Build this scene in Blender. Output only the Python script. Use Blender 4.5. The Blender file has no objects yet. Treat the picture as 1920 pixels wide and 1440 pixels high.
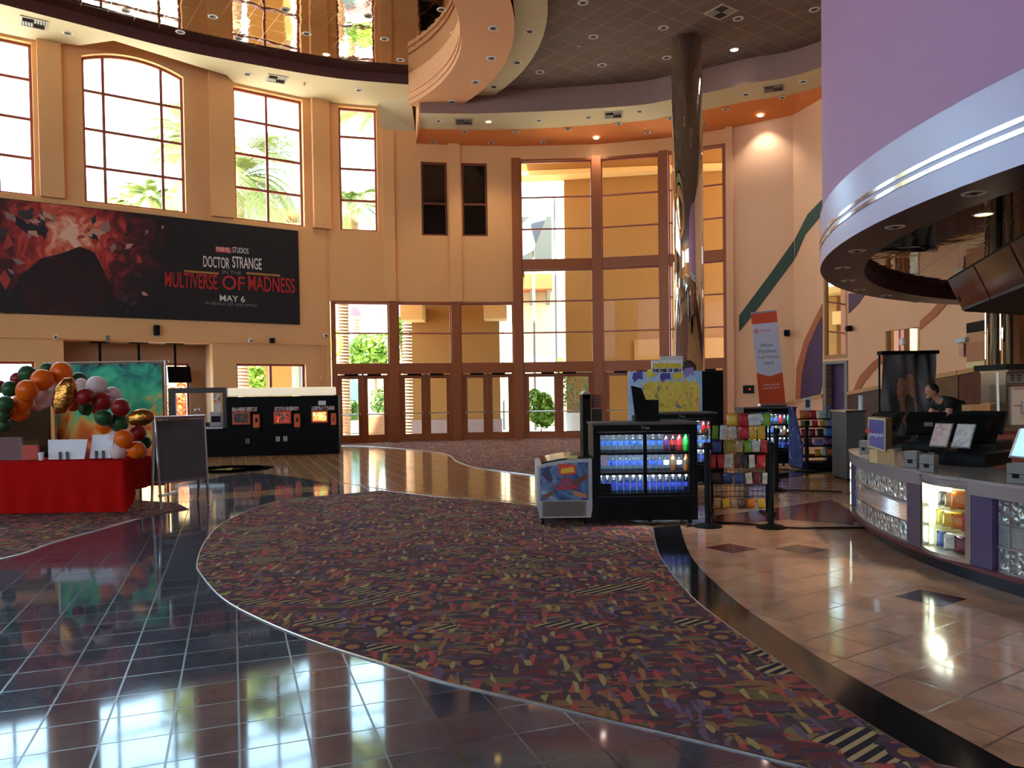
import bpy, bmesh, math, random
from mathutils import Vector, Matrix, Euler
random.seed(7)
PI = math.pi
S = bpy.context.scene
COL = S.collection
V = Vector
# ------------------------------------------------------------------ camera
F = 1442.0
cam_d = bpy.data.cameras.new('camera'); cam = bpy.data.objects.new('camera', cam_d); COL.objects.link(cam)
cam_d.sensor_fit = 'HORIZONTAL'; cam_d.sensor_width = 36.0; cam_d.lens = 36.0*F/1920.0
cam_d.clip_end = 500
PITCH = math.radians(-1.2); ROLL = math.radians(-0.82)
SHY = (737-720+F*math.tan(math.radians(1.2)))/1920.0
cam_d.shift_y = SHY
cam.location = (0, 0, 1.6)
CM = Matrix.Rotation(PI/2+PITCH, 3, 'X') @ Matrix.Rotation(ROLL, 3, 'Z')
cam.rotation_euler = CM.to_euler()
S.camera = cam
EYE = V((0, 0, 1.6))
def ray(px, py):
    return (CM @ V(((px-960)/F, (720-py+SHY*1920)/F, -1.0)))
def G(px, py, z=0.0):
    r = ray(px, py); t = (z-1.6)/r.z
    return EYE + r*t
def D(px, py, Y):
    r = ray(px, py); return EYE + r*(Y/r.y)
def onpl(px, py, p0, n):
    r = ray(px, py); t = (V(p0)-EYE).dot(n)/r.dot(n)
    return EYE + r*t
def smooth(pts, n=6, closed=False):
    out = []; N = len(pts)
    for i in range(N if closed else N-1):
        g = lambda k: pts[k % N] if closed else pts[max(0, min(N-1, k))]
        p0, p1, p2, p3 = g(i-1), g(i), g(i+1), g(i+2)
        for j in range(n):
            t = j/n
            out.append(tuple(0.5*((2*b)+(-a+c)*t+(2*a-5*b+4*c-d)*t*t+(-a+3*b-3*c+d)*t**3) for a, b, c, d in zip(p0, p1, p2, p3)))
    if not closed: out.append(tuple(pts[-1]))
    return out
# ------------------------------------------------------------------ mesh builder
class MB:
    def __init__(s): s.b = bmesh.new(); s.m = 0; s.sm = False
    def mat(s, i): s.m = i; return s
    def _f(s, vs):
        try:
            f = s.b.faces.new(vs); f.material_index = s.m; f.smooth = s.sm; return f
        except ValueError: return None
    def poly(s, pts):
        return s._f([s.b.verts.new(p) for p in pts])
    def hexa(s, p):
        v = [s.b.verts.new(q) for q in p]
        for a in ((0,3,2,1),(4,5,6,7),(0,1,5,4),(1,2,6,5),(2,3,7,6),(3,0,4,7)): s._f([v[i] for i in a])
        return s
    def box(s, c, d, rot=None):
        x, y, z = d[0]/2, d[1]/2, d[2]/2
        P = [V((a, b, e)) for e in (-z, z) for a, b in ((-x,-y),(x,-y),(x,y),(-x,y))]
        if rot is not None:
            R = rot if isinstance(rot, Matrix) else Euler(rot).to_matrix()
            P = [R @ q for q in P]
        return s.hexa([q+V(c) for q in P])
    def rbox(s, c, d, r=0.01, rot=None, seg=2):      # rounded box
        t = bmesh.new(); bmesh.ops.create_cube(t, size=1)
        for q in t.verts: q.co = V((q.co.x*d[0], q.co.y*d[1], q.co.z*d[2]))
        bmesh.ops.bevel(t, geom=t.edges[:], offset=min(r, min(d)*.45), segments=seg, profile=.5, affect='EDGES')
        R = Matrix.Identity(3) if rot is None else (rot if isinstance(rot, Matrix) else Euler(rot).to_matrix())
        return s.add(t, R, V(c))
    def add(s, t, R, c):
        mp = {q: s.b.verts.new(R @ q.co + c) for q in t.verts}
        for f in t.faces: s._f([mp[q] for q in f.verts])
        t.free(); return s
    def lathe(s, prof, n=20, c=(0,0,0), a0=0, a1=2*PI, R=None):
        full = abs(a1-a0-2*PI) < 1e-6; rings = []; c = V(c)
        for r, z in prof:
            ring = []
            for k in range(n if full else n+1):
                a = a0+(a1-a0)*k/n
                q = V((r*math.cos(a), r*math.sin(a), z))
                if R is not None: q = R @ q
                ring.append(s.b.verts.new(q+c))
            rings.append(ring)
        for i in range(len(rings)-1):
            A, B = rings[i], rings[i+1]
            for k in range(n):
                k2 = (k+1) % n if full else k+1
                s._f([A[k], A[k2], B[k2], B[k]])
        if full:
            if prof[0][0] > 1e-4: s._f(rings[0][::-1])
            if prof[-1][0] > 1e-4: s._f(rings[-1])
        return s
    def cyl(s, p0, p1, r0, r1=None, n=10):
        p0, p1 = V(p0), V(p1); r1 = r0 if r1 is None else r1
        d = p1-p0; R = d.to_track_quat('Z', 'Y').to_matrix()
        return s.lathe([(r0, 0), (r1, d.length)], n, p0, R=R)
    def tube(s, pts, r, n=6):
        pts = [V(p) for p in pts]; rings = []
        for i, p in enumerate(pts):
            d = (pts[min(i+1, len(pts)-1)]-pts[max(i-1, 0)]).normalized()
            R = d.to_track_quat('Z', 'Y').to_matrix(); rr = r[i] if isinstance(r, (list, tuple)) else r
            rings.append([s.b.verts.new(p+R @ V((rr*math.cos(2*PI*k/n), rr*math.sin(2*PI*k/n), 0))) for k in range(n)])
        for A, B in zip(rings, rings[1:]):
            for k in range(n): s._f([A[k], A[(k+1) % n], B[(k+1) % n], B[k]])
        s._f(rings[0][::-1]); s._f(rings[-1]); return s
    def ell(s, c, r, rot=None, u=16, v=10):
        R = Matrix.Identity(3) if rot is None else Euler(rot).to_matrix()
        t = bmesh.new(); bmesh.ops.create_uvsphere(t, u_segments=u, v_segments=v, radius=1)
        for q in t.verts: q.co = V((q.co.x*r[0], q.co.y*r[1], q.co.z*r[2]))
        return s.add(t, R, V(c))
    def prism(s, pts, z0, z1):
        lo = [s.b.verts.new((p[0], p[1], z0)) for p in pts]; hi = [s.b.verts.new((p[0], p[1], z1)) for p in pts]
        s._f(lo[::-1]); s._f(hi); n = len(pts)
        for i in range(n): s._f([lo[i], lo[(i+1) % n], hi[(i+1) % n], hi[i]])
        return s
    def slab(s, pts, off):                            # a planar polygon given thickness along off
        off = V(off); a = [s.b.verts.new(p) for p in pts]; b = [s.b.verts.new(V(p)+off) for p in pts]
        s._f(a[::-1]); s._f(b); n = len(pts)
        for i in range(n): s._f([a[i], a[(i+1) % n], b[(i+1) % n], b[i]])
        return s
    def strip(s, A, B):
        a = [s.b.verts.new(p) for p in A]; b = [s.b.verts.new(p) for p in B]
        for i in range(len(a)-1): s._f([a[i], a[i+1], b[i+1], b[i]])
        return s
    def loft(s, rings, cap=True):
        R = [[s.b.verts.new(p) for p in r] for r in rings]; n = len(R[0])
        for A, B in zip(R, R[1:]):
            for k in range(n): s._f([A[k], A[(k+1) % n], B[(k+1) % n], B[k]])
        if cap: s._f(R[0][::-1]); s._f(R[-1])
        return s
    def bounds(s):
        xs = [q.co for q in s.b.verts]
        return V((min(q.x for q in xs), min(q.y for q in xs), min(q.z for q in xs))), V((max(q.x for q in xs), max(q.y for q in xs), max(q.z for q in xs)))
WLOC = {}
def mk(name, mb, mats, parent=None, loc=None, kind=None, local=False):
    bm = mb.b
    bm.normal_update(); big = [f for f in bm.faces if len(f.verts) > 4]
    if big: bmesh.ops.triangulate(bm, faces=big)
    bmesh.ops.recalc_face_normals(bm, faces=bm.faces[:])
    if parent is not None: base = V((0,0,0)) if local else WLOC[parent.name]
    elif loc is not None: base = V(loc)
    elif local: base = V((0,0,0))
    else:
        a, b = mb.bounds(); base = V(((a.x+b.x)/2, (a.y+b.y)/2, a.z))
    if base.length: bmesh.ops.translate(bm, vec=-base, verts=bm.verts[:])
    me = bpy.data.meshes.new(name); bm.to_mesh(me); bm.free()
    for m in (mats if isinstance(mats, (list, tuple)) else [mats]): me.materials.append(m)
    o = bpy.data.objects.new(name, me); COL.objects.link(o)
    if parent is not None: o.parent = parent; WLOC[o.name] = base
    else: o.location = base; WLOC[o.name] = base
    if kind: o['kind'] = kind
    return o
def tag(o, label, cat, group=None, kind=None):
    o['label'] = label; o['category'] = cat
    if group: o['group'] = group
    if kind: o['kind'] = kind
    return o
def thing(name, label, cat, loc=(0,0,0), rotz=0, group=None):
    o = bpy.data.objects.new(name, None); COL.objects.link(o); o.location = loc; o.rotation_euler = (0, 0, rotz)
    o.empty_display_size = .1; WLOC[o.name] = V(loc)
    return tag(o, label, cat, group)
def struct(name, loc=(0,0,0)):
    o = bpy.data.objects.new(name, None); COL.objects.link(o); o.location = loc; o['kind'] = 'structure'; o.empty_display_size = .1
    WLOC[o.name] = V(loc); return o
def dup(root, loc, rotz=None, label=None, group=None, scale=None, rot=None):
    r = root.copy(); COL.objects.link(r); r.location = loc
    if rotz is not None: r.rotation_euler = (0, 0, rotz)
    if rot is not None: r.rotation_euler = rot
    if scale: r.scale = (scale,)*3 if not isinstance(scale, tuple) else scale
    if label: r['label'] = label
    if group: r['group'] = group
    for ch in KIDS.get(root.name, []):
        c = ch.copy(); COL.objects.link(c); c.parent = r
        for g in KIDS.get(ch.name, []):
            d = g.copy(); COL.objects.link(d); d.parent = c
    return r
KIDS = {}
def kids(o, *ch): KIDS[o.name] = list(ch); return o
def text(txt, size, M, mat, parent, depth=.004, name='lettering', width=None, bold=0):
    c = bpy.data.curves.new('t', 'FONT'); c.body = txt; c.size = size; c.extrude = depth; c.align_x = 'CENTER'; c.align_y = 'CENTER'; c.offset = bold
    t = bpy.data.objects.new('t', c); COL.objects.link(t)
    bpy.context.view_layer.update()
    me = bpy.data.meshes.new_from_object(t); bpy.data.objects.remove(t)
    xs = [v.co.x for v in me.vertices]
    k = width/(max(xs)-min(xs)) if width and xs else 1
    base = WLOC[parent.name]
    lim = []                                              # one object per word
    for p in me.polygons:
        x_ = [me.vertices[i].co.x for i in p.vertices]; lim.append((min(x_), max(x_), p.index))
    lim.sort(); groups = []; end = -1e9
    for a, b, i in lim:
        if a-end > .17*size: groups.append([])
        groups[-1].append(i); end = max(end, b)
    last = None
    for g_ in groups:
        vi = {}; vs = []; fs = []
        for i in g_:
            f = []
            for j in me.polygons[i].vertices:
                if j not in vi:
                    vi[j] = len(vs); c_ = me.vertices[j].co; vs.append(tuple((M @ V((c_.x*k, c_.y, c_.z)))-base))
                f.append(vi[j])
            fs.append(f)
        m2 = bpy.data.meshes.new(name); m2.from_pydata(vs, [], fs); m2.materials.append(mat)
        last = bpy.data.objects.new(name, m2); COL.objects.link(last); last.parent = parent; WLOC[last.name] = base
    bpy.data.meshes.remove(me); return last
def frameM(origin, xdir, up=(0,0,1)):                 # text frame: x along xdir, y up, z out
    x = V(xdir).normalized(); y = V(up).normalized(); z = x.cross(y).normalized(); y = z.cross(x)
    M = Matrix((x, y, z)).transposed().to_4x4(); M.translation = V(origin); return M
ORD = ['first','second','third','fourth','fifth','sixth','seventh','eighth','ninth','tenth','eleventh','twelfth','thirteenth','fourteenth','fifteenth','sixteenth','seventeenth','eighteenth']
# ------------------------------------------------------------------ materials
def lin(c): return tuple(((x/255)/12.92 if x/255 <= .04045 else ((x/255+.055)/1.055)**2.4) for x in c)
MATS = {}
def _new(name):
    m = bpy.data.materials.new(name); m.use_nodes = True
    nt = m.node_tree; bs = nt.nodes['Principled BSDF']
    return m, nt, bs
def mat(name, rgb, rough=.6, metal=0, var=.06, scale=6, bump=0, emit=0, emitc=None, spec=.5, coat=0, trans=0, sheen=0):
    if name in MATS: return MATS[name]
    m, nt, b = _new(name); N, L = nt.nodes.new, nt.links.new
    c = lin(rgb); geo = N('ShaderNodeNewGeometry')
    nz = N('ShaderNodeTexNoise'); nz.inputs['Scale'].default_value = scale; nz.inputs['Detail'].default_value = 4
    L(geo.outputs['Position'], nz.inputs['Vector'])
    mx = N('ShaderNodeMix'); mx.data_type = 'RGBA'
    mx.inputs['A'].default_value = (*[x*(1-var) for x in c], 1); mx.inputs['B'].default_value = (*[min(1, x*(1+var)) for x in c], 1)
    L(nz.outputs['Fac'], mx.inputs['Factor']); L(mx.outputs['Result'], b.inputs['Base Color'])
    b.inputs['Roughness'].default_value = rough; b.inputs['Metallic'].default_value = metal
    b.inputs['Specular IOR Level'].default_value = spec; b.inputs['Coat Weight'].default_value = coat
    b.inputs['Transmission Weight'].default_value = trans
    if sheen: b.inputs['Sheen Weight'].default_value = sheen
    if bump:
        bp = N('ShaderNodeBump'); bp.inputs['Strength'].default_value = bump; bp.inputs['Distance'].default_value = .02
        L(nz.outputs['Fac'], bp.inputs['Height']); L(bp.outputs['Normal'], b.inputs['Normal'])
    if emit:
        b.inputs['Emission Color'].default_value = (*lin(emitc or rgb), 1); b.inputs['Emission Strength'].default_value = emit
    MATS[name] = m; return m
def glassmat(name, tint=(.9,.93,.92), refl=1.5, rough=0.0):
    m, nt, b = _new(name); N, L = nt.nodes.new, nt.links.new
    nt.nodes.remove(b); out = nt.nodes['Material Output']
    t = N('ShaderNodeBsdfTransparent'); t.inputs[0].default_value = (*tint, 1)
    g = N('ShaderNodeBsdfGlossy'); g.inputs['Roughness'].default_value = rough; g.inputs['Color'].default_value = (.95,.95,.95,1)
    ge = N('ShaderNodeNewGeometry'); dt = N('ShaderNodeVectorMath'); dt.operation = 'DOT_PRODUCT'; L(ge.outputs['Incoming'], dt.inputs[0]); L(ge.outputs['Normal'], dt.inputs[1])
    def mt(op, a, v=None, rev=False):
        k = N('ShaderNodeMath'); k.operation = op; L(a, k.inputs[1 if rev else 0])
        if v is not None: k.inputs[0 if rev else 1].default_value = v
        return k.outputs[0]
    f0 = ((refl-1)/(refl+1))**2                          # Schlick reflectance, the same from both sides of the pane
    x = mt('ADD', mt('MULTIPLY', mt('POWER', mt('SUBTRACT', mt('ABSOLUTE', dt.outputs['Value']), 1.0, True), 5.0), 1-f0), f0)
    mx = N('ShaderNodeMixShader'); L(x, mx.inputs[0]); L(t.outputs[0], mx.inputs[1]); L(g.outputs[0], mx.inputs[2]); L(mx.outputs[0], out.inputs[0])
    MATS[name] = m; return m
def tilemat(name, c1, c2, mortar, size, rot, rough=.12, ms=.004, wob=.03, wobscale=1.2, metal=0, spec=.5, vein=0, rv=.08, ior=1.5, dist=.02, coat=0, mbump=-.02):
    m, nt, b = _new(name); N, L = nt.nodes.new, nt.links.new
    geo = N('ShaderNodeNewGeometry'); mp = N('ShaderNodeMapping'); mp.inputs['Rotation'].default_value = (0, 0, rot)
    L(geo.outputs['Position'], mp.inputs['Vector'])
    br = N('ShaderNodeTexBrick'); br.offset = 0; br.squash = 1
    for k, v in (('Scale', 1), ('Mortar Size', ms), ('Brick Width', size), ('Row Height', size), ('Mortar Smooth', .1), ('Bias', 0)): br.inputs[k].default_value = v
    br.inputs['Color1'].default_value = (*lin(c1), 1); br.inputs['Color2'].default_value = (*lin(c2), 1); br.inputs['Mortar'].default_value = (*lin(mortar), 1)
    L(mp.outputs[0], br.inputs['Vector'])
    nz = N('ShaderNodeTexNoise'); nz.inputs['Scale'].default_value = 3.5; nz.inputs['Detail'].default_value = 8; nz.inputs['Roughness'].default_value = .65; L(geo.outputs['Position'], nz.inputs['Vector'])
    rmp = N('ShaderNodeMapRange'); rmp.inputs['From Min'].default_value = .3; rmp.inputs['From Max'].default_value = .7; rmp.inputs['To Min'].default_value = 1-vein; rmp.inputs['To Max'].default_value = 1+vein*.6
    L(nz.outputs['Fac'], rmp.inputs['Value'])
    mu = N('ShaderNodeVectorMath'); mu.operation = 'SCALE'; L(br.outputs['Color'], mu.inputs[0]); L(rmp.outputs[0], mu.inputs['Scale']); L(mu.outputs[0], b.inputs['Base Color'])
    r2 = N('ShaderNodeMapRange'); r2.inputs['To Min'].default_value = max(0, rough-rv); r2.inputs['To Max'].default_value = rough+rv; L(nz.outputs['Fac'], r2.inputs['Value'])
    ma = N('ShaderNodeMath'); ma.operation = 'MULTIPLY_ADD'; ma.inputs[1].default_value = .2; L(br.outputs['Fac'], ma.inputs[0]); L(r2.outputs[0], ma.inputs[2]); L(ma.outputs[0], b.inputs['Roughness'])
    b.inputs['Metallic'].default_value = metal; b.inputs['Specular IOR Level'].default_value = spec; b.inputs['IOR'].default_value = ior; b.inputs['Coat Weight'].default_value = coat; b.inputs['Coat Roughness'].default_value = .32
    n2 = N('ShaderNodeTexNoise'); n2.inputs['Scale'].default_value = wobscale; n2.inputs['Detail'].default_value = 2; L(geo.outputs['Position'], n2.inputs['Vector'])
    sb = N('ShaderNodeMath'); sb.operation = 'MULTIPLY_ADD'; sb.inputs[1].default_value = mbump; L(br.outputs['Fac'], sb.inputs[0]); L(n2.outputs['Fac'], sb.inputs[2])
    bp = N('ShaderNodeBump'); bp.inputs['Strength'].default_value = wob; bp.inputs['Distance'].default_value = dist; L(sb.outputs[0], bp.inputs['Height']); L(bp.outputs[0], b.inputs['Normal'])
    MATS[name] = m; return m
def carpetmat(name):
    m, nt, b = _new(name); N, L = nt.nodes.new, nt.links.new
    geo = N('ShaderNodeNewGeometry')
    def vor(scale, rot, sx, sy, metric, pal):
        mp = N('ShaderNodeMapping'); mp.inputs['Rotation'].default_value = (0, 0, rot); mp.inputs['Scale'].default_value = (sx, sy, 1); L(geo.outputs['Position'], mp.inputs['Vector'])
        v = N('ShaderNodeTexVoronoi'); v.voronoi_dimensions = '2D'; v.distance = metric; v.inputs['Scale'].default_value = scale; L(mp.outputs[0], v.inputs['Vector'])
        sp = N('ShaderNodeSeparateColor'); L(v.outputs['Color'], sp.inputs[0])
        cr = N('ShaderNodeValToRGB'); cr.color_ramp.interpolation = 'CONSTANT'; e = cr.color_ramp.elements
        while len(e) < len(pal): e.new(.5)
        for i, c in enumerate(pal): e[i].position = i/len(pal); e[i].color = (*lin(c), 1)
        L(sp.outputs[0], cr.inputs[0]); return cr.outputs[0], sp.outputs[1], v.outputs['Distance']
    A = [(96,52,53),(78,57,66),(112,65,53),(69,57,61),(96,84,56),(90,48,52),(75,65,74),(120,84,58),(70,49,56),(134,67,61)]
    B = [(75,52,61),(142,62,60),(64,56,63),(109,96,63),(86,68,84),(93,52,48),(125,84,60),(58,51,55)]
    C = [(142,126,80),(67,54,60),(150,70,64),(96,76,96),(66,57,53),(134,94,60)]
    a, ag, ad = vor(7.0, .5, 1, 2.4, 'EUCLIDEAN', A)
    c, cg, cd = vor(14, 1.3, 1, 2.0, 'EUCLIDEAN', B)
    d, dg, dd = vor(12, -.35, 2.8, .7, 'EUCLIDEAN', C)
    def mix(f, x, y):
        k = N('ShaderNodeMix'); k.data_type = 'RGBA'; L(f, k.inputs['Factor']); L(x, k.inputs['A']); L(y, k.inputs['B']); return k.outputs['Result']
    def gt(x, v):
        k = N('ShaderNodeMath'); k.operation = 'GREATER_THAN'; L(x, k.inputs[0]); k.inputs[1].default_value = v; return k.outputs[0]
    r = mix(gt(ag, .45), a, c); r = mix(gt(dg, .72), r, d)
    # striped patches
    mp = N('ShaderNodeMapping'); mp.inputs['Rotation'].default_value = (0, 0, .9); L(geo.outputs['Position'], mp.inputs['Vector'])
    wv = N('ShaderNodeTexWave'); wv.inputs['Scale'].default_value = 5; L(mp.outputs[0], wv.inputs['Vector'])
    k2 = N('ShaderNodeMix'); k2.data_type = 'RGBA'; k2.inputs['A'].default_value = (*lin((38,34,40)), 1); k2.inputs['B'].default_value = (*lin((150,128,92)), 1); L(gt(wv.outputs['Fac'], .6), k2.inputs['Factor'])
    q, qg, qd = vor(3.6, .2, 1, 2.2, 'EUCLIDEAN', A)
    r = mix(gt(qg, .9), r, k2.outputs['Result'])
    # ring motifs
    rg = N('ShaderNodeMath'); rg.operation = 'SINE'; ml = N('ShaderNodeMath'); ml.operation = 'MULTIPLY'; ml.inputs[1].default_value = 30
    q2, q2g, q2d = vor(2.2, .8, 1, 1, 'EUCLIDEAN', A); L(q2d, ml.inputs[0]); L(ml.outputs[0], rg.inputs[0])
    k3 = N('ShaderNodeMix'); k3.data_type = 'RGBA'; k3.inputs['A'].default_value = (*lin((64,44,58)), 1); k3.inputs['B'].default_value = (*lin((138,98,58)), 1); L(gt(rg.outputs[0], .2), k3.inputs['Factor'])
    lt = N('ShaderNodeMath'); lt.operation = 'LESS_THAN'; lt.inputs[1].default_value = .2; L(q2d, lt.inputs[0])
    mm = N('ShaderNodeMath'); mm.operation = 'MULTIPLY'; L(lt.outputs[0], mm.inputs[0]); L(gt(q2g, .55), mm.inputs[1])
    r = mix(mm.outputs[0], r, k3.outputs['Result'])
    nz = N('ShaderNodeTexNoise'); nz.inputs['Scale'].default_value = 160; L(geo.outputs['Position'], nz.inputs['Vector'])
    mr = N('ShaderNodeMapRange'); mr.inputs['To Min'].default_value = 1.15; mr.inputs['To Max'].default_value = 2.1; L(nz.outputs['Fac'], mr.inputs['Value'])
    mu = N('ShaderNodeVectorMath'); mu.operation = 'SCALE'; L(r, mu.inputs[0]); L(mr.outputs[0], mu.inputs['Scale']); L(mu.outputs[0], b.inputs['Base Color'])
    bp = N('ShaderNodeBump'); bp.inputs['Strength'].default_value = .4; bp.inputs['Distance'].default_value = .006; L(nz.outputs['Fac'], bp.inputs['Height']); L(bp.outputs[0], b.inputs['Normal'])
    b.inputs['Roughness'].default_value = .95; b.inputs['Specular IOR Level'].default_value = .15
    MATS[name] = m; return m
def mottle(name, stops, scale, rough=.6, warp=1.5, emit=0, rotscale=(1,1,1)):      # mottled colour for artwork, screens and a painted reflection
    m, nt, b = _new(name); N, L = nt.nodes.new, nt.links.new
    geo = N('ShaderNodeNewGeometry'); mp = N('ShaderNodeMapping'); mp.inputs['Scale'].default_value = rotscale; L(geo.outputs['Position'], mp.inputs['Vector'])
    nz = N('ShaderNodeTexNoise'); nz.inputs['Scale'].default_value = scale; nz.inputs['Detail'].default_value = 5; nz.inputs['Distortion'].default_value = warp; L(mp.outputs[0], nz.inputs['Vector'])
    cr = N('ShaderNodeValToRGB'); e = cr.color_ramp.elements
    while len(e) < len(stops): e.new(.5)
    for i, (p, c) in enumerate(stops): e[i].position = p; e[i].color = (*lin(c), 1)
    L(nz.outputs['Fac'], cr.inputs[0]); L(cr.outputs[0], b.inputs['Base Color']); b.inputs['Roughness'].default_value = rough
    if emit: L(cr.outputs[0], b.inputs['Emission Color']); b.inputs['Emission Strength'].default_value = emit
    MATS[name] = m; return m
M_wall = mat('peach_wall_paint', (238,180,120), .8, var=.03, scale=1.5)
M_wallR = mat('cream_wall_paint', (230,178,136), .8, var=.03, scale=1.5)
M_cream = mat('cream_soffit_paint', (206,192,154), .8, var=.02, scale=1.5)
M_orange = mat('orange_soffit_paint', (222,132,66), .8, var=.03, scale=1.5)
M_peach = mat('peach_soffit_paint', (224,164,118), .75, var=.03, scale=1.5)
M_mauve = mat('mauve_fascia_paint', (158,122,110), .8, var=.03, scale=1.5)
M_rim = mat('dark_red_rim_paint', (88,48,50), .5)
M_wood = mat('brown_painted_wood', (156,84,30), .45, var=.08, scale=8)
M_frame = mat('red_brown_window_frame', (156,82,62), .45)
M_purple = mat('purple_drum_paint', (176,128,164), .6, var=.03, scale=1.2)
M_lav = mat('lavender_fascia_paint', (180,172,204), .3, var=.03, scale=1.5, spec=.6)
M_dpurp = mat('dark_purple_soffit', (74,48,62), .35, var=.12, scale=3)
M_deep = mat('deep_purple_paint', (66,26,72), .5)
M_chrome = mat('polished_chrome', (226,222,214), .04, 1, var=.02)
M_silver = mat('brushed_aluminium', (190,186,182), .3, 1, var=.04)
M_steel = mat('stainless_steel', (170,168,165), .25, 1, var=.05)
M_mirror = tilemat('mirror_ceiling_panel', (196,180,158), (190,174,152), (206,192,170), .61, math.radians(-35), rough=.03, ms=.004, wob=.06, wobscale=2.2, metal=1, rv=.02, dist=.06, mbump=0)
M_mirw = mat('wall_mirror', (222,214,200), .02, 1, var=.01)
M_black = mat('black_plastic', (16,15,16), .45, spec=.15)
M_blackm = mat('matte_black_metal', (14,13,14), .6, spec=.12)
M_blackg = mat('gloss_black_panel', (10,10,11), .08)
M_white = mat('white_plastic', (232,230,226), .4)
M_whitep = mat('white_printed_board', (228,226,228), .6)
M_grey = mat('grey_plastic', (120,116,112), .4)
M_dgrey = mat('dark_grey_panel', (84,78,74), .7)
M_glass = glassmat('clear_window_glass', refl=1.15)
M_case = glassmat('display_case_glass', (.96,.97,.95), 1.3)
M_dglass = mat('dark_window_glass', (20,15,12), .05, spec=.6)
M_lamp_w = mat('lit_white_lamp', (255,250,240), .4, emit=14)
M_lamp_y = mat('lit_yellow_lamp', (255,206,110), .4, emit=7)
M_tube = mat('lit_cool_tube', (235,245,255), .4, emit=6)
M_tubeg = mat('lit_case_tube', (240,255,225), .4, emit=7)
M_refl = mat('downlight_reflector', (150,146,140), .15, 1)
M_bulb = mat('unlit_bulb', (70,66,62), .3)
M_carpet = carpetmat('patterned_carpet')
M_slate = tilemat('dark_slate_tile', (86,90,102), (66,70,84), (34,34,40), .305, math.radians(-20), rough=.055, ms=.006, wob=.012, wobscale=2.2, vein=.3, rv=.03, spec=.55, coat=.05)
M_tan = tilemat('tan_marble_tile', (202,158,130), (184,140,114), (110,82,66), .34, math.radians(-33), rough=.09, ms=.006, wob=.04, wobscale=2.0, vein=.35, rv=.04)
M_tan2 = tilemat('warm_stone_tile', (188,146,104), (170,128,90), (140,106,78), .305, math.radians(-20), rough=.1, ms=.003, wob=.05, wobscale=2.0, vein=.3, rv=.04)
M_maroon = mat('maroon_stone', (96,50,44), .12, var=.2, scale=5)
M_granite = mat('black_granite', (30,30,33), .1, var=.25, scale=40)
M_tileC = tilemat('grey_brown_ceiling_tile', (116,98,88), (110,93,83), (150,130,115), .61, math.radians(-35.5), rough=.85, ms=.012, wob=.1, wobscale=60, vein=.1, rv=.02)
M_concrete = mat('pale_concrete', (206,198,184), .9, var=.08, scale=2)
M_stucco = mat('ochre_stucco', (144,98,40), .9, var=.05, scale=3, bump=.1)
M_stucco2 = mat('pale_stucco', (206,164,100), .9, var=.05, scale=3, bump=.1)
M_red = mat('red_tablecloth', (176,10,5), .85, var=.06, scale=12, spec=.1)
M_marble = tilemat('brown_granite_wainscot', (84,46,40), (78,42,36), (60,34,30), .9, 0, rough=.25, ms=.002, vein=.3, rv=.03, spec=.3)
M_cap = mat('oak_cap_rail', (190,140,86), .4, var=.1, scale=12)
M_green = mat('dark_green_paint', (46,70,56), .7)
M_terra = mat('terracotta_paint', (176,98,58), .7)
# ================================================================== ARCHITECTURE
class FR:
    """vertical plane frame: u along, z up, w outwards (away from the room)"""
    def __init__(s, p, q):
        s.p = V((p[0], p[1], 0)); q = V((q[0], q[1], 0)); s.d = (q-s.p).normalized(); s.L = (q-s.p).length; s.n = V((-s.d.y, s.d.x, 0))
    def pt(s, u, z, w=0): return s.p+s.d*u+s.n*w+V((0, 0, z))
    def uz(s, px, py, w=0):
        q = onpl(px, py, s.p+s.n*w, s.n); return (q-s.p).dot(s.d), q.z
    def box(s, mb, u0, u1, z0, z1, w0, w1):
        return mb.hexa([s.pt(*a) for a in ((u0,z0,w0),(u1,z0,w0),(u1,z0,w1),(u0,z0,w1),(u0,z1,w0),(u1,z1,w0),(u1,z1,w1),(u0,z1,w1))])
    def wall(s, mb, z0, z1, holes=(), th=.35, u0=0, u1=None):
        u1 = s.L if u1 is None else u1
        us = sorted({u0, u1, *[min(u1, max(u0, h[0])) for h in holes], *[min(u1, max(u0, h[1])) for h in holes]})
        zs = sorted({z0, z1, *[h[2] for h in holes], *[h[3] for h in holes]})
        for a, b in zip(us, us[1:]):
            run = None
            for c, e in zip(zs, zs[1:]):
                inh = any(h[0] < (a+b)/2 < h[1] and h[2] < (c+e)/2 < h[3] for h in holes)
                if not inh: run = (run[0] if run else c, e)
                if (inh or e == zs[-1]) and run:
                    s.box(mb, a, b, run[0], run[1], 0, th); run = None
        return mb
WN = [0]; TN = [0]; DN = [0]
def trim(mb, m):
    TN[0] += 1; return mk('trim_%d' % TN[0], mb, m, kind='structure')
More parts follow.
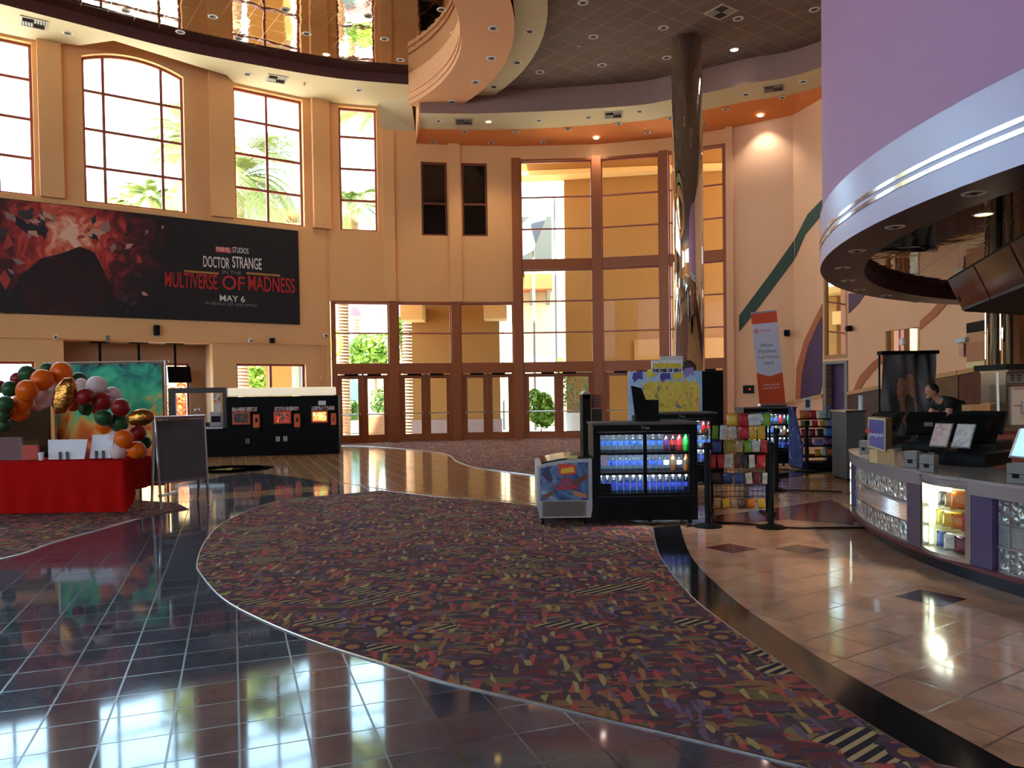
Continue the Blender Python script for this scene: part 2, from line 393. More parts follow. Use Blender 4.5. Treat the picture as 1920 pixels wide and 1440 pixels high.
def window(fr, u0, u1, z0, z1, vs=(), hs=(), w=.2, fw=.07, mw=.075, m=None, arch=0, glass=None, vw=None):
    m = m or M_frame; WN[0] += 1
    r = struct('window_%d' % WN[0], fr.pt((u0+u1)/2, z0, w))
    mb = MB()
    fr.box(mb, u0, u0+fw, z0, z1, w-.04, w+.06); fr.box(mb, u1-fw, u1, z0, z1, w-.04, w+.06)
    fr.box(mb, u0+fw, u1-fw, z0, z0+fw, w-.04, w+.06)
    uc, hw = (u0+u1)/2, (u1-u0)/2
    az = lambda u: z1+arch*(1-((u-uc)/hw)**2)
    if arch:
        K = 16
        for k in range(K):
            a, b = u0+(u1-u0)*k/K, u0+(u1-u0)*(k+1)/K
            mb.hexa([fr.pt(*q) for q in ((a,az(a)-fw,w-.04),(b,az(b)-fw,w-.04),(b,az(b)-fw,w+.06),(a,az(a)-fw,w+.06),(a,az(a),w-.04),(b,az(b),w-.04),(b,az(b),w+.06),(a,az(a),w+.06))])
    else: fr.box(mb, u0+fw, u1-fw, z1-fw, z1, w-.04, w+.06)
    mk('frame', mb, m, r)
    for u in vs:
        mb = MB(); fr.box(mb, u-(vw or mw)/2, u+(vw or mw)/2, z0+fw, (az(u) if arch else z1)-fw, w-.03, w+.04); mk('mullion', mb, m, r)
    for z in hs:
        mb = MB(); fr.box(mb, u0+fw, u1-fw, z-mw/2, z+mw/2, w-.028, w+.038); mk('mullion', mb, m, r)
    mb = MB(); K = 16 if arch else 1
    top = [fr.pt(u0+(u1-u0)*k/K, (az(u0+(u1-u0)*k/K) if arch else z1), w+.01) for k in range(K, -1, -1)]
    mb.poly([fr.pt(u0, z0, w+.01), fr.pt(u1, z0, w+.01)]+top); mk('glass_pane', mb, glass or M_glass, r)
    return r
PXD = [(622,25.3),(740,25.8),(857,26.2),(973,26.4),(1123,26.3),(1248,25.8),(1372,24.9),(1490,23.8),(1545,22.5),(1590,21.5),(1660,19.9),(1725,18.4),(1800,16.8),(1875,15.0)]
PP = []
for px, d in PXD:
    q = D(px, 737-.0143*(px-960), d); PP.append((q.x, q.y))
W0 = D(0, 750, 20.1); P0 = PP[0]
dl = (V((P0[0], P0[1], 0))-V((W0.x, W0.y, 0))).normalized()
WL = (W0.x-dl.x*16, W0.y-dl.y*16)
FL = FR(WL, P0)
def LU(px, py): return FL.uz(px, py)[0]
SILL, TOPW = 7.04, 11.08
# ---- left wall
u_w1 = (LU(62,200)-3.4, LU(62,200)); u_w2 = (LU(156,250), LU(346,250)); u_w3 = (LU(440,290), LU(569,290))
u_lo = [(LU(0,700)-2.0, LU(66,700)), (LU(444,705), LU(574,705))]
u_n = (LU(121,720), LU(400,720)); ZN = 3.22
ext = [(u_w1[0]-5.2, u_w1[0]-1.8), (u_w1[0]-10.0, u_w1[0]-6.6)]
holes = [(*u_w1, SILL, TOPW), (*u_w2, SILL, 11.3), (*u_w3, SILL, TOPW), (*u_lo[0], .9, 2.63), (*u_lo[1], .9, 2.63), (*u_n, 0, ZN)]+[(*e, SILL, TOPW) for e in ext]
mb = MB(); FL.wall(mb, 0, 12.6, holes)
uc, hw = sum(u_w2)/2, (u_w2[1]-u_w2[0])/2                      # arch spandrels
for k in range(16):
    a, b = u_w2[0]+2*hw*k/16, u_w2[0]+2*hw*(k+1)/16
    za, zb = [11.02+.28*(1-((x-uc)/hw)**2) for x in (a, b)]
    mb.hexa([FL.pt(*q) for q in ((a,za,0),(b,zb,0),(b,zb,.35),(a,za,.35),(a,11.31,0),(b,11.31,0),(b,11.31,.35),(a,11.31,.35))])
mk('wall_left', mb, M_wall, kind='structure')
HS = (8.06, 9.1, 10.15)
for e in ext: window(FL, *e, SILL, TOPW, (e[0]+.8, e[1]-.8), HS)
window(FL, *u_w1, SILL, TOPW, (u_w1[0]+.8, u_w1[1]-.8), HS)
window(FL, *u_w2, SILL, 11.02, (LU(197,250), LU(306,250)), HS, arch=.28)
window(FL, *u_w3, SILL, TOPW, (LU(504,290),), HS)
for a, b in u_lo: window(FL, a, b, .9, 2.63, ((a+b)/2,))
# window bay pilasters on the left wall
for a, b, zt in ((72,117,11.15),(392,434,11.3),(582,614,11.15)):
    mb = MB(); FL.box(mb, LU(a,250), LU(b,250), SILL-.02, zt, -.2, .0); trim(mb, M_wall)
# raised wall strip under the sills (the lower wall is a little thicker)
mb = MB(); FL.box(mb, u_w1[0]-12, FL.L-.1, ZN+.02, SILL-.04, -.06, 0); trim(mb, M_wall)
# niche behind the box office
mb = MB(); nd = 1.1
FL.box(mb, u_n[0]-.2, u_n[1]+.2, ZN, ZN+.15, .35, nd+.2)
FL.box(mb, u_n[0]-.2, u_n[0], 0, ZN, .35, nd+.2); FL.box(mb, u_n[1], u_n[1]+.2, 0, ZN, .35, nd+.2)
un = (FL.uz(255,700,nd)[0], FL.uz(355,700,nd)[0])
FN = FR(FL.pt(0,0,nd), FL.pt(FL.L,0,nd))
FN.wall(mb, 0, ZN, [(un[0], un[1], .9, 2.66)], .2, u_n[0], u_n[1])
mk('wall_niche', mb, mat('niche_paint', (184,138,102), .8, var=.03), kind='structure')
window(FN, un[0], un[1], .9, 2.66, ((un[0]+un[1])/2,), w=.1)
# ---- door wall facets
ZT, ZB = 9.55, 4.72
FF = [FR(PP[i], PP[i+1]) for i in range(len(PP)-1)]
mb = MB()
def facU(i, px, py=300): return FF[i].uz(px, py)[0]
w4 = (facU(0,636,310), facU(0,707,310))
dk = [(facU(1,790,370), facU(1,839,370)), (facU(2,866,370), facU(2,914,370))]
FF[0].wall(mb, ZB, 12.6, [(*w4, SILL, TOPW)])
FF[1].wall(mb, ZB, 12.6, [(*dk[0], 6.95, 9.42)])
FF[2].wall(mb, ZB, 12.6, [(*dk[1], 6.95, 9.42)])
for i in (3, 4, 5): FF[i].wall(mb, ZT, 12.6)
for px in (729, 853):                                   # peach pilaster strips above the low bays
    i = 0 if px == 729 else 1
    FF[i].box(mb, facU(i, px-13), facU(i, px+9), ZB, 10.4, -.12, 0)
mk('wall_back', mb, M_wall, kind='structure')
window(FF[0], *w4, SILL, TOPW, (), HS)
for i, k in ((1, 0), (2, 1)):
    window(FF[i], *dk[k], 6.95, 9.42, (), (8.05,), w=.12, m=mat('dark_brown_frame', (120,62,34), .4), glass=M_dglass)
# pillars
PW = .155
for i in range(1, 6):
    c = V((PP[i][0], PP[i][1], 0)); dd = (FF[i-1].d+FF[i].d).normalized(); nn = V((-dd.y, dd.x, 0))
    fr = FR(c-dd, c+dd); mb = MB()
    fr.box(mb, 1-PW, 1+PW, 0, ZT+.04 if i >= 3 else ZB-.02, -.1, .28); trim(mb, M_wood)
fr = FF[0]; mb = MB(); fr.box(mb, 0.02, .14, 0, ZB-.02, -.02, .25); trim(mb, M_wood)
fr = FF[5]; mb = MB(); fr.box(mb, fr.L-.22, fr.L-.1, 0, ZT, -.02, .25); trim(mb, M_wood)
def leaf(fr, root, u0, u1, side, z1=2.27):
    l = MB(); st = .13
    fr.box(l, u0, u0+st, .02, z1, .1, .16); fr.box(l, u1-st, u1, .02, z1, .1, .16)
    fr.box(l, u0+st, u1-st, .02, .27, .1, .16); fr.box(l, u0+st, u1-st, z1-.13, z1, .1, .16)
    lo = mk('door_leaf', l, M_wood, root)
    g = MB(); g.poly([fr.pt(*q) for q in ((u0+st,.27,.13),(u1-st,.27,.13),(u1-st,z1-.13,.13),(u0+st,z1-.13,.13))]); mk('glass_pane', g, M_glass, lo)
    b = MB(); z = .96
    b.cyl(fr.pt(u0+.06, z, .04), fr.pt(u1-.06, z, .04), .022, n=8)
    for u in (u0+.07, u1-.07): fr.box(b, u-.02, u+.02, z-.03, z+.03, .03, .1)
    o = mk('push_bar', b, M_silver, lo)
    c = MB(); um = u0+.12 if side < 0 else u1-.12
    fr.box(c, min(um, um-side*.45), max(um, um-side*.45), z1-.03, z1+.05, .02, .1); mk('door_closer', c, M_blackm, lo)
def bay(i, tall):
    fr = FF[i]; a, b = (PW if i else .14), fr.L-(PW if i < 5 else .22)
    z_beam0, z_beam1 = 2.36, 2.62
    mb = MB(); fr.box(mb, a, b, z_beam0-.06, z_beam1, -.04, .22)
    if tall: fr.box(mb, a, b, 5.8, 6.14, -.04, .22); fr.box(mb, a, b, ZT-.06, ZT, -.02, .22)
    else: fr.box(mb, a, b, ZB-.06, ZB, -.02, .22)
    trim(mb, M_wood)
    dark = M_frame
    if not tall: window(fr, a, b, z_beam1, ZB-.06, (), (3.66,), w=.12, fw=.035, mw=.05, m=dark)
    else:
        window(fr, a, b, z_beam1, 5.8, (), (3.66, 4.73), w=.12, fw=.035, mw=.05, m=dark)
        window(fr, a, b, 6.14, ZT-.06, (), (7.2, 8.28), w=.12, fw=.035, mw=.05, m=dark)
    DN[0] += 1; r = struct('door_%d' % DN[0], fr.pt((a+b)/2, 0, .1))
    j = MB(); fr.box(j, a, a+.07, 0, z_beam0-.06, .0, .2); fr.box(j, b-.07, b, 0, z_beam0-.06, .0, .2); fr.box(j, (a+b)/2-.03, (a+b)/2+.03, 0, z_beam0-.06, .03, .18)
    mk('door_frame', j, M_wood, r)
    leaf(fr, r, a+.07, (a+b)/2-.03, 1); leaf(fr, r, (a+b)/2+.03, b-.07, -1)
for i in range(6): bay(i, i >= 3)
# door threshold
mb = MB()
for i in range(6): FF[i].box(mb, 0, FF[i].L, 0, .02, -.05, .3)
trim(mb, M_silver)
# ---- right wall, with mirrored strips
mb = MB()
for i in range(6, 13):
    if i in (8, 10): continue                              # mirrored strips below stand in these two bays
    FF[i].wall(mb, 0, 12.6)
FF[8].wall(mb, 6.2, 12.6); FF[10].wall(mb, 3.05, 12.6); FF[10].wall(mb, 0, 1.45); FF[8].wall(mb, 0, 2.45, [(.12, FF[8].L-.12, 0, 2.3)])
fr = FF[5]; fr.box(mb, fr.L-.12, fr.L+.1, 0, 10.2, -.12, .3)
fr = FR(PP[13], (21.8, PP[13][1]+.5)); fr.wall(mb, 0, 12.6)
mk('wall_right', mb, M_wallR, kind='structure')
# the two mirrors
for i, z0, z1 in ((8, 2.45, 6.2), (10, 1.45, 3.05)):
    fr = FF[i]; r = struct('trim_%d' % (TN[0]+1)); TN[0] += 1
    mb = MB(); fr.box(mb, 0, fr.L, z0, z1, .06, .1); mk('mirror_panel', mb, M_mirw, r)
    mb = MB()
    for a, b in ((0, .07), (fr.L-.07, fr.L)): fr.box(mb, a, b, z0, z1, 0, .06)
    fr.box(mb, .07, fr.L-.07, z0, z0+.12, 0, .06); mk('mirror_frame', mb, mat('oak_frame', (176,120,52), .4, var=.1, scale=10), r)
# purple service door in the bay below the first mirror
DN[0] += 1; fr = FF[8]; r = struct('door_%d' % DN[0], fr.pt(fr.L/2, 0, .2))
mb = MB(); fr.box(mb, .12, fr.L-.12, 0, 2.3, .18, .24); lo = mk('door_leaf', mb, M_deep, r)
mb = MB(); fr.box(mb, .0, .12, 0, 2.38, -.03, .2); fr.box(mb, fr.L-.12, fr.L, 0, 2.38, -.03, .2); fr.box(mb, .12, fr.L-.12, 2.3, 2.38, -.03, .2); mk('door_frame', mb, M_grey, r)
# painted bands on the right wall (thin raised panels on each facet)
def band(i, px, m, th=.02):
    fr = FF[i]; mb = MB(); mb.slab([fr.pt(*fr.uz(x, y), 0) for x, y in px], -fr.n*th); return trim(mb, m)
band(6, [(1386,592),(1447,510),(1489.5,450),(1489.5,487),(1420,580),(1386,622)], M_green)
band(7, [(1491,449),(1515,402),(1544,372),(1544,400),(1510,440),(1491,485)], M_green)
band(7, [(1542,570),(1528,598),(1508,640),(1494,690),(1492,762),(1500,762),(1504,700),(1516,650),(1533,610),(1542,592)], M_terra)
band(7, [(1542,594),(1533,612),(1516,652),(1505,702),(1502,748),(1538,741),(1542,725)], M_deep)
band(9, [(1592,550),(1624,550),(1610,570),(1592,588)], M_deep)
band(9, [(1598,738),(1612,706),(1636,680),(1659,662),(1659,676),(1640,694),(1622,716),(1610,737)], M_terra)
band(11, [(1726,602),(1748,582),(1768,560),(1780,548),(1795,548),(1780,565),(1758,592),(1726,618)], M_terra)
# granite wainscot with an oak cap, rising towards the right
caps = [(6,(1465,762),(1489,757)),(7,(1491,757),(1544,745)),(9,(1592,741),(1659,728)),(10,(1661,728),(1724,716)),(11,(1726,716),(1799,703)),(12,(1801,703),(1874,689))]
for i, a, b in caps:
    fr = FF[i]; A, B = fr.uz(*a), fr.uz(*b)
    mb = MB(); pts = [(A[0],0),(B[0],0),(B[0],B[1]),(A[0],A[1])]
    mb.slab([fr.pt(u, z, 0) for u, z in pts], -fr.n*.035); r = trim(mb, M_marble if i > 7 else M_wallR)
    mb = MB(); mb.slab([fr.pt(u, z, 0) for u, z in ((A[0],A[1]),(B[0],B[1]),(B[0],B[1]+.1),(A[0],A[1]+.1))], -fr.n*.07); mk('cap_rail', mb, M_cap, r)
# ---- enclosing walls out of the frame, and the roof
mb = MB()
FB = FR((22, -12), (WL[0], -12)); FS = FR((WL[0], -12), WL)
ob = [(a, a+4.6, 4.5, 9.6) for a in (24.5, 31, 37.5)]; os_ = [(a, a+4, 3.0, 9.6) for a in (2.5, 9)]  # openings added out of view to let more daylight into the hall
FS.wall(mb, 0, 12.6, os_); FB.wall(mb, 0, 12.6, ob); FX = FR((22, 15.6), (22, -12)); ox = []; FX.wall(mb, 0, 12.6, ox)
mk('wall_front', mb, M_wall, kind='structure')
for h in ob: window(FB, *h, (h[0]+1.7, h[0]+3.5), (3.6, 6.6))
for h in ox: window(FX, *h, (h[0]+2.5,), (7.3,))
for h in os_: window(FS, *h, (h[0]+2,), (5.2, 7.4))
mb = MB(); mb.prism([(WL[0]-.4,-12.4),(22.4,-12.4),(22.4,16),(10.4,24),(6.9,25.6),(1.5,26.8),(-1.5,26.7),(-6,25.7),(WL[0]-.4,WL[1]+.4)], 12.6, 12.8); mk('ceiling_roof', mb, M_wall, kind='structure')
# ---- ceilings
ZC, ZTILE, ZP, ZCS, ZL, ZM = 10.2, 10.9, 10.5, 10.75, 11.15, 11.45
inner = smooth([tuple(G(x, y, ZC).xy) for x, y in ((785,211.7),(860,213),(930,212),(1060,206.7),(1200,196.7),(1260,186),(1315,176),(1400,157),(1534,128))]+[(10.6,16.6),(12.2,12.5)], 6)
outer = smooth([tuple(G(x, y, ZC).xy) for x, y in ((784,241),(860,243),(960,243),(1060,238),(1200,227),(1260,217.5),(1315,207.5),(1400,190),(1534,164))]+[(11.6,18),(13.6,13)], 6)
n = min(len(inner), len(outer))
def i3(l, z): return [(x, y, z) for x, y in l]
mb = MB(); mb.strip(i3(inner, ZC), i3(outer, ZC)); mk('ceiling_cream_ring', mb, M_cream, kind='structure')
lastp = FF[1].uz(779, 278); wl = [FF[1].pt(lastp[0], 10.0)[:2]]+PP[2:8]+[(PP[8][0]+.1, PP[8][1]), (12.5, 20), (15, 14)]
wl = [(x, y+.05) for x, y in wl]
mb = MB(); A = i3(outer, ZC); cnt = len(A)
def resample(pts, k):
    pts = [V(p) for p in pts]; ds = [0]
    for a, b in zip(pts, pts[1:]): ds.append(ds[-1]+(b-a).length)
    out = []
    for i in range(k):
        t = ds[-1]*i/(k-1); j = max(0, min(len(pts)-2, next((q for q in range(len(ds)-1) if ds[q+1] >= t), len(pts)-2)))
        out.append(pts[j].lerp(pts[j+1], (t-ds[j])/max(1e-9, ds[j+1]-ds[j])))
    return out
mb.poly([V(p) for p in A]+[V((x, y, 10.0)) for x, y in wl[::-1]]); mk('ceiling_orange_ring', mb, M_orange, kind='structure')
mb = MB(); mb.strip(i3(inner, ZC), i3(inner, ZTILE)); mk('trim_ring_fascia', mb, M_mauve, kind='structure')
# end face of the ring
e0, e1 = V((*inner[0], 0)), V((*wl[0], 0)); mb = MB(); mb.slab([e0+V((0,0,ZC)), e1+V((0,0,9.99)), e1+V((0,0,ZM)), e0+V((0,0,ZM))], (.05,0,0)); trim(mb, M_peach)
CC = (-8.3, 18.9)
def arc(R, z, a0=43, a1=-185, k=60): return [(CC[0]+R*math.cos(math.radians(a0+(a1-a0)*i/k)), CC[1]+R*math.sin(math.radians(a0+(a1-a0)*i/k)), z) for i in range(k+1)]
a9 = arc(9.3, ZTILE, 60)
mb = MB(); mb.poly([V(p) for p in a9]+[V(p) for p in ((-19.5,15.5,ZTILE),(WL[0]+.1,WL[1]-1,ZTILE),(WL[0]+.1,-11.9,ZTILE),(21.9,-11.9,ZTILE),(21.9,15.4,ZTILE),(12,18,ZTILE),(9.6,23,ZTILE),(6.5,25.2,ZTILE),(0,27,ZTILE),(-3,27,ZTILE))])
mk('ceiling', mb, M_tileC, kind='structure')
mb = MB(); mb.strip(arc(8.5, ZCS, 45), arc(9.3, ZCS, 60)); mk('ceiling_cream_band', mb, M_cream, kind='structure')
mb = MB(); mb.strip(arc(7.2, ZP), arc(8.5, ZP)); mk('ceiling_peach_band', mb, M_peach, kind='structure')
mb = MB(); mb.strip(arc(7.2, ZP), arc(7.2, ZM)); mk('trim_peach_fascia', mb, M_peach, kind='structure')
mb = MB(); mb.strip(arc(8.46, ZP), arc(8.46, ZCS)); mb.strip(arc(9.3, ZCS, 60), arc(9.3, ZTILE, 60)); trim(mb, M_blackm)
for rr, zz in ((7.17, ZP+.16), (7.17, ZP+.36)):          # two beads along the curved fascia
    mb = MB(); mb.tube(arc(rr, zz), .03); trim(mb, M_peach)
rim = smooth([tuple(G(x, y, ZL).xy) for x, y in ((785,160),(633,147),(480,122),(333,93),(157,48),(0,7))]+[(-13.9,17.2),(-15.0,16.2)], 6)
wallL = [FL.pt(LU(x, 150), 0, .02)[:2] for x in (0, 113)]
notch = [FL.pt(LU(118,100), 0, -.25)[:2], FL.pt(LU(147,90), 0, -.35)[:2], tuple(G(213,76,ZL).xy), tuple(G(330,112,ZL).xy), tuple(G(425,141,ZL).xy), FL.pt(LU(440,150), 0, .02)[:2]]
sp0 = tuple(G(742,190,ZL).xy)
wR = [FL.pt(LU(600,160), 0, .02)[:2], FF[0].pt(FF[0].uz(712,180)[0], 0, .02)[:2]]
mb = MB(); mb.poly([V((x, y, ZL)) for x, y in rim]+[V((x, y, ZL)) for x, y in [FL.pt(LU(0,0)-6, 0, .02)[:2]]+wallL+notch+wR+[(wl[0][0]+.02, inner[0][1]+1.3)]])
mk('ceiling_left_soffit', mb, M_cream, kind='structure')
# sloped soffit panel right of the narrow window
a = V((*wR[1], ZL)); b = V((wl[0][0]+.02, inner[0][1]+1.3, ZL)); c = FF[1].pt(lastp[0], 10.42, 0); d = FF[0].pt(FF[0].uz(714,238)[0], 10.42, 0)
mb = MB(); mb.poly([a-V((0,.35,0)), b-V((0,.2,0)), c, d]); mk('ceiling_sloped_panel', mb, M_cream, kind='structure')
mb = MB(); mb.strip(i3(rim, ZL), i3(rim, ZM)); mk('trim_rim_fascia', mb, M_rim, kind='structure')
mb = MB(); mb.poly([V((x, y, ZM)) for x, y in rim]+[V(p) for p in arc(7.2, ZM, 43, -158)[::-1]]); mk('ceiling_mirror', mb, M_mirror, kind='structure')
# ---- chrome column
q = G(1287, 74, ZTILE)
mb = MB(); mb.sm = True; mb.lathe([(.4, 0), (.4, ZTILE)], 48, (q.x, q.y, 0)); o = mk('column', mb, M_chrome); tag(o, 'tall round mirror-polished chrome column rising to the dark tiled ceiling', 'column')
COLP = (q.x, q.y)
# ---- purple drum over the concession stand
DC, DR, DRI, DZ = V((11.75, 6.98, 0)), 8.3, 7.77, 3.15
r = struct('wall_drum', (DC.x, DC.y, DZ))
mb = MB(); mb.sm = True; mb.lathe([(DR-.03, DZ+.65), (DR-.03, ZTILE)], 160, DC); bm = mb.b
bmesh.ops.delete(bm, geom=[f for f in bm.faces if len(f.verts) > 4], context='FACES_ONLY'); mk('drum_wall', mb, M_purple, r)
mb = MB(); mb.sm = True; mb.strip([(DC.x+DR*math.cos(a), DC.y+DR*math.sin(a), DZ) for a in [2*PI*k/160 for k in range(161)]], [(DC.x+DR*math.cos(a), DC.y+DR*math.sin(a), DZ+.66) for a in [2*PI*k/160 for k in range(161)]]); mk('fascia_band', mb, M_lav, r)
cs = [2*PI*k/160 for k in range(161)]
def ring(R, z): return [(DC.x+R*math.cos(a), DC.y+R*math.sin(a), z) for a in cs]
for z in (DZ+.235, DZ+.315):
    mb = MB(); mb.sm = True; mb.strip(ring(DR+.008, z-.019), ring(DR+.008, z+.019)); mk('chrome_strip', mb, mat('bright_chrome_strip', (236,236,238), .12, 1, var=.02), r)
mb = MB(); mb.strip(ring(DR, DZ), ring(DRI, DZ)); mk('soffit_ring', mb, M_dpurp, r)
mb = MB(); mb.strip(ring(DRI, DZ), ring(DRI, DZ+.17)); mk('inner_riser', mb, M_deep, r)
mb = MB(); mb.poly([V(p) for p in ring(DRI, DZ+.17)[:-1]]); mk('mirror_soffit', mb, tilemat('dark_mirror_panel', (120,92,80), (112,86,76), (90,70,60), .61, .3, rough=.03, ms=.004, wob=.07, wobscale=2.5, metal=1, rv=.02, dist=.05), r)
# ---- floor
mb = MB(); mb.prism([(WL[0],-12),(22,-12),(22,15.6),(10.5,23.5),(6.9,25.5),(1.5,26.5),(-1.5,26.5),(-6,25.5),(WL[0],WL[1])], -.2, 0); mk('floor', mb, M_tan2, kind='structure')
def zone(name, pts, m, h): 
    mb = MB(); mb.prism(pts, 0, h); return mk(name, mb, m, kind='structure')
g2 = lambda l: [tuple(G(x, y).xy) for x, y in l]
edgeL = smooth(g2([(717,921),(620,930),(519,941),(430,975),(388,1012),(370,1055),(378,1080),(420,1126),(500,1169),(602,1210),(717,1246),(830,1281),(987,1316),(1130,1350),(1290,1387),(1497,1438)]), 5)
edgeL = edgeL+[(1.75,2.75),(3.0,1.6)]
edgeR = smooth(g2([(1224,990),(1232,1030),(1249,1062),(1296,1120),(1356,1169),(1476,1255),(1612,1351),(1758,1438)]), 5)+[(2.3,2.85),(4.1,1.9)]
far = g2([(717,921),(821,933),(925,941),(1008,950),(1120,965),(1224,988)])
cp = edgeL+edgeR[::-1]+far[::-1][1:-1]
mb = MB(); mb.prism(cp, 0, .012); car = mk('carpet', mb, M_carpet); tag(car, 'large leaf-shaped patterned carpet set in the polished floor in the foreground', 'carpet')
def edging(path, z, parent, m=M_silver, w=.008):
    mb = MB(); mb.tube([(x, y, z) for x, y in path], w, 5); return mk('metal_edging', mb, m, parent)
edging(edgeL, .007, car); edging(edgeR, .007, car); edging(far, .007, car)
c2 = smooth(g2([(-300,1098),(0,1050),(94,1020),(187,994),(262,973),(354,955.5)]), 5)
back2 = g2([(330,944),(240,938),(100,935),(-300,940)])
mb = MB(); mb.prism(c2+back2, 0, .012); o = mk('carpet', mb, M_carpet); tag(o, 'patterned carpet under the red-draped table on the left', 'carpet'); edging(c2, .007, o)
c3 = smooth(g2([(1115,905),(1010,893),(900,878),(858,866),(840,853),(800,846),(700,838),(640,836)]), 5)
b3 = [FF[i].pt(FF[i].L*.5, 0, -.1)[:2] for i in (0,1,2,3,4,5)]
mb = MB(); mb.prism(c3+b3+[(6.3,23.0),(3.6,21.0),(3.4,17)], 0, .012); o = mk('carpet', mb, M_carpet); tag(o, 'patterned carpet just inside the glass entrance doors at the back', 'carpet'); edging(c3, .007, o)
# dark slate field on the left and the tan marble round the counter
sl = [(-22,15),(-12.5,13.2)]+g2([(300,917),(420,893),(470,886),(560,896),(610,905),(655,912),(717,918)])
edge_out = [p for p in edgeL]
zone('floor_slate', sl+edge_out+[(4.6,-2),(-22,-2)], M_slate, .004)
for pts in (g2([(286,932),(480,921),(610,911),(640,918),(420,936),(290,944)]), g2([(640,905),(800,918),(1004,936),(1004,944),(820,928),(717,917)])):
    zone('floor_band', pts, M_tan2 if pts[0][0] < -4 else M_tan2, .0055)
edgeT = smooth(g2([(1275,986),(1288,1028),(1313,1067),(1377,1126),(1442,1173),(1527,1229),(1651,1301),(1783,1374),(1899,1438)]), 5)+[(2.7,2.9),(4.5,2.05)]
zone('floor_granite_strip', edgeR+edgeT[::-1], M_granite, .007)
zone('floor_tan', edgeT+[(6,1.2),(14,1.2),(14,11.5),(5.0,11.2)]+g2([(1480,940),(1340,962),(1300,972)]), M_tan, .005)
zone('floor_maroon_band', g2([(1300,972),(1420,958),(1560,938),(1600,960),(1600,985),(1480,975),(1380,983),(1285,990)]), M_maroon, .006)
zone('floor_dark_band', g2([(1440,892),(1570,874),(1576,881),(1440,901)]), M_granite, .006)
def diamond(px, py, s, m):
    p = G(px, py); a = math.radians(33); pts = [(p.x+s*math.cos(a+k*PI/2+PI/4), p.y+s*math.sin(a+k*PI/2+PI/4)) for k in range(4)]
    zone('floor_inlay', pts, m, .0062)
diamond(1370, 1029, .25, M_maroon); diamond(1502, 1031, .25, mat('grey_stone', (92,80,72), .12)); diamond(1745, 1122, .25, mat('plum_stone', (70,48,54), .12))
# round medallion by the box office
p = G(425, 880); rr = 1.0
r = thing('floor_medallion', 'round blue and white emblem set in the floor before the ticket counter', 'floor emblem', (p.x, p.y, 0))
for nm, a, b, m in (('ring', .82, 1.0, M_granite), ('ring', .58, .82, mat('blue_stone', (70,74,120), .15, var=.3, scale=4)), ('ring', .5, .58, mat('pale_stone', (190,188,200), .15)), ('disc', 0, .5, mat('blue_stone_dark', (52,54,96), .15, var=.3, scale=5))):
    mb = MB(); mb.lathe([(a if a else .0001, .0045), (b, .0045), (b, 0)], 40, (p.x, p.y, 0))
    mk(nm, mb, m, r)
M_t = mat('gold_stone', (200,170,90), .2)
mb = MB()
for k in range(5):
    a = PI/2+k*2*PI/5; mb.prism([(p.x+.4*math.cos(a), p.y+.4*math.sin(a)), (p.x+.12*math.cos(a+.6), p.y+.12*math.sin(a+.6)), (p.x, p.y), (p.x+.12*math.cos(a-.6), p.y+.12*math.sin(a-.6))], 0, .0055)
mk('star', mb, M_t, r)
# ================================================================== OUTSIDE
mb = MB(); mb.box((0, 60, -.28), (240, 200, .5)); mk('ground', mb, M_concrete, kind='structure')
def wallbox(mb, px0, px1, Y, z0, z1, dep=.5, Y1=None):
    a = D(px0, 735, Y); b = D(px1, 735, Y1 or Y)
    f = FR((a.x, a.y), (b.x, b.y)); f.box(mb, 0, f.L, z0, z1, 0, dep); return f
# shaded pier just outside the low doors
r = thing('entrance_pier', 'wide ochre stucco pier standing outside the middle glass doors', 'pier', D(855, 820, 29.5)*1)
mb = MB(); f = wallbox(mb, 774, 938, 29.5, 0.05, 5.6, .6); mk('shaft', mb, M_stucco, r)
mb = MB(); f.box(mb, -.05, f.L+.05, 0, .62, -.06, .66); mk('plinth', mb, mat('taupe_plinth', (150,122,112), .8), r)
mb = MB(); mb.prism([(-6.4,25.9),(-1.9,26.65),(.5,26.8),(.5,32.2),(-2.8,32.2)], 5.62, 5.9); mk('canopy', mb, M_stucco2, r)  # unseen slab added to keep sky light off the pier
for a, b in ((-.25, .55), (f.L-.55, f.L+.3)):
    mb = MB(); f.box(mb, a, b, 4.35, 4.9, -1.2, -.01); mk('beam_end', mb, M_stucco2, r)
# portico on the right
q = D(1200, 820, 30.2); r = thing('portico', 'tall ochre stucco portico wall with beam and canopy beyond the tall windows', 'portico', (q.x, q.y, 0))
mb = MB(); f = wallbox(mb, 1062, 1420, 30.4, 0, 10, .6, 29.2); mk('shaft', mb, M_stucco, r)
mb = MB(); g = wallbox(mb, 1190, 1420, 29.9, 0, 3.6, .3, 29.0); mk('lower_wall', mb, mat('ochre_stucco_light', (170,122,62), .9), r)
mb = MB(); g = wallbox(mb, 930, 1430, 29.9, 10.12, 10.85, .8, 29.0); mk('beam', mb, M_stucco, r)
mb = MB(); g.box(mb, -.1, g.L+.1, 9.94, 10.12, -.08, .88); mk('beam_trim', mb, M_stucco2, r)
mb = MB(); mb.prism([(.6,27.0),(9.8,25.0),(13,25),(14,33),(.6,33.4)], 10.9, 11.2); mk('canopy', mb, M_stucco2, r)
mb = MB(); g.box(mb, -.1, g.L+.1, 10.85, 10.9, -.1, .9); mk('beam_cap', mb, M_stucco2, r)
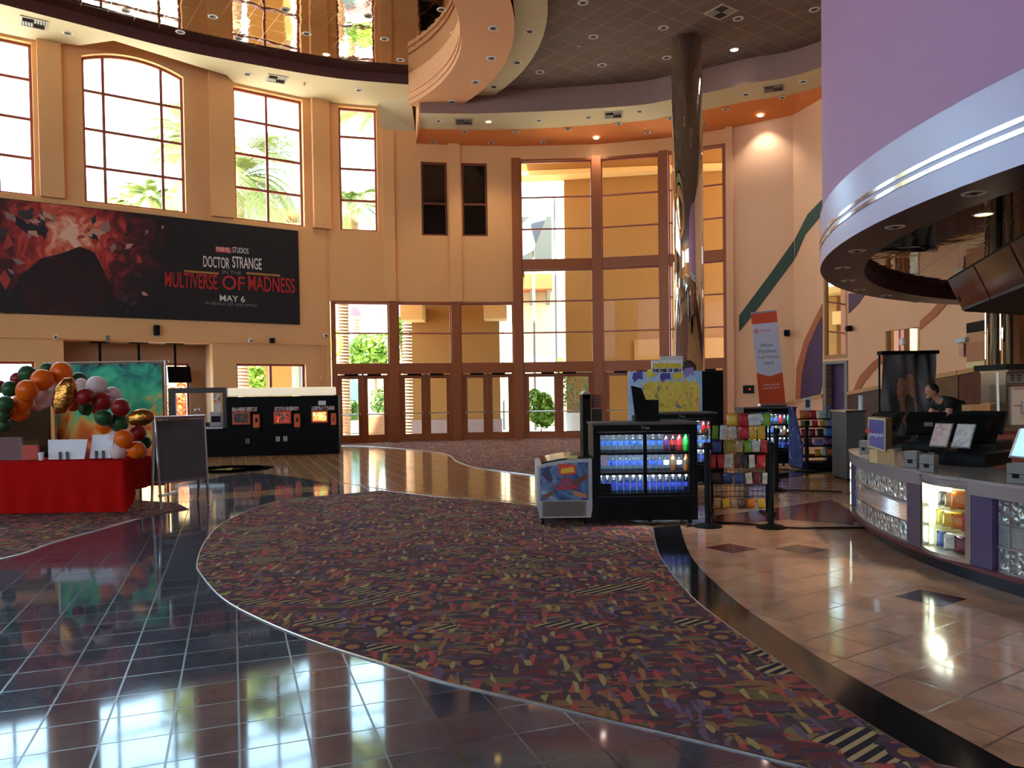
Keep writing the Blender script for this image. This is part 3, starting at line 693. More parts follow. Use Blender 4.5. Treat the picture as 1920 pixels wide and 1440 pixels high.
# sunlit building across the plaza
q = D(1010, 820, 38); r = thing('shop_building', 'sunlit pale stucco building with orange eave across the plaza', 'building', (q.x, q.y, 0))
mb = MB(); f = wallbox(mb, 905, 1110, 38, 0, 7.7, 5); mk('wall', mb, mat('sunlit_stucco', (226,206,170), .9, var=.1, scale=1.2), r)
mb = MB(); f.box(mb, 1.2, 3.45, 6.55, 7.25, -1.3, -.01); mk('eave', mb, mat('orange_eave', (170,92,46), .8), r)
for u in (1.5, 2.4, 3.2):
    mb = MB(); mb.slab([f.pt(u, 6.52, -.02), f.pt(u, 6.52, -1.1), f.pt(u, 5.9, -.02)], f.d*.16); mk('bracket', mb, M_grey, r)
mb = MB(); f.box(mb, .0, 3.9, 7.7, 8.2, .4, 4.5); mk('roof_slab', mb, mat('slate_roof', (66,72,76), .8), r)
mb = MB(); wallbox(mb, 1057, 1090, 36.5, 0, 11.4, .6); mk('tower', mb, mat('sunlit_stucco', (226,206,170)), r)
mb = MB(); f.box(mb, 1.9, 3.6, 8.2, 10.6, 1.5, 3.5); mk('roof_monitor', mb, mat('grey_green_panel', (58,58,50), .7), r)
mb = MB(); f.box(mb, 3.6, 4.1, 0, 3.3, -.35, -.01); mk('column', mb, M_stucco, r)
# shade sail
A_, B_, C_, D_ = D(940, 455, 34), D(1040, 368, 35), D(1000, 470, 33.2), D(930, 505, 33)
mb = MB(); mb.slab([A_, B_, C_, D_], (0, .06, .05)); r = thing('shade_sail', 'sloping grey canvas shade sail on masts above the plaza', 'awning', (D_.x, D_.y, 0)); mk('canvas', mb, mat('grey_canvas', (78,78,80), .85), r)
for q in (A_, B_, C_, D_):
    mb = MB(); mb.cyl((q.x, q.y+.15, -.03), (q.x, q.y+.15, q.z+.1), .06); mk('mast', mb, M_grey, r)
# left-hand arcade
q = D(690, 820, 33); r = thing('arcade', 'mauve beam arcade with white wall beyond the leftmost glass doors', 'arcade', (q.x, q.y, 0))
mb = MB(); wallbox(mb, 636, 775, 32.5, 4.95, 5.45, .5); mk('beam', mb, mat('mauve_beam', (170,140,158), .8), r)
mb = MB(); wallbox(mb, 560, 760, 52, 0, 4.2, 3); mk('wall', mb, M_stucco2, r)
mb = MB(); wallbox(mb, 652, 676, 38, 0, 3.0, 2); mk('kiosk', mb, mat('blue_grey_panel', (120,150,160), .6), r)
# round wall sign seen past the door jamb
c = D(613, 643, 30); mb = MB(); Rt = FR((c.x-1, c.y), (c.x+1, c.y))
for k in range(40):
    pass
mb.tube([(c.x+.55*math.cos(2*PI*k/36), c.y, c.z+.62*math.sin(2*PI*k/36)) for k in range(37)], .07, 8)
mb.cyl((c.x, c.y+.02, c.z), (c.x, c.y+.06, c.z), .42, n=28)
mb.cyl((c.x, c.y+.3, 0), (c.x, c.y+.3, c.z), .06)
o = mk('ring_sign', mb, mat('yellow_ring', (220,190,60), .5)); tag(o, 'round yellow ring sign on a post seen beside the leftmost door', 'sign')
# low planter walls with hedges
M_leafA = mat('sunlit_leaf', (120,158,50), .6, var=.3, scale=3); M_leafB = mat('deep_leaf', (74,112,44), .6, var=.3, scale=3); M_leafP = mat('palm_leaf', (128,140,76), .6, var=.25, scale=3)
M_bark = mat('palm_bark', (150,120,92), .9, var=.3, scale=9)
def leaves(mb, c, r, n, s, seed):
    rnd = random.Random(seed); c = V(c)
    for i in range(n):
        d = V((rnd.gauss(0,1), rnd.gauss(0,1), rnd.gauss(0,1))).normalized(); k = rnd.uniform(.55, 1)**.5
        p = c+V((d.x*r[0]*k, d.y*r[1]*k, d.z*r[2]*k)); a = V((rnd.gauss(0,1), rnd.gauss(0,1), rnd.gauss(0,1))).normalized(); b = a.cross(d).normalized() if abs(a.dot(d)) < .95 else V((1,0,0))
        t = s*rnd.uniform(.6, 1.3); w_ = d.cross(b)*.25
        mb.poly([p-b*t, p+a.cross(b)*t*.4+w_*t, p+b*t, p-a.cross(b)*t*.4-w_*t])
def planter(name, label, px0, px1, Y, h, hh, seed, dep=1.0, m=M_concrete):
    a, b = D(px0, 735, Y), D(px1, 735, Y); c = (a+b)/2
    r = thing(name, label, 'planter', (c.x, c.y+dep/2, 0))
    mb = MB(); mb.box((c.x, c.y+dep/2, h/2), (b.x-a.x, dep, h)); mk('planter_wall', mb, m, r)
    mb = MB(); mb.box((c.x, c.y+dep/2, h+hh*.42), (b.x-a.x-.1, dep-.1, hh*.8)); mb.sm = False
    leaves(mb, (c.x, c.y+dep/2, h+hh*.5), ((b.x-a.x)*.62, dep*.75, hh*.62), 900, .12, seed); mk('hedge', mb, M_leafB if seed % 2 else M_leafA, r)
planter('hedge_planter', 'low planter wall with clipped hedge outside the leftmost doors', 628, 672, 32.5, .55, .75, 1)
planter('hedge_planter', 'clipped hedge in a low planter behind the second pair of doors', 752, 774, 32.0, .35, 1.1, 3)
def tree(name, label, px, py, Y, r, n, seed, trunk=.1, m=M_leafA, s=.16, cat='tree'):
    c = D(px, py, Y); R_ = thing(name, label, cat, (c.x, c.y, 0))
    mb = MB(); mb.tube([(c.x, c.y, 0), (c.x+.05, c.y, c.z*.5), (c.x, c.y, c.z)], [trunk, trunk*.8, trunk*.5], 8)
    rnd = random.Random(seed)
    for k in range(5):
        a = rnd.uniform(0, 2*PI); mb.tube([(c.x, c.y, c.z*.6), (c.x+r[0]*.7*math.cos(a), c.y+r[1]*.7*math.sin(a), c.z+r[2]*rnd.uniform(-.1,.5))], [trunk*.5, trunk*.15], 6)
    mk('trunk', mb, M_bark, R_)
    mb = MB()
    for k in range(4):
        leaves(mb, c+V((rnd.uniform(-.5,.5)*r[0], rnd.uniform(-.4,.4)*r[1], rnd.uniform(-.4,.4)*r[2])), (r[0]*.7, r[1]*.7, r[2]*.7), n//4, s, seed*10+k)
    mk('foliage', mb, m, R_); return R_
tree('street_tree', 'leafy green tree seen through the panes above the leftmost doors', 702, 652, 37, (1.15,1,1.0), 1500, 5)
tree('street_tree', 'slim green tree beside the ochre pier outside', 757, 612, 34.6, (.5,.6,1.5), 1000, 6)
tree('young_tree', 'thin young tree in front of the sunlit wall outside the leftmost door', 712, 752, 33, (.35,.4,.8), 400, 7, .05, M_leafB, .1)
tree('shrub', 'tall yellow-green shrub outside the fourth pair of doors', 1014, 757, 31, (.5,.45,1.0), 1500, 8, .03, M_leafA, .12, 'shrub')
# terracotta pot with a sparse shrub
c = D(1082, 800, 29.4); r = thing('potted_shrub', 'sparse dark shrub in a large pale pot outside the fourth doors', 'potted shrub', (c.x, c.y, 0))
mb = MB(); mb.sm = True; mb.lathe([(.32,0),(.4,.25),(.44,.7),(.47,.72),(.47,.8),(.42,.8),(.4,.7)], 24, (c.x, c.y, 0)); mk('pot', mb, M_concrete, r)
mb = MB()
for k in range(7):
    a = k*.9; mb.tube([(c.x, c.y, .7), (c.x+.25*math.cos(a), c.y+.2*math.sin(a), 1.5), (c.x+.55*math.cos(a), c.y+.4*math.sin(a), 2.3)], [.02,.015,.006], 5)
mk('stems', mb, M_bark, r)
mb = MB(); leaves(mb, (c.x, c.y, 1.75), (.75,.5,.85), 520, .07, 91); mk('foliage', mb, M_leafB, r)
# a stone bench-like block and rock in the doorway view
c = D(735, 775, 30.0); mb = MB(); mb.rbox((c.x-.55, c.y, .45), (.95,.6,.9), .15, seg=3); o = mk('trash_bin', mb, mat('brown_bin', (150,104,70), .7)); tag(o, 'squat brown bin on the plaza outside the leftmost doors', 'bin')
# palms
def palm(label, px, py, Y, rad, n, seed, trunk_r=.2, group=None, droop=1.0):
    c = D(px, py, Y); r = thing('palm_tree', label, 'palm tree', (c.x, c.y, 0), 0, group); rnd = random.Random(seed)
    mb = MB(); pr = []; k = 0; z = 0
    while z < c.z:
        pr += [(trunk_r*1.12, z), (trunk_r*.93, z+.16)]; z += .17
    mb.lathe(pr, 12, (c.x, c.y, 0)); mk('trunk', mb, M_bark, r)
    mb = MB()
    for i in range(n):
        a = 2*PI*i/n+rnd.uniform(-.2,.2); el = rnd.uniform(-.2, 1.25); L_ = rad*rnd.uniform(.8, 1.1)
        h = V((math.cos(a), math.sin(a), 0)); pts = []; p = V(c); th = el
        for k in range(9):
            pts.append(p.copy()); p = p+(h*math.cos(th)+V((0,0,math.sin(th))))*L_/8; th -= .2*droop
        mb.tube(pts, [.035*(1-k/10) for k in range(9)], 4)
        sd = V((-h.y, h.x, 0))
        for k in range(1, 8):
            for q in range(4):
                t = k+q/4; j = min(7, int(t)); b0 = pts[j].lerp(pts[min(8, j+1)], t-j); dr = (pts[min(8, j+1)]-pts[j]).normalized()
                ln = rad*.3*math.sin(PI*min(1, (t+.6)/9.2))+.05
                for s_ in (-1, 1):
                    tip = b0+(sd*s_*.8+dr*.7-V((0,0,.28)))*ln; mb.poly([b0-dr*.045, tip, b0+dr*.05])
    mk('crown', mb, M_leafP, r); return r
palm('large feathery palm filling the third upper window from the left', 448, 335, 33, 4.0, 44, 1)
palm('feathery palm whose fronds cross the narrow upper window', 728, 225, 31.5, 3.3, 34, 2)
palm('short bushy palm low in the narrow upper window', 664, 385, 41, 3.0, 44, 3)
palm('palm at the right edge of the arched upper window', 368, 270, 41, 3.2, 36, 4)
palm('distant palm low in the middle of the arched upper window', 282, 372, 44, 2.0, 30, 5)
palm('distant palm low at the right of the arched upper window', 322, 380, 50, 2.0, 24, 6)
palm('distant palm low at the left of the arched upper window', 243, 382, 52, 1.8, 26, 7)
def trunk(label, px, Y):
    c = D(px, 735, Y); mb = MB(); pr = []; z = 0
    while z < 7: pr += [(.27, z), (.2, z+.12)]; z += .13
    mb.lathe(pr, 14, (c.x, c.y, 0)); o = mk('palm_tree', mb, M_bark); tag(o, label, 'palm tree')
trunk('ridged palm trunk standing outside the leftmost doors', 646, 31.6); trunk('ridged palm trunk beside the ochre pier outside the second doors', 767, 31.0)
trunk('ridged palm trunk outside the small window over the ticket counter', 456, 30)
# buildings beyond the upper windows
r = thing('distant_building', 'pale distant building with grey roof low in the arched window', 'building', D(200, 745, 56))
mb = MB(); wallbox(mb, 100, 380, 56, 0, 15.6, 6); mk('wall', mb, M_stucco2, r)
mb = MB(); wallbox(mb, 163, 216, 55, 15.6, 16.9, 5); mk('roof', mb, mat('slate_roof2', (130,134,140), .8), r)
r = thing('distant_building', 'pale building with terracotta roof low in the third upper window', 'building', D(520, 740, 58))
mb = MB(); wallbox(mb, 425, 600, 58, 0, 14.6, 6); mk('wall', mb, M_stucco2, r)
mb = MB(); wallbox(mb, 500, 600, 57, 15.1, 15.5, 8); mk('roof', mb, M_terra, r)
r = thing('distant_building', 'tan wall with pale column outside the small window over the ticket counter', 'building', D(525, 740, 34))
mb = MB(); wallbox(mb, 480, 545, 34, 0, 6, 1); mk('wall', mb, M_stucco, r)
mb = MB(); wallbox(mb, 548, 556, 33, 0, 6, .4); mk('column', mb, M_stucco2, r)
mb = MB(); wallbox(mb, 557, 600, 35, 0, 3, 1); mk('shopfront', mb, mat('blue_grey_panel', (120,150,160), .6), r)
tree('street_tree', 'orange-leaved tree outside the window behind the ticket booth', 335, 745, 29, (1.0,.6,1.3), 700, 11, .07, mat('orange_leaf', (200,110,60), .6, var=.3))
tree('street_tree', 'yellow-green tree outside the small window over the ticket counter', 478, 705, 32, (.5,.5,.8), 600, 12, .06, M_leafA)
# ================================================================== LEFT SIDE OF THE HALL
def rect(fr, px0, py0, px1, py1, w):
    u0, z1 = fr.uz(px0, py0, w); u1, z0 = fr.uz(px1, py1, w); return u0, u1, z0, z1
def ptext(fr, w, px0, py0, px1, py1, s, m, parent, bold=.0, depth=.004):
    a = fr.uz(px0, (py0+py1)/2, w); b = fr.uz(px1, (py0+py1)/2, w); c = fr.uz((px0+px1)/2, (py0+py1)/2, w)
    h = abs(fr.uz((px0+px1)/2, py0, w)[1]-fr.uz((px0+px1)/2, py1, w)[1])
    return text(s, h/.7, frameM(fr.pt(c[0], c[1], w), fr.d), m, parent, depth, width=b[0]-a[0], bold=bold)
def pbox(fr, name, m, parent, px0, py0, px1, py1, w0, w1, r=0):
    u0, u1, z0, z1 = rect(fr, px0, py0, px1, py1, w0); mb = MB()
    if r: 
        c = fr.pt((u0+u1)/2, (z0+z1)/2, (w0+w1)/2); R = Matrix((fr.d, fr.n, V((0,0,1)))).transposed()
        mb.rbox(c, (u1-u0, w1-w0, z1-z0), r, R)
    else: fr.box(mb, u0, u1, z0, z1, w0, w1)
    return mk(name, mb, m, parent)
# ---- the long film banner
def burst(name, c, rad):
    m, nt, b = _new(name); N, L = nt.nodes.new, nt.links.new
    geo = N('ShaderNodeNewGeometry'); ds = N('ShaderNodeVectorMath'); ds.operation = 'DISTANCE'; ds.inputs[1].default_value = c; L(geo.outputs['Position'], ds.inputs[0])
    nz = N('ShaderNodeTexNoise'); nz.inputs['Scale'].default_value = 1.6; nz.inputs['Detail'].default_value = 7; nz.inputs['Distortion'].default_value = 2.5; L(geo.outputs['Position'], nz.inputs['Vector'])
    ma = N('ShaderNodeMath'); ma.operation = 'MULTIPLY_ADD'; ma.inputs[1].default_value = 1/rad; L(ds.outputs['Value'], ma.inputs[0])
    mb_ = N('ShaderNodeMath'); mb_.operation = 'MULTIPLY_ADD'; mb_.inputs[1].default_value = 1.1; mb_.inputs[2].default_value = -.55; L(nz.outputs['Fac'], mb_.inputs[0]); L(mb_.outputs[0], ma.inputs[2])
    cr = N('ShaderNodeValToRGB'); e = cr.color_ramp.elements
    st = [(.0,(240,190,160)),(.2,(214,96,70)),(.38,(170,44,40)),(.6,(84,24,28)),(.85,(32,18,24)),(1,(16,14,20))]
    while len(e) < len(st): e.new(.5)
    for i, (p, cc) in enumerate(st): e[i].position = p; e[i].color = (*lin(cc), 1)
    L(ma.outputs[0], cr.inputs[0]); L(cr.outputs[0], b.inputs['Base Color']); b.inputs['Roughness'].default_value = .6; return m
BW = -.12
uA, uB = LU(-260, 480), FL.uz(561, 520, BW)[0]; zA, zB = 3.88, 6.86
r = thing('wall_banner', 'long dark red and black film banner below the upper left windows', 'banner', FL.pt((uA+uB)/2, zA, BW))
mb = MB(); FL.box(mb, uA, uB, zA, zB, BW+.005, -.062); mk('banner_sheet', mb, mat('banner_black', (17,15,21), .55), r)
um = FL.uz(330, 500, BW)[0]; cc = FL.pt(*FL.uz(128, 440, BW), BW)
mb = MB(); FL.box(mb, uA+.02, um, zA+.02, zB-.02, BW, BW+.004); mk('printed_burst', mb, burst('banner_burst', cc, 2.6), r)
rnd = random.Random(4); shc = [mat('shard_a', (150,120,116), .6), mat('shard_b', (60,48,54), .6), mat('shard_c', (170,60,50), .6), mat('shard_d', (200,150,130), .6), mat('shard_e', (30,28,36), .6)]
for k in range(64):
    px = rnd.choice([rnd.uniform(2, 90), rnd.uniform(170, 335), rnd.uniform(10, 240)]); lo, hi = 383+px*.11, 590+px*.02; py = rnd.uniform(lo+8, hi-8) if not 40 < px < 200 else rnd.uniform(lo+4, lo+45)
    u, z = FL.uz(px, py, BW); s = rnd.uniform(.05, .3)*(1 if px < 200 else .6); a = rnd.uniform(0, 6.3)
    pts = [(u+s*math.cos(a+t)*q, z+s*math.sin(a+t)*q) for t, q in ((0,1),(rnd.uniform(1.2,2),.5),(rnd.uniform(2.6,3.4),.9),(rnd.uniform(4,5),.45))]
    if all(uA < p[0] < um and zA+.03 < p[1] < zB-.03 for p in pts):
        mb = MB(); mb.slab([FL.pt(*p, BW) for p in pts], -FL.n*(.003+.0002*(k % 10))); mk('printed_shard', mb, rnd.choice(shc), r)
pts = [FL.uz(x, y, BW) for x, y in ((8,588),(22,545),(44,512),(78,484),(112,476),(150,462),(178,474),(196,510),(212,548),(228,586))]
mb = MB(); mb.slab([FL.pt(*p, BW) for p in pts], -FL.n*.006); mk('printed_mound', mb, mottle('banner_mound', [(.35,(20,12,16)),(.6,(44,14,18)),(.8,(96,24,24))], 1.2), r)
M_lw = mat('banner_letter_white', (226,220,212), .6); M_lr = mat('banner_letter_red', (190,34,34), .6); M_lg = mat('banner_letter_grey', (128,124,124), .6)
pbox(FL, 'logo_patch', mat('logo_red', (196,40,40), .6), r, 404, 462, 434, 475, BW-.004, BW)
ptext(FL, BW-.006, 406, 464, 432, 473, 'MARVEL', M_lw, r); ptext(FL, BW-.002, 436, 465, 466, 475.5, 'STUDIOS', M_lw, r)
ptext(FL, BW-.002, 381, 483, 430, 503, 'DOCTOR', M_lw, r, .003); ptext(FL, BW-.002, 436, 484, 491, 505, 'STRANGE', M_lw, r, .003)
ptext(FL, BW-.002, 417, 508, 452, 515, 'IN THE', M_lg, r)
ptext(FL, BW-.002, 310, 514, 408, 542, 'MULTIVERSE', M_lr, r, .003); ptext(FL, BW-.002, 417, 519, 459, 545, 'OF', M_lr, r, .003); ptext(FL, BW-.002, 466, 521, 553, 549, 'MADNESS', M_lr, r, .003)
ptext(FL, BW-.002, 412, 555, 459, 566, 'MAY 6', M_lw, r, .003); ptext(FL, BW-.002, 386, 568, 483, 573.5, 'IN REALD 3D AND IMAX', M_lg, r)
for a, b in ((345, 410), (462, 525)): pbox(FL, 'printed_rule', mat('rule_gold', (170,120,60), .6), r, a, 510 if a < 400 else 514, b, 511 if a < 400 else 515, BW-.004, BW)
# ---- small fittings on the left wall
def fitting(name, label, cat, fr, px, py, du, dz, dw, m, w=0.0, lens=True, bracket=True):
    u, z = fr.uz(px, py, w); r = thing(name, label, cat, fr.pt(u, z-dz/2, w))
    mb = MB(); R = Matrix((fr.d, fr.n, V((0,0,1)))).transposed()
    mb.rbox(fr.pt(u, z, w-dw/2-.05), (du, dw, dz), min(du,dw,dz)*.2, R); b = mk('housing', mb, m, r)
    if bracket: mb = MB(); mb.cyl(fr.pt(u, z, w-.06), fr.pt(u, z, w+.002), min(du, dz)*.25); mk('bracket', mb, M_grey, r)
    if lens: mb = MB(); mb.cyl(fr.pt(u, z-.01, w-dw-.045), fr.pt(u, z-.01, w-dw-.075), min(du, dz)*.3); mk('lens', mb, M_blackg, r)
    return r
fitting('security_camera', 'small white camera on the wall below the banner, far left', 'camera', FL, 103, 633, .1, .12, .16, M_white)
fitting('wall_sensor', 'grey sensor box on the wall just above the recess', 'sensor', FL, 201, 636, .09, .2, .08, M_grey, lens=False)
fitting('wall_speaker', 'black speaker on the wall under the middle of the banner', 'speaker', FL, 292, 620, .16, .3, .18, M_black)
fitting('security_camera', 'small white camera under the conduit above the ticket counter', 'camera', FL, 467, 639, .1, .13, .15, M_white)
fitting('security_camera', 'black dome camera under the conduit above the ticket counter', 'camera', FL, 508, 639, .15, .16, .15, M_black)
fitting('security_camera', 'white camera at the right end of the conduit, beside the glass doors', 'camera', FL, 606, 630, .12, .12, .2, M_white)
fitting('wall_sensor', 'small tan box on the wall right of the ticket counter window', 'sensor', FL, 600, 708, .14, .16, .06, M_wall, lens=False, bracket=False)
u0, z0 = FL.uz(378, 632, 0); u1, z1 = FL.uz(606, 634, 0); zc = (z0+z1)/2
mb = MB(); FL.box(mb, u0, u1, zc-.03, zc+.03, -.05, 0); FL.box(mb, u1-.06, u1, .9, zc-.03, -.05, 0); o = mk('conduit', mb, M_wall); tag(o, 'thin painted conduit running along the wall and down beside the doors', 'conduit')
# ---- hanging monitors in the recess
def hang(label, px, pole_b, scr):
    u, z = FL.uz(px, 645, .35); r = thing('hanging_monitor', label, 'monitor', FL.pt(u, ZN, .45), 0, 'monitors hung in the recess')
    mb = MB(); FL.box(mb, u-.24, u+.24, ZN-.03, ZN, .3, .6); mk('ceiling_plate', mb, M_blackm, r)
    zb = FL.uz(px, pole_b, .45)[1]; mb = MB(); mb.cyl(FL.pt(u, ZN-.03, .45), FL.pt(u, zb, .45), .035); mk('pole', mb, M_blackm, r)
    a = FL.uz(scr[0], 700, .4)[0]; b = FL.uz(scr[1], 700, .4)[0]; zt = FL.uz(px, scr[2], .4)[1]; z2 = FL.uz(px, scr[3], .4)[1]
    mb = MB(); mb.hexa([FL.pt(*q) for q in ((a-.0,z2,.3),(b+.02,z2,.3),(b+.02,z2,.36),(a,z2,.36),(a,zt,.42),(b,zt,.42),(b,zt,.48),(a,zt,.48))]); s = mk('screen', mb, M_blackg, r)
    mb = MB(); FL.box(mb, a+.02, b-.02, z2-.015, z2, .3, .36); mk('bezel', mb, M_black, s)
hang('black monitor hung from the recess ceiling, right of the printed backdrop', 329, 690, (314, 357, 687, 717))
hang('monitor on the left pole in the recess, screen hidden behind the backdrop', 188, 692, (172, 214, 689, 719))
hang('monitor on the middle pole in the recess, screen hidden behind the backdrop', 261, 691, (245, 288, 688, 718))
# ---- ticket counter
a, b = G(318, 858.5), G(636, 850.5); FT = FR((a.x, a.y), (b.x, b.y))
tu = lambda px, py=780: FT.uz(px, py)[0]; tz = lambda py, px=470: FT.uz(px, py)[1]
r = thing('ticket_counter', 'long black ticket counter with self-service screens beside the entrance doors', 'ticket counter', FT.pt(FT.L/2, 0, .4))
zt = tz(743, 530); ztl = tz(727, 370); ua, ub = tu(329), tu(418); zo0, zo1 = tz(801, 370), tz(737, 370); uf = tu(425)
mb = MB(); FT.box(mb, uf, FT.L, 0, zt, 0, .7); mk('front_panel', mb, M_blackm, r)
mb = MB(); FT.box(mb, 0, uf-.002, 0, zo0-.02, 0, .7); mk('base_panel', mb, M_blackm, r)
mb = MB(); FT.box(mb, 0, ua, zo0, ztl, 0, .12); FT.box(mb, ub, uf-.002, zo0, ztl, 0, .12); FT.box(mb, ua, ub, zo1, ztl, 0, .12); mk('window_surround', mb, mat('dark_brown_surround', (44,28,24), .5), r)
mb = MB(); FT.box(mb, ua-.02, ub+.02, zo0-.05, zo0, -.12, .3); mk('shelf', mb, M_steel, r)
u0, u1 = tu(425.5), tu(629); mb = MB(); R = Matrix((FT.d, FT.n, V((0,0,1)))).transposed(); z1 = tz(727, 530)
mb.rbox(FT.pt((u0+u1)/2, (zt+z1)/2+.01, .2), (u1-u0, .25, z1-zt), .04, R, 3); mk('light_box', mb, mat('pale_light_box', (236,222,190), .4, emit=.35), r)
mb = MB(); FT.box(mb, 0, FT.L, 0, .1, .03, .69); mk('kick_board', mb, M_black, r)
mb = MB(); g = rect(FT, 329, 737, 418, 801, .06); mb.poly([FT.pt(g[0],g[2],.06), FT.pt(g[1],g[2],.06), FT.pt(g[1],g[3],.06), FT.pt(g[0],g[3],.06)]); mk('glass_pane', mb, M_glass, r)
M_oj = mat('orange_bezel', (206,84,30), .4); M_ojd = mat('orange_reader', (214,92,26), .4)
KT = [((435,764,481.5,771),(435,772.5,469,796),(474,777,487,802),'leftmost','dim dark screen',[(.4,(30,28,26)),(.6,(60,48,40)),(.75,(150,60,40))],.3),
      ((514.6,763,560,769.5),(512.7,771,546,794.5),(551,776,563,801),'middle','dark and red screen',[(.35,(30,60,50)),(.5,(40,30,30)),(.62,(190,50,30)),(.8,(220,120,90))],.8),
      ((584,762,627,768.5),(583.5,770,615,792.6),(620,775,630,797),'rightmost','bright orange and yellow screen',[(.3,(220,70,40)),(.5,(240,140,80)),(.6,(180,200,80)),(.75,(240,230,190))],1.2)]
for i, (h, s, c, pos, desc, st, em) in enumerate(KT):
    k = thing('ticket_kiosk', '%s orange-framed ticket kiosk on the black counter, %s' % (pos, desc), 'ticket kiosk', FT.pt((tu(s[0])+tu(c[2]))/2, tz(s[3]), -.06), 0, 'ticket kiosks on the counter')
    pbox(FT, 'header_strip', mottle('kiosk_header', [(.4,(90,40,30)),(.55,(190,180,180)),(.7,(220,120,80))], 9), k, *h, -.1, -.002)
    sc = pbox(FT, 'screen_frame', M_oj, k, *s, -.08, -.002, .015)
    pbox(FT, 'screen', mottle('kiosk_screen%d' % i, st, 7, emit=em), sc, s[0]+3, s[1]+3, s[2]-3, s[3]-3.5, -.086, -.078)
    cr = pbox(FT, 'card_reader', M_ojd, k, *c, -.13, -.002, .02)
    pbox(FT, 'keypad', M_black, cr, c[0]+4.5, c[1]+7, c[2]-4, c[1]+15, -.135, -.128)
    pbox(FT, 'receipt_slot', M_black, k, c[0]+1, c[3]+1, c[2]-1, c[3]+7, -.09, -.002)
for px, py, lb in ((521,823,'white outlet plate low on the ticket counter, left of the pair'), (535,822.5,'white outlet plate low on the ticket counter, right of the pair'), (464,827,'small outlet plate low on the ticket counter under the left kiosk')):
    u, z = FT.uz(px, py); r2 = thing('outlet_plate', lb, 'outlet', FT.pt(u, z-.07, 0))
    mb = MB(); FT.box(mb, u-.05, u+.05, z-.065, z+.065, -.012, 0); mk('plate', mb, M_grey if px < 500 else M_silver, r2)
    for dz in (-.03, .03):
        mb = MB(); FT.box(mb, u-.02, u+.02, z+dz-.014, z+dz+.014, -.016, -.01); mk('socket', mb, M_black, r2)
u, z = FT.uz(604, 755.5); mb = MB(); FT.box(mb, u-.1, u+.1, z-.06, z+.06, -.02, -.001); o = mk('notice_card', mb, M_whitep); tag(o, 'small grey notice card above the rightmost ticket kiosk', 'notice')
# clutter behind the ticket window
u, z = FT.uz(404, 800, .25); zs = zo0
def clutter(name, label, cat, px0, py0, px1, w, m, dep=.25, extra=None):
    u0, z1 = FT.uz(px0, py0, w); u1, _ = FT.uz(px1, py0, w); r = thing(name, label, cat, FT.pt((u0+u1)/2, zs, w+dep/2))
    mb = MB(); R = Matrix((FT.d, FT.n, V((0,0,1)))).transposed(); mb.rbox(FT.pt((u0+u1)/2, (zs+z1)/2, w+dep/2), (u1-u0, dep, z1-zs), .02, R); mk('casing', mb, m, r)
    mb = MB(); FT.box(mb, u0+.04, u1-.04, zs+(z1-zs)*.3, zs+(z1-zs)*.7, w-.012, w); mk('front_face', mb, extra or M_black, r)
clutter('ticket_printer', 'pale ticket printer behind the booth window, right side', 'printer', 393, 772, 416, .15, mat('pale_printer', (196,176,176), .5), .14)
clutter('cash_box', 'low grey box beside the printer behind the booth window', 'cash box', 382, 792, 392, .13, M_dgrey, .12)
u, z = FT.uz(371, 769, .3); r2 = thing('microphone', 'round silver microphone on a stem behind the booth window', 'microphone', FT.pt(u, zs, .22))
mb = MB(); mb.cyl(FT.pt(u, zs, .22), FT.pt(u, z-.03, .22), .012); mb.lathe([(.07,0),(.07,.015),(.0,.02)], 14, FT.pt(u, zs, .22)); mk('stem', mb, M_silver, r2)
mb = MB(); mb.sm = True; mb.ell(FT.pt(u, z, .22), (.07,.07,.07)); mk('head', mb, M_silver, r2)
for (a, b, c, d), m, lb in (((400,738,413,753), mottle('notice_print', [(.4,(230,226,220)),(.55,(200,120,90)),(.7,(90,90,120))], 6), 'coloured notice taped inside the booth window, upper'), ((403,756,414,772), M_whitep, 'plain white notice taped inside the booth window, lower')):
    g = rect(FT, a, b, c, d, .07); mb = MB(); FT.box(mb, g[0], g[1], g[2], g[3], .062, .066); o = mk('notice', mb, m); tag(o, lb, 'notice')
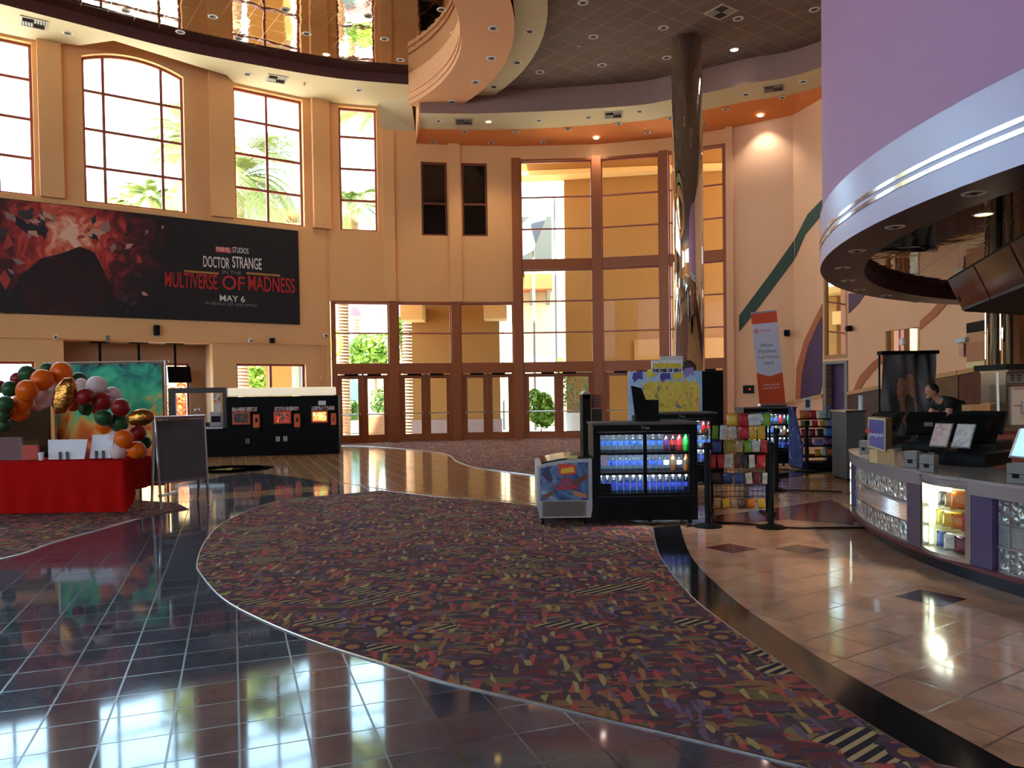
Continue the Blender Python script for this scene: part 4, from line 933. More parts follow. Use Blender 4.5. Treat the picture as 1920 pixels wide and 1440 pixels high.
# ---- red-draped table
FRT = G(235, 964.5); TY = FRT.y; TX1 = FRT.x; TX0 = D(-260, 900, TY).x; TZ = .735; TDP = .78
r = thing('folding_table', 'long folding table hidden under the red cloth on the left', 'table', ((TX0+TX1)/2, TY+TDP/2, .016))
mb = MB(); mb.rbox(((TX0+TX1)/2, TY+TDP/2+.02, TZ-.03), (TX1-TX0-.1, TDP-.06, .04), .012); mk('tabletop', mb, M_white, r)
for x in (TX0+.25, TX1-.12):
    for y in (TY+.12, TY+TDP-.08):
        mb = MB(); mb.cyl((x, y, .016), (x, y, TZ-.05), .018); mk('leg', mb, M_silver, r)
rnd = random.Random(3)
def cloth():
    mb = MB(); mb.sm = True
    path = [(TX0, TY+TDP), (TX0, TY)]+[(TX0+(TX1-TX0)*k/60, TY) for k in range(1, 60)]+[(TX1, TY)]+[(TX1, TY+TDP*k/12) for k in range(1, 13)]
    rows = 9; grid = []
    N_ = len(path)
    for j in range(rows+1):
        t = j/rows; row = []
        for i, (x, y) in enumerate(path):
            end = i > 61
            hem = .03 if not end else .03+.28*min(1, (i-61)/2.5)
            z = TZ+.012-(TZ-hem)*t if j else TZ+.012
            a = t*(.022*math.sin(i*1.15)+.014*math.sin(i*2.7+1))
            flare = t*.05
            if end: row.append((x+a+flare+.03*t, y, z))
            elif i < 2: row.append((x-flare, y, z))
            else: row.append((x+(.05*t if i == 61 else 0), y-a-flare, z))
        grid.append(row)
    vs = [[mb.b.verts.new(p) for p in row] for row in grid]
    for A, B in zip(vs, vs[1:]):
        for k in range(N_-1): mb._f([A[k], A[k+1], B[k+1], B[k]])
    f = mb._f([mb.b.verts.new(p) for p in ((TX0,TY,TZ+.0125),(TX1,TY,TZ+.0125),(TX1,TY+TDP,TZ+.0125),(TX0,TY+TDP,TZ+.0125))])
    bmesh.ops.remove_doubles(mb.b, verts=mb.b.verts[:], dist=.002)
    return mb
o = mk('tablecloth', cloth(), M_red); tag(o, 'bright red cloth draped to the floor over the long table at left', 'tablecloth')
TT = TZ+.014
def ontable(px, Y): return D(px, 868, Y).x
def leanboard(label, px0, px1, py, Y, taper):
    x0, x1 = ontable(px0, Y), ontable(px1, Y); h = D(0, py, Y).z-.0-TT; zz = D((px0+px1)/2, py, Y).z
    r = thing('tabletop_sign', label, 'sign', ((x0+x1)/2, Y, TT))
    mb = MB(); mb.slab([(x0+taper, Y, TT), (x1-.0, Y, TT), (x1, Y+.1, zz), (x0, Y+.1, zz)], (0,.015,0)); mk('board', mb, M_whitep, r)
    for dx in (-.05, .05):
        mb = MB(); mb.box(((x0+x1)/2+dx, Y-.012, TT+.055), (.03,.02,.11)); mk('clip', mb, M_dgrey, r)
leanboard('wide white board standing on the red table', 83, 158, 825, TY+.32, .06)
leanboard('narrower white board on the red table, partly behind the balloons', 168, 208, 816, TY+.42, .0)
x0, x1 = ontable(38, TY+.25), ontable(71, TY+.25); r = thing('card_holder', 'clear acrylic holder with red cards at the left of the red table', 'card holder', ((x0+x1)/2, TY+.3, TT))
mb = MB(); mb.box(((x0+x1)/2, TY+.3, TT+.11), (x1-x0-.03,.05,.2)); mk('cards', mb, mat('red_cards', (196,48,50), .5), r)
mb = MB(); mb.slab([(x0,TY+.25,TT),(x1,TY+.25,TT),(x1,TY+.26,TT+.28),(x0,TY+.26,TT+.28)], (0,.01,0)); mb.box(((x0+x1)/2, TY+.3, TT+.005), (x1-x0,.12,.01)); mk('holder', mb, M_case, r)
x0, x1 = ontable(-14, TY+.3), ontable(37, TY+.3); mb = MB(); mb.slab([(x0,TY+.3,TT),(x1+.05,TY+.3,TT),(x1,TY+.36,TT+.32),(x0,TY+.36,TT+.32)], (0,.05,0)); o = mk('display_box', mb, mat('dark_red_box', (92,30,32), .5)); tag(o, 'dark red box standing at the far left of the red table', 'box')
x0 = ontable(76, TY+.2); mb = MB(); mb.lathe([(.03,0),(.038,.11),(.034,.11),(.028,.005),(0,.005)], 16, (x0, TY+.22, TT)); o = mk('paper_cup', mb, M_whitep); tag(o, 'small white cup beside the red card holder', 'cup')
# ---- balloons of the garland
BALL = [(0,725,12,'d',2),(32,710,12,'d',2),(51,701,16,'g',1),(19,729,15,'g',0),(88,692,12,'g',2),(115,698,20,'o',1),(79,712,20,'o',0),(51,732,20,'o',-1),(42,754,18,'o',-1),(35,771,19,'o',0),
 (10,757,15,'g',-2),(5,776,14,'g',-1),(7,797,13,'g',0),(105,729,18,'w',1),(85,746,18,'w',0),(70,756,15,'w',1),(148,713,15,'g',2),(152,722,13,'w',1),(181,724,19,'w',0),(211,741,16,'w',1),
 (159,743,16,'d',-1),(137,759,12,'d',1),(191,753,18,'d',-1),(226,764,17,'d',-1),(160,765,13,'g',0),(186,768,13,'o',1),(194,783,16,'g',-1),(194,797,15,'o',1),(222,792,18,'g',-1),
 (259,811,15,'d',1),(232,822,17,'o',-1),(214,823,14,'w',1),(272,830,12,'g',2),(259,820,11,'g',2),(222,846,16,'w',0),(256,844,17,'o',-1)]
BC = {'d': ('dark red', mat('balloon_dark_red', (142,26,22), .35, spec=.3)), 'g': ('dark green', mat('balloon_green', (42,82,44), .35, spec=.3)), 'o': ('orange', mat('balloon_orange', (236,100,12), .35, spec=.3)), 'w': ('pinkish white', mat('balloon_white', (226,196,190), .35, spec=.3))}
srt = {k: sorted([b for b in BALL if b[3] == k], key=lambda b: b[0]) for k in BC}
protos = {}
YY = {b: TY+.4+b[4]*.2 for b in BALL}
for it in range(900):                                     # settle the balloons so that they touch without cutting into each other
    for i, b in enumerate(BALL):
        for c in BALL[i+1:]:
            p, q = D(b[0], b[1], YY[b]), D(c[0], c[1], YY[c]); rr = (b[2]*YY[b]+c[2]*YY[c])/F*1.0; d_ = (p-q).length
            if d_ < rr:
                s_ = 1 if (YY[b], i) > (YY[c], 99) else -1; YY[b] += s_*.012; YY[c] -= s_*.012
for b in sorted(BALL, key=lambda q: q[0]):
    px, py, pr, c, ly = b; Y = YY[b]; p = D(px, py, Y); rad = pr*Y/F*.97
    i = srt[c].index(b); n_ = len(srt[c]); nm = BC[c][0]
    lb = '%s %s balloon from the left in the garland over the red table' % (ORD[i], nm)
    if c not in protos:
        mb = MB(); mb.sm = True
        mb.lathe([(0,1.02),(.3,.985),(.58,.86),(.82,.62),(.96,.3),(1,0),(.97,-.28),(.86,-.58),(.66,-.84),(.4,-1.03),(.16,-1.15),(.06,-1.19),(.1,-1.24),(0,-1.24)], 24)
        t = mk('balloon', mb, BC[c][1], local=True); protos[c] = t; tag(t, lb, 'balloon', 'balloons in the garland'); t.location = p; t.scale = (rad,)*3
    else: t = dup(protos[c], p, label=lb, scale=rad)
    t.rotation_euler = (((i*37) % 11-5)*.12, ((i*53) % 9-4)*.14, 0)
M_foil = mat('gold_foil', (190,130,60), .18, 1, var=.2, scale=20, bump=.6)
def foil(label, px, py, ra, rb, tilt, Y):
    p = D(px, py, Y); mb = MB(); mb.sm = True; k = Y/F
    mb.ell((0,0,0), (ra*k, .09, rb*k), None, 28, 16)
    for q in mb.b.verts: q.co *= 1+.035*math.sin(14*math.atan2(q.co.z, q.co.x))*(abs(q.co.y) < .05)
    t = mk('foil_balloon', mb, M_foil, local=True); tag(t, label, 'foil balloon', 'foil balloons in the garland'); t.location = p; t.rotation_euler = (0, tilt, .25)
foil('tall tilted gold foil balloon at the top of the garland', 121, 742, 19, 36, .32, TY-.05)
foil('flatter gold foil balloon lower right in the garland', 264, 783, 24, 16, -.15, TY+.1)
# ---- printed backdrop on a stand
YB = 12.75; FBk = FR((-12, YB), (-3, YB))
u0, u1, z0, z1 = rect(FBk, 103, 684, 308, 870, 0); z0 = .15
r = thing('photo_backdrop', 'green and orange printed backdrop on a silver stand behind the balloons', 'backdrop', FBk.pt((u0+u1)/2, 0, 0))
mb = MB(); mb.sm = True; K = 40
mb.strip([FBk.pt(u0+(u1-u0)*k/K, z1, .012*math.sin(k*.9)) for k in range(K+1)], [FBk.pt(u0+(u1-u0)*k/K, z0, .02*math.sin(k*.8)) for k in range(K+1)])
m, nt, b = _new('backdrop_print'); N, L = nt.nodes.new, nt.links.new
geo = N('ShaderNodeNewGeometry'); sp = N('ShaderNodeSeparateXYZ'); L(geo.outputs['Position'], sp.inputs[0])
nz = N('ShaderNodeTexNoise'); nz.inputs['Scale'].default_value = 2.2; nz.inputs['Detail'].default_value = 6; nz.inputs['Distortion'].default_value = 1.5; L(geo.outputs['Position'], nz.inputs['Vector'])
ma = N('ShaderNodeMath'); ma.operation = 'MULTIPLY_ADD'; ma.inputs[1].default_value = .9; L(nz.outputs['Fac'], ma.inputs[0])
mr = N('ShaderNodeMapRange'); mr.inputs['From Min'].default_value = .3; mr.inputs['From Max'].default_value = z1; mr.inputs['To Min'].default_value = -.42; mr.inputs['To Max'].default_value = .4; L(sp.outputs['Z'], mr.inputs['Value']); L(mr.outputs[0], ma.inputs[2])
cr = N('ShaderNodeValToRGB'); e = cr.color_ramp.elements
st = [(0,(90,30,70)),(.16,(206,54,34)),(.32,(250,124,34)),(.43,(250,196,90)),(.52,(110,214,150)),(.68,(60,186,136)),(.82,(40,130,110)),(.93,(24,40,60))]
while len(e) < len(st): e.new(.5)
for i, (p_, c_) in enumerate(st): e[i].position = p_; e[i].color = (*lin(c_), 1)
L(ma.outputs[0], cr.inputs[0]); L(cr.outputs[0], b.inputs['Base Color']); b.inputs['Roughness'].default_value = .7
mk('printed_cloth', mb, m, r)
for u in (u0-.03, u1+.04):
    mb = MB(); mb.cyl(FBk.pt(u, 0, .03), FBk.pt(u, z1+.05, .03), .02); mb.box(FBk.pt(u, .012, .03), (.06,.6,.024)); mk('post', mb, M_silver, r)
mb = MB(); mb.cyl(FBk.pt(u0-.09, z1+.03, .03), FBk.pt(u1+.1, z1+.03, .03), .018); mk('crossbar', mb, M_silver, r)
u0, u1, z0, z1 = rect(FBk, -120, 762, 96, 870, -.35)
r = thing('display_board', 'black standing display panel behind the red table at far left', 'display panel', FBk.pt((u0+u1)/2, 0, -.35))
mb = MB(); FBk.box(mb, u0, u1, .06, z1, -.37, -.33); mk('panel', mb, M_blackg, r)
for u in (u0+.3, u1-.2):
    mb = MB(); FBk.box(mb, u-.02, u+.02, 0, .06, -.55, -.15); mk('foot', mb, M_blackm, r)
# ---- A-frame sign
fl, fr_, bl, br_ = G(302.6, 958), G(391, 947), G(284.5, 956), G(371, 938)
hz = 1.33; t0 = D(290, 783, 10.98); t1 = D(381, 781, 11.62); hz = (t0.z+t1.z)/2; t0.z = t1.z = hz
c = (fl+fr_+bl+br_)/4; r = thing('a_frame_sign', 'grey A-frame sign with silver edges standing right of the red table', 'sign', c)
def leg(a, b, nm='leg'):
    mb = MB(); d = (b-a).normalized(); mb.cyl(a+V((0,0,.016)), b, .019, n=6); return mk(nm, mb, M_silver, r)
off = (fl-bl)*.06
leg(fl, t0+off); leg(fr_, t1+off); leg(bl, t0-off); leg(br_, t1-off)
mb = MB(); mb.cyl(t0-V((.02,.01,0)), t1+V((.02,.01,0)), .024, n=8); mk('hinge_bar', mb, M_silver, r)
for A, B, sg in ((fl, fr_, 1), (bl, br_, -1)):
    ln = lambda p, t, k: p.lerp(t, k)
    q = [ln(A, t0+off*sg, .30), ln(B, t1+off*sg, .30), ln(B, t1+off*sg, .97), ln(A, t0+off*sg, .97)]
    nrm = (q[1]-q[0]).cross(q[3]-q[0]).normalized()
    mb = MB(); mb.slab(q, nrm*.008); mk('panel', mb, M_dgrey, r)
    mb = MB(); mb.cyl(q[0], q[1], .016, n=6); mk('rail', mb, M_silver, r)
# ================================================================== DRINKS COOLERS, SNACK RACKS AND SIGNS IN THE MIDDLE
def lbox(mb, x0, x1, y0, y1, z0, z1): return mb.box(((x0+x1)/2, (y0+y1)/2, (z0+z1)/2), (abs(x1-x0), abs(y1-y0), abs(z1-z0)))
M_inner = mat('cooler_lining', (128,140,154), .5)
def cooler(label, p, w, h, d=.62):
    r = thing('drinks_cooler', label, 'drinks cooler', p, 0, None); k = h/1.24; a, b = -w/2, w/2; W = WLOC
    L_ = lambda nm, mb, m, par=r: mk(nm, mb, m, par, local=True)
    mb = MB(); t = .05
    lbox(mb, a, a+t, 0, d, .05, h-.03); lbox(mb, b-t, b, 0, d, .05, h-.03); lbox(mb, a+t, b-t, d-t, d, .05, h-.03); lbox(mb, a+t, b-t, 0, d-t, .05, .34*k); lbox(mb, a+t, b-t, 0, d-t, 1.13*k, h-.03); body = L_('body', mb, M_black)
    mb = MB(); mb.rbox((0, d/2-.01, h-.015), (w+.03, d+.04, .03), .008); L_('top_panel', mb, M_dgrey)
    mb = MB(); lbox(mb, a+t, b-t, d-t-.02, d-t-.005, .345*k, 1.125*k); L_('back_lining', mb, M_inner)
    zs = [.36*k, .63*k, .875*k]
    for z in zs[1:]:
        mb = MB(); lbox(mb, a+t, b-t, .07, d-t-.02, z-.018, z-.003); lbox(mb, a+t, b-t, .062, .0695, z-.032, z-.003); L_('shelf', mb, M_black)
    for z in (.61*k, .855*k, 1.115*k):
        mb = MB(); mb.cyl((a+t+.03, .085, z-.006), (b-t-.03, .085, z-.006), .005); L_('light_tube', mb, M_tube)
        al = bpy.data.lights.new('cooler_lamp', 'AREA'); al.shape = 'RECTANGLE'; al.size = w-.16; al.size_y = .008; al.energy = 2.6*w; al.color = (.86, .93, 1); ao = bpy.data.objects.new('cooler_lamp', al); COL.objects.link(ao); ao.location = V(p)+V((0, .075, z-.016)); ao.rotation_euler = (.5, 0, 0)
    for s, (x0, x1) in ((0, (a+t, .012)), (1, (-.012, b-t))):
        mb = MB(); y0 = .012+.022*s; f = .035
        lbox(mb, x0, x0+f, y0, y0+.02, .345*k, 1.125*k); lbox(mb, x1-f, x1, y0, y0+.02, .345*k, 1.125*k); lbox(mb, x0+f, x1-f, y0, y0+.02, .345*k, .345*k+f); lbox(mb, x0+f, x1-f, y0, y0+.02, 1.125*k-f, 1.125*k)
        dr = L_('sliding_door', mb, M_black)
        mb = MB(); mb.poly([(x0+f,y0+.01,.345*k+f),(x1-f,y0+.01,.345*k+f),(x1-f,y0+.01,1.125*k-f),(x0+f,y0+.01,1.125*k-f)]); L_('glass_pane', mb, M_case, dr)
    mb = MB()
    for q in range(7): lbox(mb, a+.08, b-.08, -.012, -.001, (.08+.033*q)*k, (.095+.033*q)*k)
    L_('grille', mb, M_blackm)
    for x in (a+.08, b-.08):
        for y in (.07, d-.08):
            mb = MB(); mb.cyl((x, y, 0), (x, y, .05), .03, .025); L_('foot', mb, M_black)
    text('True', .05, Matrix.Translation(V(p)+V((0, -.002, 1.175*k))) @ Matrix.Rotation(PI/2, 4, 'X'), M_silver, r, .002)
    return r, zs, k
M_bot = {'water': glassmat('clear_bottle', (.80,.88,.95), 1.33), 'blue': glassmat('blue_bottle', (.40,.58,.92), 1.33)}
def solid(n, c): return mat('drink_'+n, c, .2, coat=.4)
BP = {}
def bottle(kind):
    """local bottle: body, cap and label"""
    spec = {'water': (M_bot['water'], (34,80,160), (240,244,250)), 'waterb': (M_bot['water'], (24,60,150), (30,90,190)), 'deep': (M_bot['blue'], (20,36,120), (230,236,250)),
            'purple': (solid('purple',(70,24,60)), (60,30,90), (40,20,50)), 'cola': (solid('cola',(40,16,14)), (160,24,30), (190,30,34)), 'red': (solid('red',(150,30,34)), (190,30,40), (220,40,40)),
            'green': (solid('green',(30,170,60)), (40,190,80), (30,150,60)), 'tea': (solid('tea',(120,70,34)), (70,60,40), (240,240,230)), 'pale': (M_bot['water'], (190,190,180), (60,60,60))}[kind]
    mb = MB(); mb.sm = True; mb.lathe([(.028,0),(.0335,.012),(.0335,.06),(.031,.075),(.0335,.09),(.0335,.135),(.027,.165),(.0145,.188),(.0135,.2),(0,.2)], 14); o = mk('bottle', mb, spec[0], local=True)
    WLOC[o.name] = V((0,0,0))
    mb = MB(); mb.sm = True; mb.lathe([(.0155,.198),(.0155,.222),(.012,.225),(0,.225)], 12); c = mk('cap', mb, mat('cap_'+kind, spec[2], .4), o, local=True)
    mb = MB(); mb.sm = True; mb.lathe([(.0342,.078),(.0342,.132)], 14); bmesh.ops.delete(mb.b, geom=[f for f in mb.b.faces if len(f.verts) > 4], context='FACES_ONLY'); l = mk('label', mb, mat('label_'+kind, spec[1], .5), o, local=True)
    kids(o, c, l); return o
KN = {'water': 'clear water bottle with blue label', 'waterb': 'clear water bottle with dark blue label and cap', 'deep': 'deep blue water bottle', 'purple': 'purple drink bottle', 'cola': 'dark cola bottle with red cap', 'red': 'red drink bottle', 'green': 'green drink bottle', 'tea': 'brown tea bottle', 'pale': 'pale clear drink bottle'}
def put(kind, loc, label, group):
    if kind not in BP: o = BP[kind] = bottle(kind); o.location = loc; return tag(o, label, 'bottle', group)
    return dup(BP[kind], loc, label=label, group=group)
def stock(root, rows, zs, w, k, where, x0=None, yy=.17):
    p = WLOC[root.name]; nm = ('bottom', 'middle', 'top')
    for j, row in enumerate(rows):
        n_ = len(row); a = -w/2+.05+.05; b = w/2-.1
        if x0 is not None: a = x0
        cnt = {}
        for i, kd in enumerate(row):
            if kd is None: continue
            x = a+(b-a)*i/(n_-1) if n_ > 1 else (a+b)/2
            o = put(kd, (p.x+x, p.y+yy, p.z+zs[j]), 'x', 'bottles in the coolers')
            cnt.setdefault(kd, []).append(o)
        for kd, os2 in cnt.items():
            for i, o in enumerate(os2):
                pre = '%s-from-left %s' % (ORD[i], KN[kd]) if len(os2) > 1 else 'only '+KN[kd]
                o['label'] = '%s, %s shelf, %s' % (pre, nm[j], where)
g = G(1211, 986); C1Y = g.y; xa, xb = D(1113, 880, C1Y).x, D(1308, 880, C1Y).x; C1H = D(1211, 792, C1Y).z
c1, zs, k = cooler('large black two-door drinks cooler beside the ice cream freezer', ((xa+xb)/2, C1Y, .016), xb-xa, C1H-.016)
wt = ['water']*10+['purple','cola','red','green']; stock(c1, [['deep']*14, ['waterb']*10+['pale','tea','pale','tea'], wt], zs, xb-xa, k, 'the front cooler')
pc = WLOC[c1.name]
mb = MB(); lbox(mb, pc.x-(xb-xa)/2+.075, pc.x-(xb-xa)/2+.21, C1Y+.004, C1Y+.011, .4*k, .52*k); o = mk('sticker', mb, M_black); tag(o, 'black printed sticker low on the front cooler left door', 'sticker')
mb = MB(); mb.rbox((pc.x-(xb-xa)/2+.13, C1Y+.005, .8*k), (.07,.008,.13), .03); o = mk('sticker', mb, mat('pink_tag', (196,170,170), .5)); tag(o, 'rounded pale sticker on the front cooler left door', 'sticker')
Y2 = 13.0; xa2, xb2 = D(1214, 880, Y2).x, D(1345, 880, Y2).x
c2_, zs2, k2 = cooler('second black drinks cooler standing behind the front one, mostly hidden', ((xa2+xb2)/2, Y2, 0), xb2-xa2, D(1300, 773, Y2).z)
stock(c2_, [[None]*9+['deep','deep','waterb'], [None]*9+['waterb','water','waterb'], [None]*9+['water','red','cola']], zs2, xb2-xa2, k2, 'the second cooler')
Y3 = 16.0; xa3, xb3 = D(1395, 830, Y3).x, D(1493, 830, Y3).x
c3_, zs3, k3 = cooler('third black drinks cooler at the back under the tilted ticket banner', ((xa3+xb3)/2, Y3, 0), xb3-xa3, D(1445, 763.5, Y3).z)
stock(c3_, [['deep']*11, ['pale','waterb','tea','pale','waterb','pale','waterb','tea','pale','tea','pale'], ['water']*8+['red','purple','green']], zs3, xb3-xa3, k3, 'the third cooler')
# ---- ice cream freezer
g = G(1062, 987); FY = g.y; fx0, fx1 = D(1008, 920, FY).x, D(1110.5, 920, FY).x; fw = fx1-fx0; fh0, fh1 = D(1010, 876, FY).z, D(1100, 863, FY).z
r = thing('ice_cream_freezer', 'low chest freezer with blue ice cream artwork left of the front cooler', 'freezer', ((fx0+fx1)/2, FY, 0.013))
def topz(t): return fh0+(fh1-fh0)*math.sin(min(1, t*1.25)*PI/2)
prof = [(fx0+.02, .09), (fx1-.02, .09), (fx1, .2)]+[(fx0+fw*t, topz(t)) for t in (1, .8, .6, .4, .25, .12, .04, 0)]+[(fx0, .2)]
FD = 1.05
mb = MB(); mb.loft([[(x, FY+y, z) for x, z in prof] for y in (0, FD)]); mk('body', mb, mat('freezer_white', (176,170,170), .4), r)
inn = [(fx0+.03,.30),(fx1-.05,.30)]+[(fx0+fw*t, topz(t)-.035) for t in (.93,.75,.55,.35,.2,.08)]+[(fx0+.03,fh0-.03)]
mb = MB(); mb.slab([(x, FY-.001, z) for x, z in inn], (0,-.006,0)); art = mk('art_panel', mb, mottle('freezer_art', [(.3,(26,46,92)),(.46,(48,78,126)),(.6,(110,134,164)),(.75,(170,180,192))], 3.2), r)
fxp = lambda t: fx0+fw*t
fc = [((.38,.74),(.7,.72),(.7,.61),(.4,.6), mat('logo_red_yellow', (214,70,50), .5))]
for (a, b, c, d, m) in fc:
    mb = MB(); mb.slab([(fxp(q[0]), FY-.008, q[1]) for q in (a, d, c, b)], (0,-.004,0)); mk('logo_patch', mb, m, art)
    mb = MB(); mb.slab([(fxp(.42), FY-.0125, .62), (fxp(.68), FY-.0125, .635), (fxp(.66), FY-.0125, .70), (fxp(.44), FY-.0125, .68)], (0,-.002,0)); mk('logo_band', mb, mat('logo_yellow', (236,180,60), .5), art)
text('ICE', .085, Matrix.Translation((fxp(.52), FY-.008, .53)) @ Matrix.Rotation(PI/2, 4, 'X'), mat('ice_letter', (196,40,44), .5), art, .002, bold=.004)
text('CREAM', .085, Matrix.Translation((fxp(.52), FY-.008, .455)) @ Matrix.Rotation(PI/2, 4, 'X'), mat('ice_letter', (196,40,44), .5), art, .002, bold=.004)
for pts, cc in ((((.06,.62),(.2,.72),(.28,.55),(.24,.5)), (60,60,90)), (((.62,.52),(.9,.62),(.93,.56),(.66,.47)), (110,60,44)), (((.08,.36),(.3,.43),(.32,.38),(.1,.31)), (120,80,60)), (((.64,.42),(.9,.37),(.9,.32),(.66,.36)), (190,120,80))):
    mb = MB(); mb.slab([(fxp(x), FY-.008, z) for x, z in pts], (0,-.003,0)); mk('printed_bar', mb, mat('bar_%d' % sum(cc), cc, .5), art)
mb = MB(); lbox(mb, fxp(.08), fxp(.88), FY-.012, FY-.001, .11, .29)
gr = mk('grille', mb, mat('grille_tan', (126,108,100), .5), r)
mb = MB()
for q in range(9): lbox(mb, fxp(.12), fxp(.84), FY-.018, FY-.011, .118+.019*q, .127+.019*q)
mk('slats', mb, M_dgrey, gr)
mb = MB(); mb.slab([(fxp(t), FY+.1, topz(t)+.001) for t in (.08, .2, .4, .6, .8, .97)]+[(fxp(t), FY+.1, topz(t)+.02) for t in (.97, .8, .6, .4, .2, .08)], (0,.85,0)); mk('glass_lid', mb, mat('lid_dark', (40,42,46), .08), r)
mb = MB(); lbox(mb, fxp(.55), fxp(.75), FY+.08, FY+.12, fh1+.0, fh1+.035); mk('handle', mb, mat('lid_handle', (206,190,120), .4), r)
for x in (fx0+.06, fx1-.08):
    for y in (FY+.08, FY+FD-.1):
        mb = MB(); mb.cyl((x-.018, y, .04), (x+.018, y, .04), .04, n=14); mb.cyl((x, y, .05), (x, y, .1), .014); mk('caster', mb, M_black, r)
r.location.z += .013
# ---- slim black pillar kiosk
Y_ = 11.6; a, b = D(1093, 800, Y_), D(1108, 800, Y_); zt = D(1100, 737, Y_).z
r = thing('sign_pillar', 'slim black pillar with a small reddish sign left of the front cooler', 'sign pillar', ((a.x+b.x)/2, Y_+.2, 0))
mb = MB(); lbox(mb, a.x, b.x, Y_, Y_+.5, 0, zt-.02); mk('pillar', mb, M_blackm, r)
mb = MB(); mb.cyl(((a.x+b.x)/2, Y_, zt-.03), ((a.x+b.x)/2, Y_+.5, zt-.03), (b.x-a.x)/2, n=20); mk('rounded_cap', mb, M_silver, r)
c, d = D(1109, 740, Y_+.3), D(1127, 764, Y_+.3); mb = MB(); lbox(mb, c.x, d.x, Y_+.28, Y_+.31, d.z, c.z); s_ = mk('sign_plate', mb, mat('dull_red_sign', (140,66,56), .5), r)
for q in range(3): mb = MB(); lbox(mb, c.x+.02, d.x-.02, Y_+.272, Y_+.281, c.z-.05-.05*q, c.z-.035-.05*q); mk('text_line', mb, M_grey, s_)
mb = MB(); lbox(mb, c.x, d.x, Y_+.2, Y_+.5, 0, d.z-.02); mk('literature_rack', mb, mat('dark_rack', (44,32,34), .4), r)
# ---- black payment terminal on the front cooler
Tp = V((D(1210, 788, C1Y+.42).x, C1Y+.36, C1H)); r = thing('payment_terminal', 'black touch terminal standing on top of the front cooler', 'terminal', Tp)
pA = lambda px, py: D(px, py, Tp.y)
mb = MB(); mb.slab([pA(1184,723), pA(1203,728), pA(1212,752), pA(1212,V((0,0,0)).x+784), pA(1192,785)], (0,.05,0)); mk('screen_back', mb, M_blackm, r)
mb = MB(); q0, q1 = pA(1203, 750), pA(1237, 779); lbox(mb, q0.x, q1.x, Tp.y+.06, Tp.y+.2, q1.z, q0.z); mk('printer_block', mb, M_black, r)
mb = MB(); lbox(mb, pA(1190,780).x, pA(1236,780).x, Tp.y-.06, Tp.y+.2, C1H, C1H+.07); mk('base', mb, M_blackm, r)
# ---- tall film standee behind the coolers
YS = 14.6; FSd = FR((0, YS), (6, YS)); u0, u1, z0, z1 = rect(FSd, 1178, 697, 1317, 790, 0)
r = thing('cardboard_standee', 'large yellow and blue cardboard film standee behind the second cooler', 'standee', FSd.pt((u0+u1)/2, 0, .3))
mb = MB(); FSd.box(mb, u0, u1, 0, z1, 0, .06); pn = mk('front_panel', mb, mottle('standee_sky', [(.35,(150,190,226)),(.6,(186,212,236)),(.8,(220,230,240))], 1.5), r)
g4 = rect(FSd, 1205, 708, 1312, 788, -.004); mb = MB(); K = 16
top = [FSd.pt(g4[0]+(g4[1]-g4[0])*i/K, g4[3]-.12*abs(math.sin(i*1.3))-.1*(i in (0, K)), -.004) for i in range(K, -1, -1)]
mb.slab([FSd.pt(g4[0], g4[2], -.004), FSd.pt(g4[1], g4[2], -.004)]+top, (0,-.006,0)); mk('printed_crowd', mb, mottle('standee_yellow', [(.3,(96,110,150)),(.42,(226,190,60)),(.55,(240,210,90)),(.66,(230,150,80)),(.8,(200,206,214))], 6, warp=.6), pn)
for i, (px, py, cc) in enumerate(((1196,706,(84,76,150)),(1248,706,(84,76,150)),(1272,704,(236,206,60)),(1222,700,(236,206,60)),(1292,698,(150,130,180)))):
    q = lambda a, b, w=-.016: FSd.pt(*FSd.uz(a, b, w), w)
    mb = MB(); mb.slab([q(px-11,py+2), q(px-8,py-7), q(px+8,py-10), q(px+9,py+6), q(px+1,py+4), q(px-6,py+11)], (0,-.004,0)); mk('printed_flag', mb, mat('flag_%d' % i, cc, .6), pn)
hd = rect(FSd, 1221, 676, 1279, 699, -.02); mb = MB(); FSd.box(mb, hd[0], hd[1], hd[2], hd[3], -.05, -.02); hh = mk('title_board', mb, M_whitep, r)
ptext(FSd, -.052, 1224, 679, 1277, 690, 'minions', mat('title_yellow', (226,190,30), .5), hh, .01, .006); ptext(FSd, -.052, 1223, 692, 1277, 698, 'THE RISE OF GRU', M_black, hh, .005, .004)
hd = rect(FSd, 1237, 668, 1280, 676, .02); mb = MB(); FSd.box(mb, hd[0], hd[1], hd[2]-.1, hd[3], .0, .05); mk('top_card', mb, mat('pale_card', (206,200,196), .6), r)
hd = rect(FSd, 1316, 696, 1357, 780, .0); mb = MB(); FSd.box(mb, hd[0], hd[1], 0, hd[3], .02, .9); mk('side_wing', mb, M_blackm, r)
q = FSd.pt(*FSd.uz(1290, 690, .2), .2); mb = MB(); mb.sm = True; mb.ell(q, (.16,.1,.16)); mb.cyl(q-V((0,0,.4)), q, .05); mk('rounded_topper', mb, mat('brown_topper', (70,48,40), .6), r)
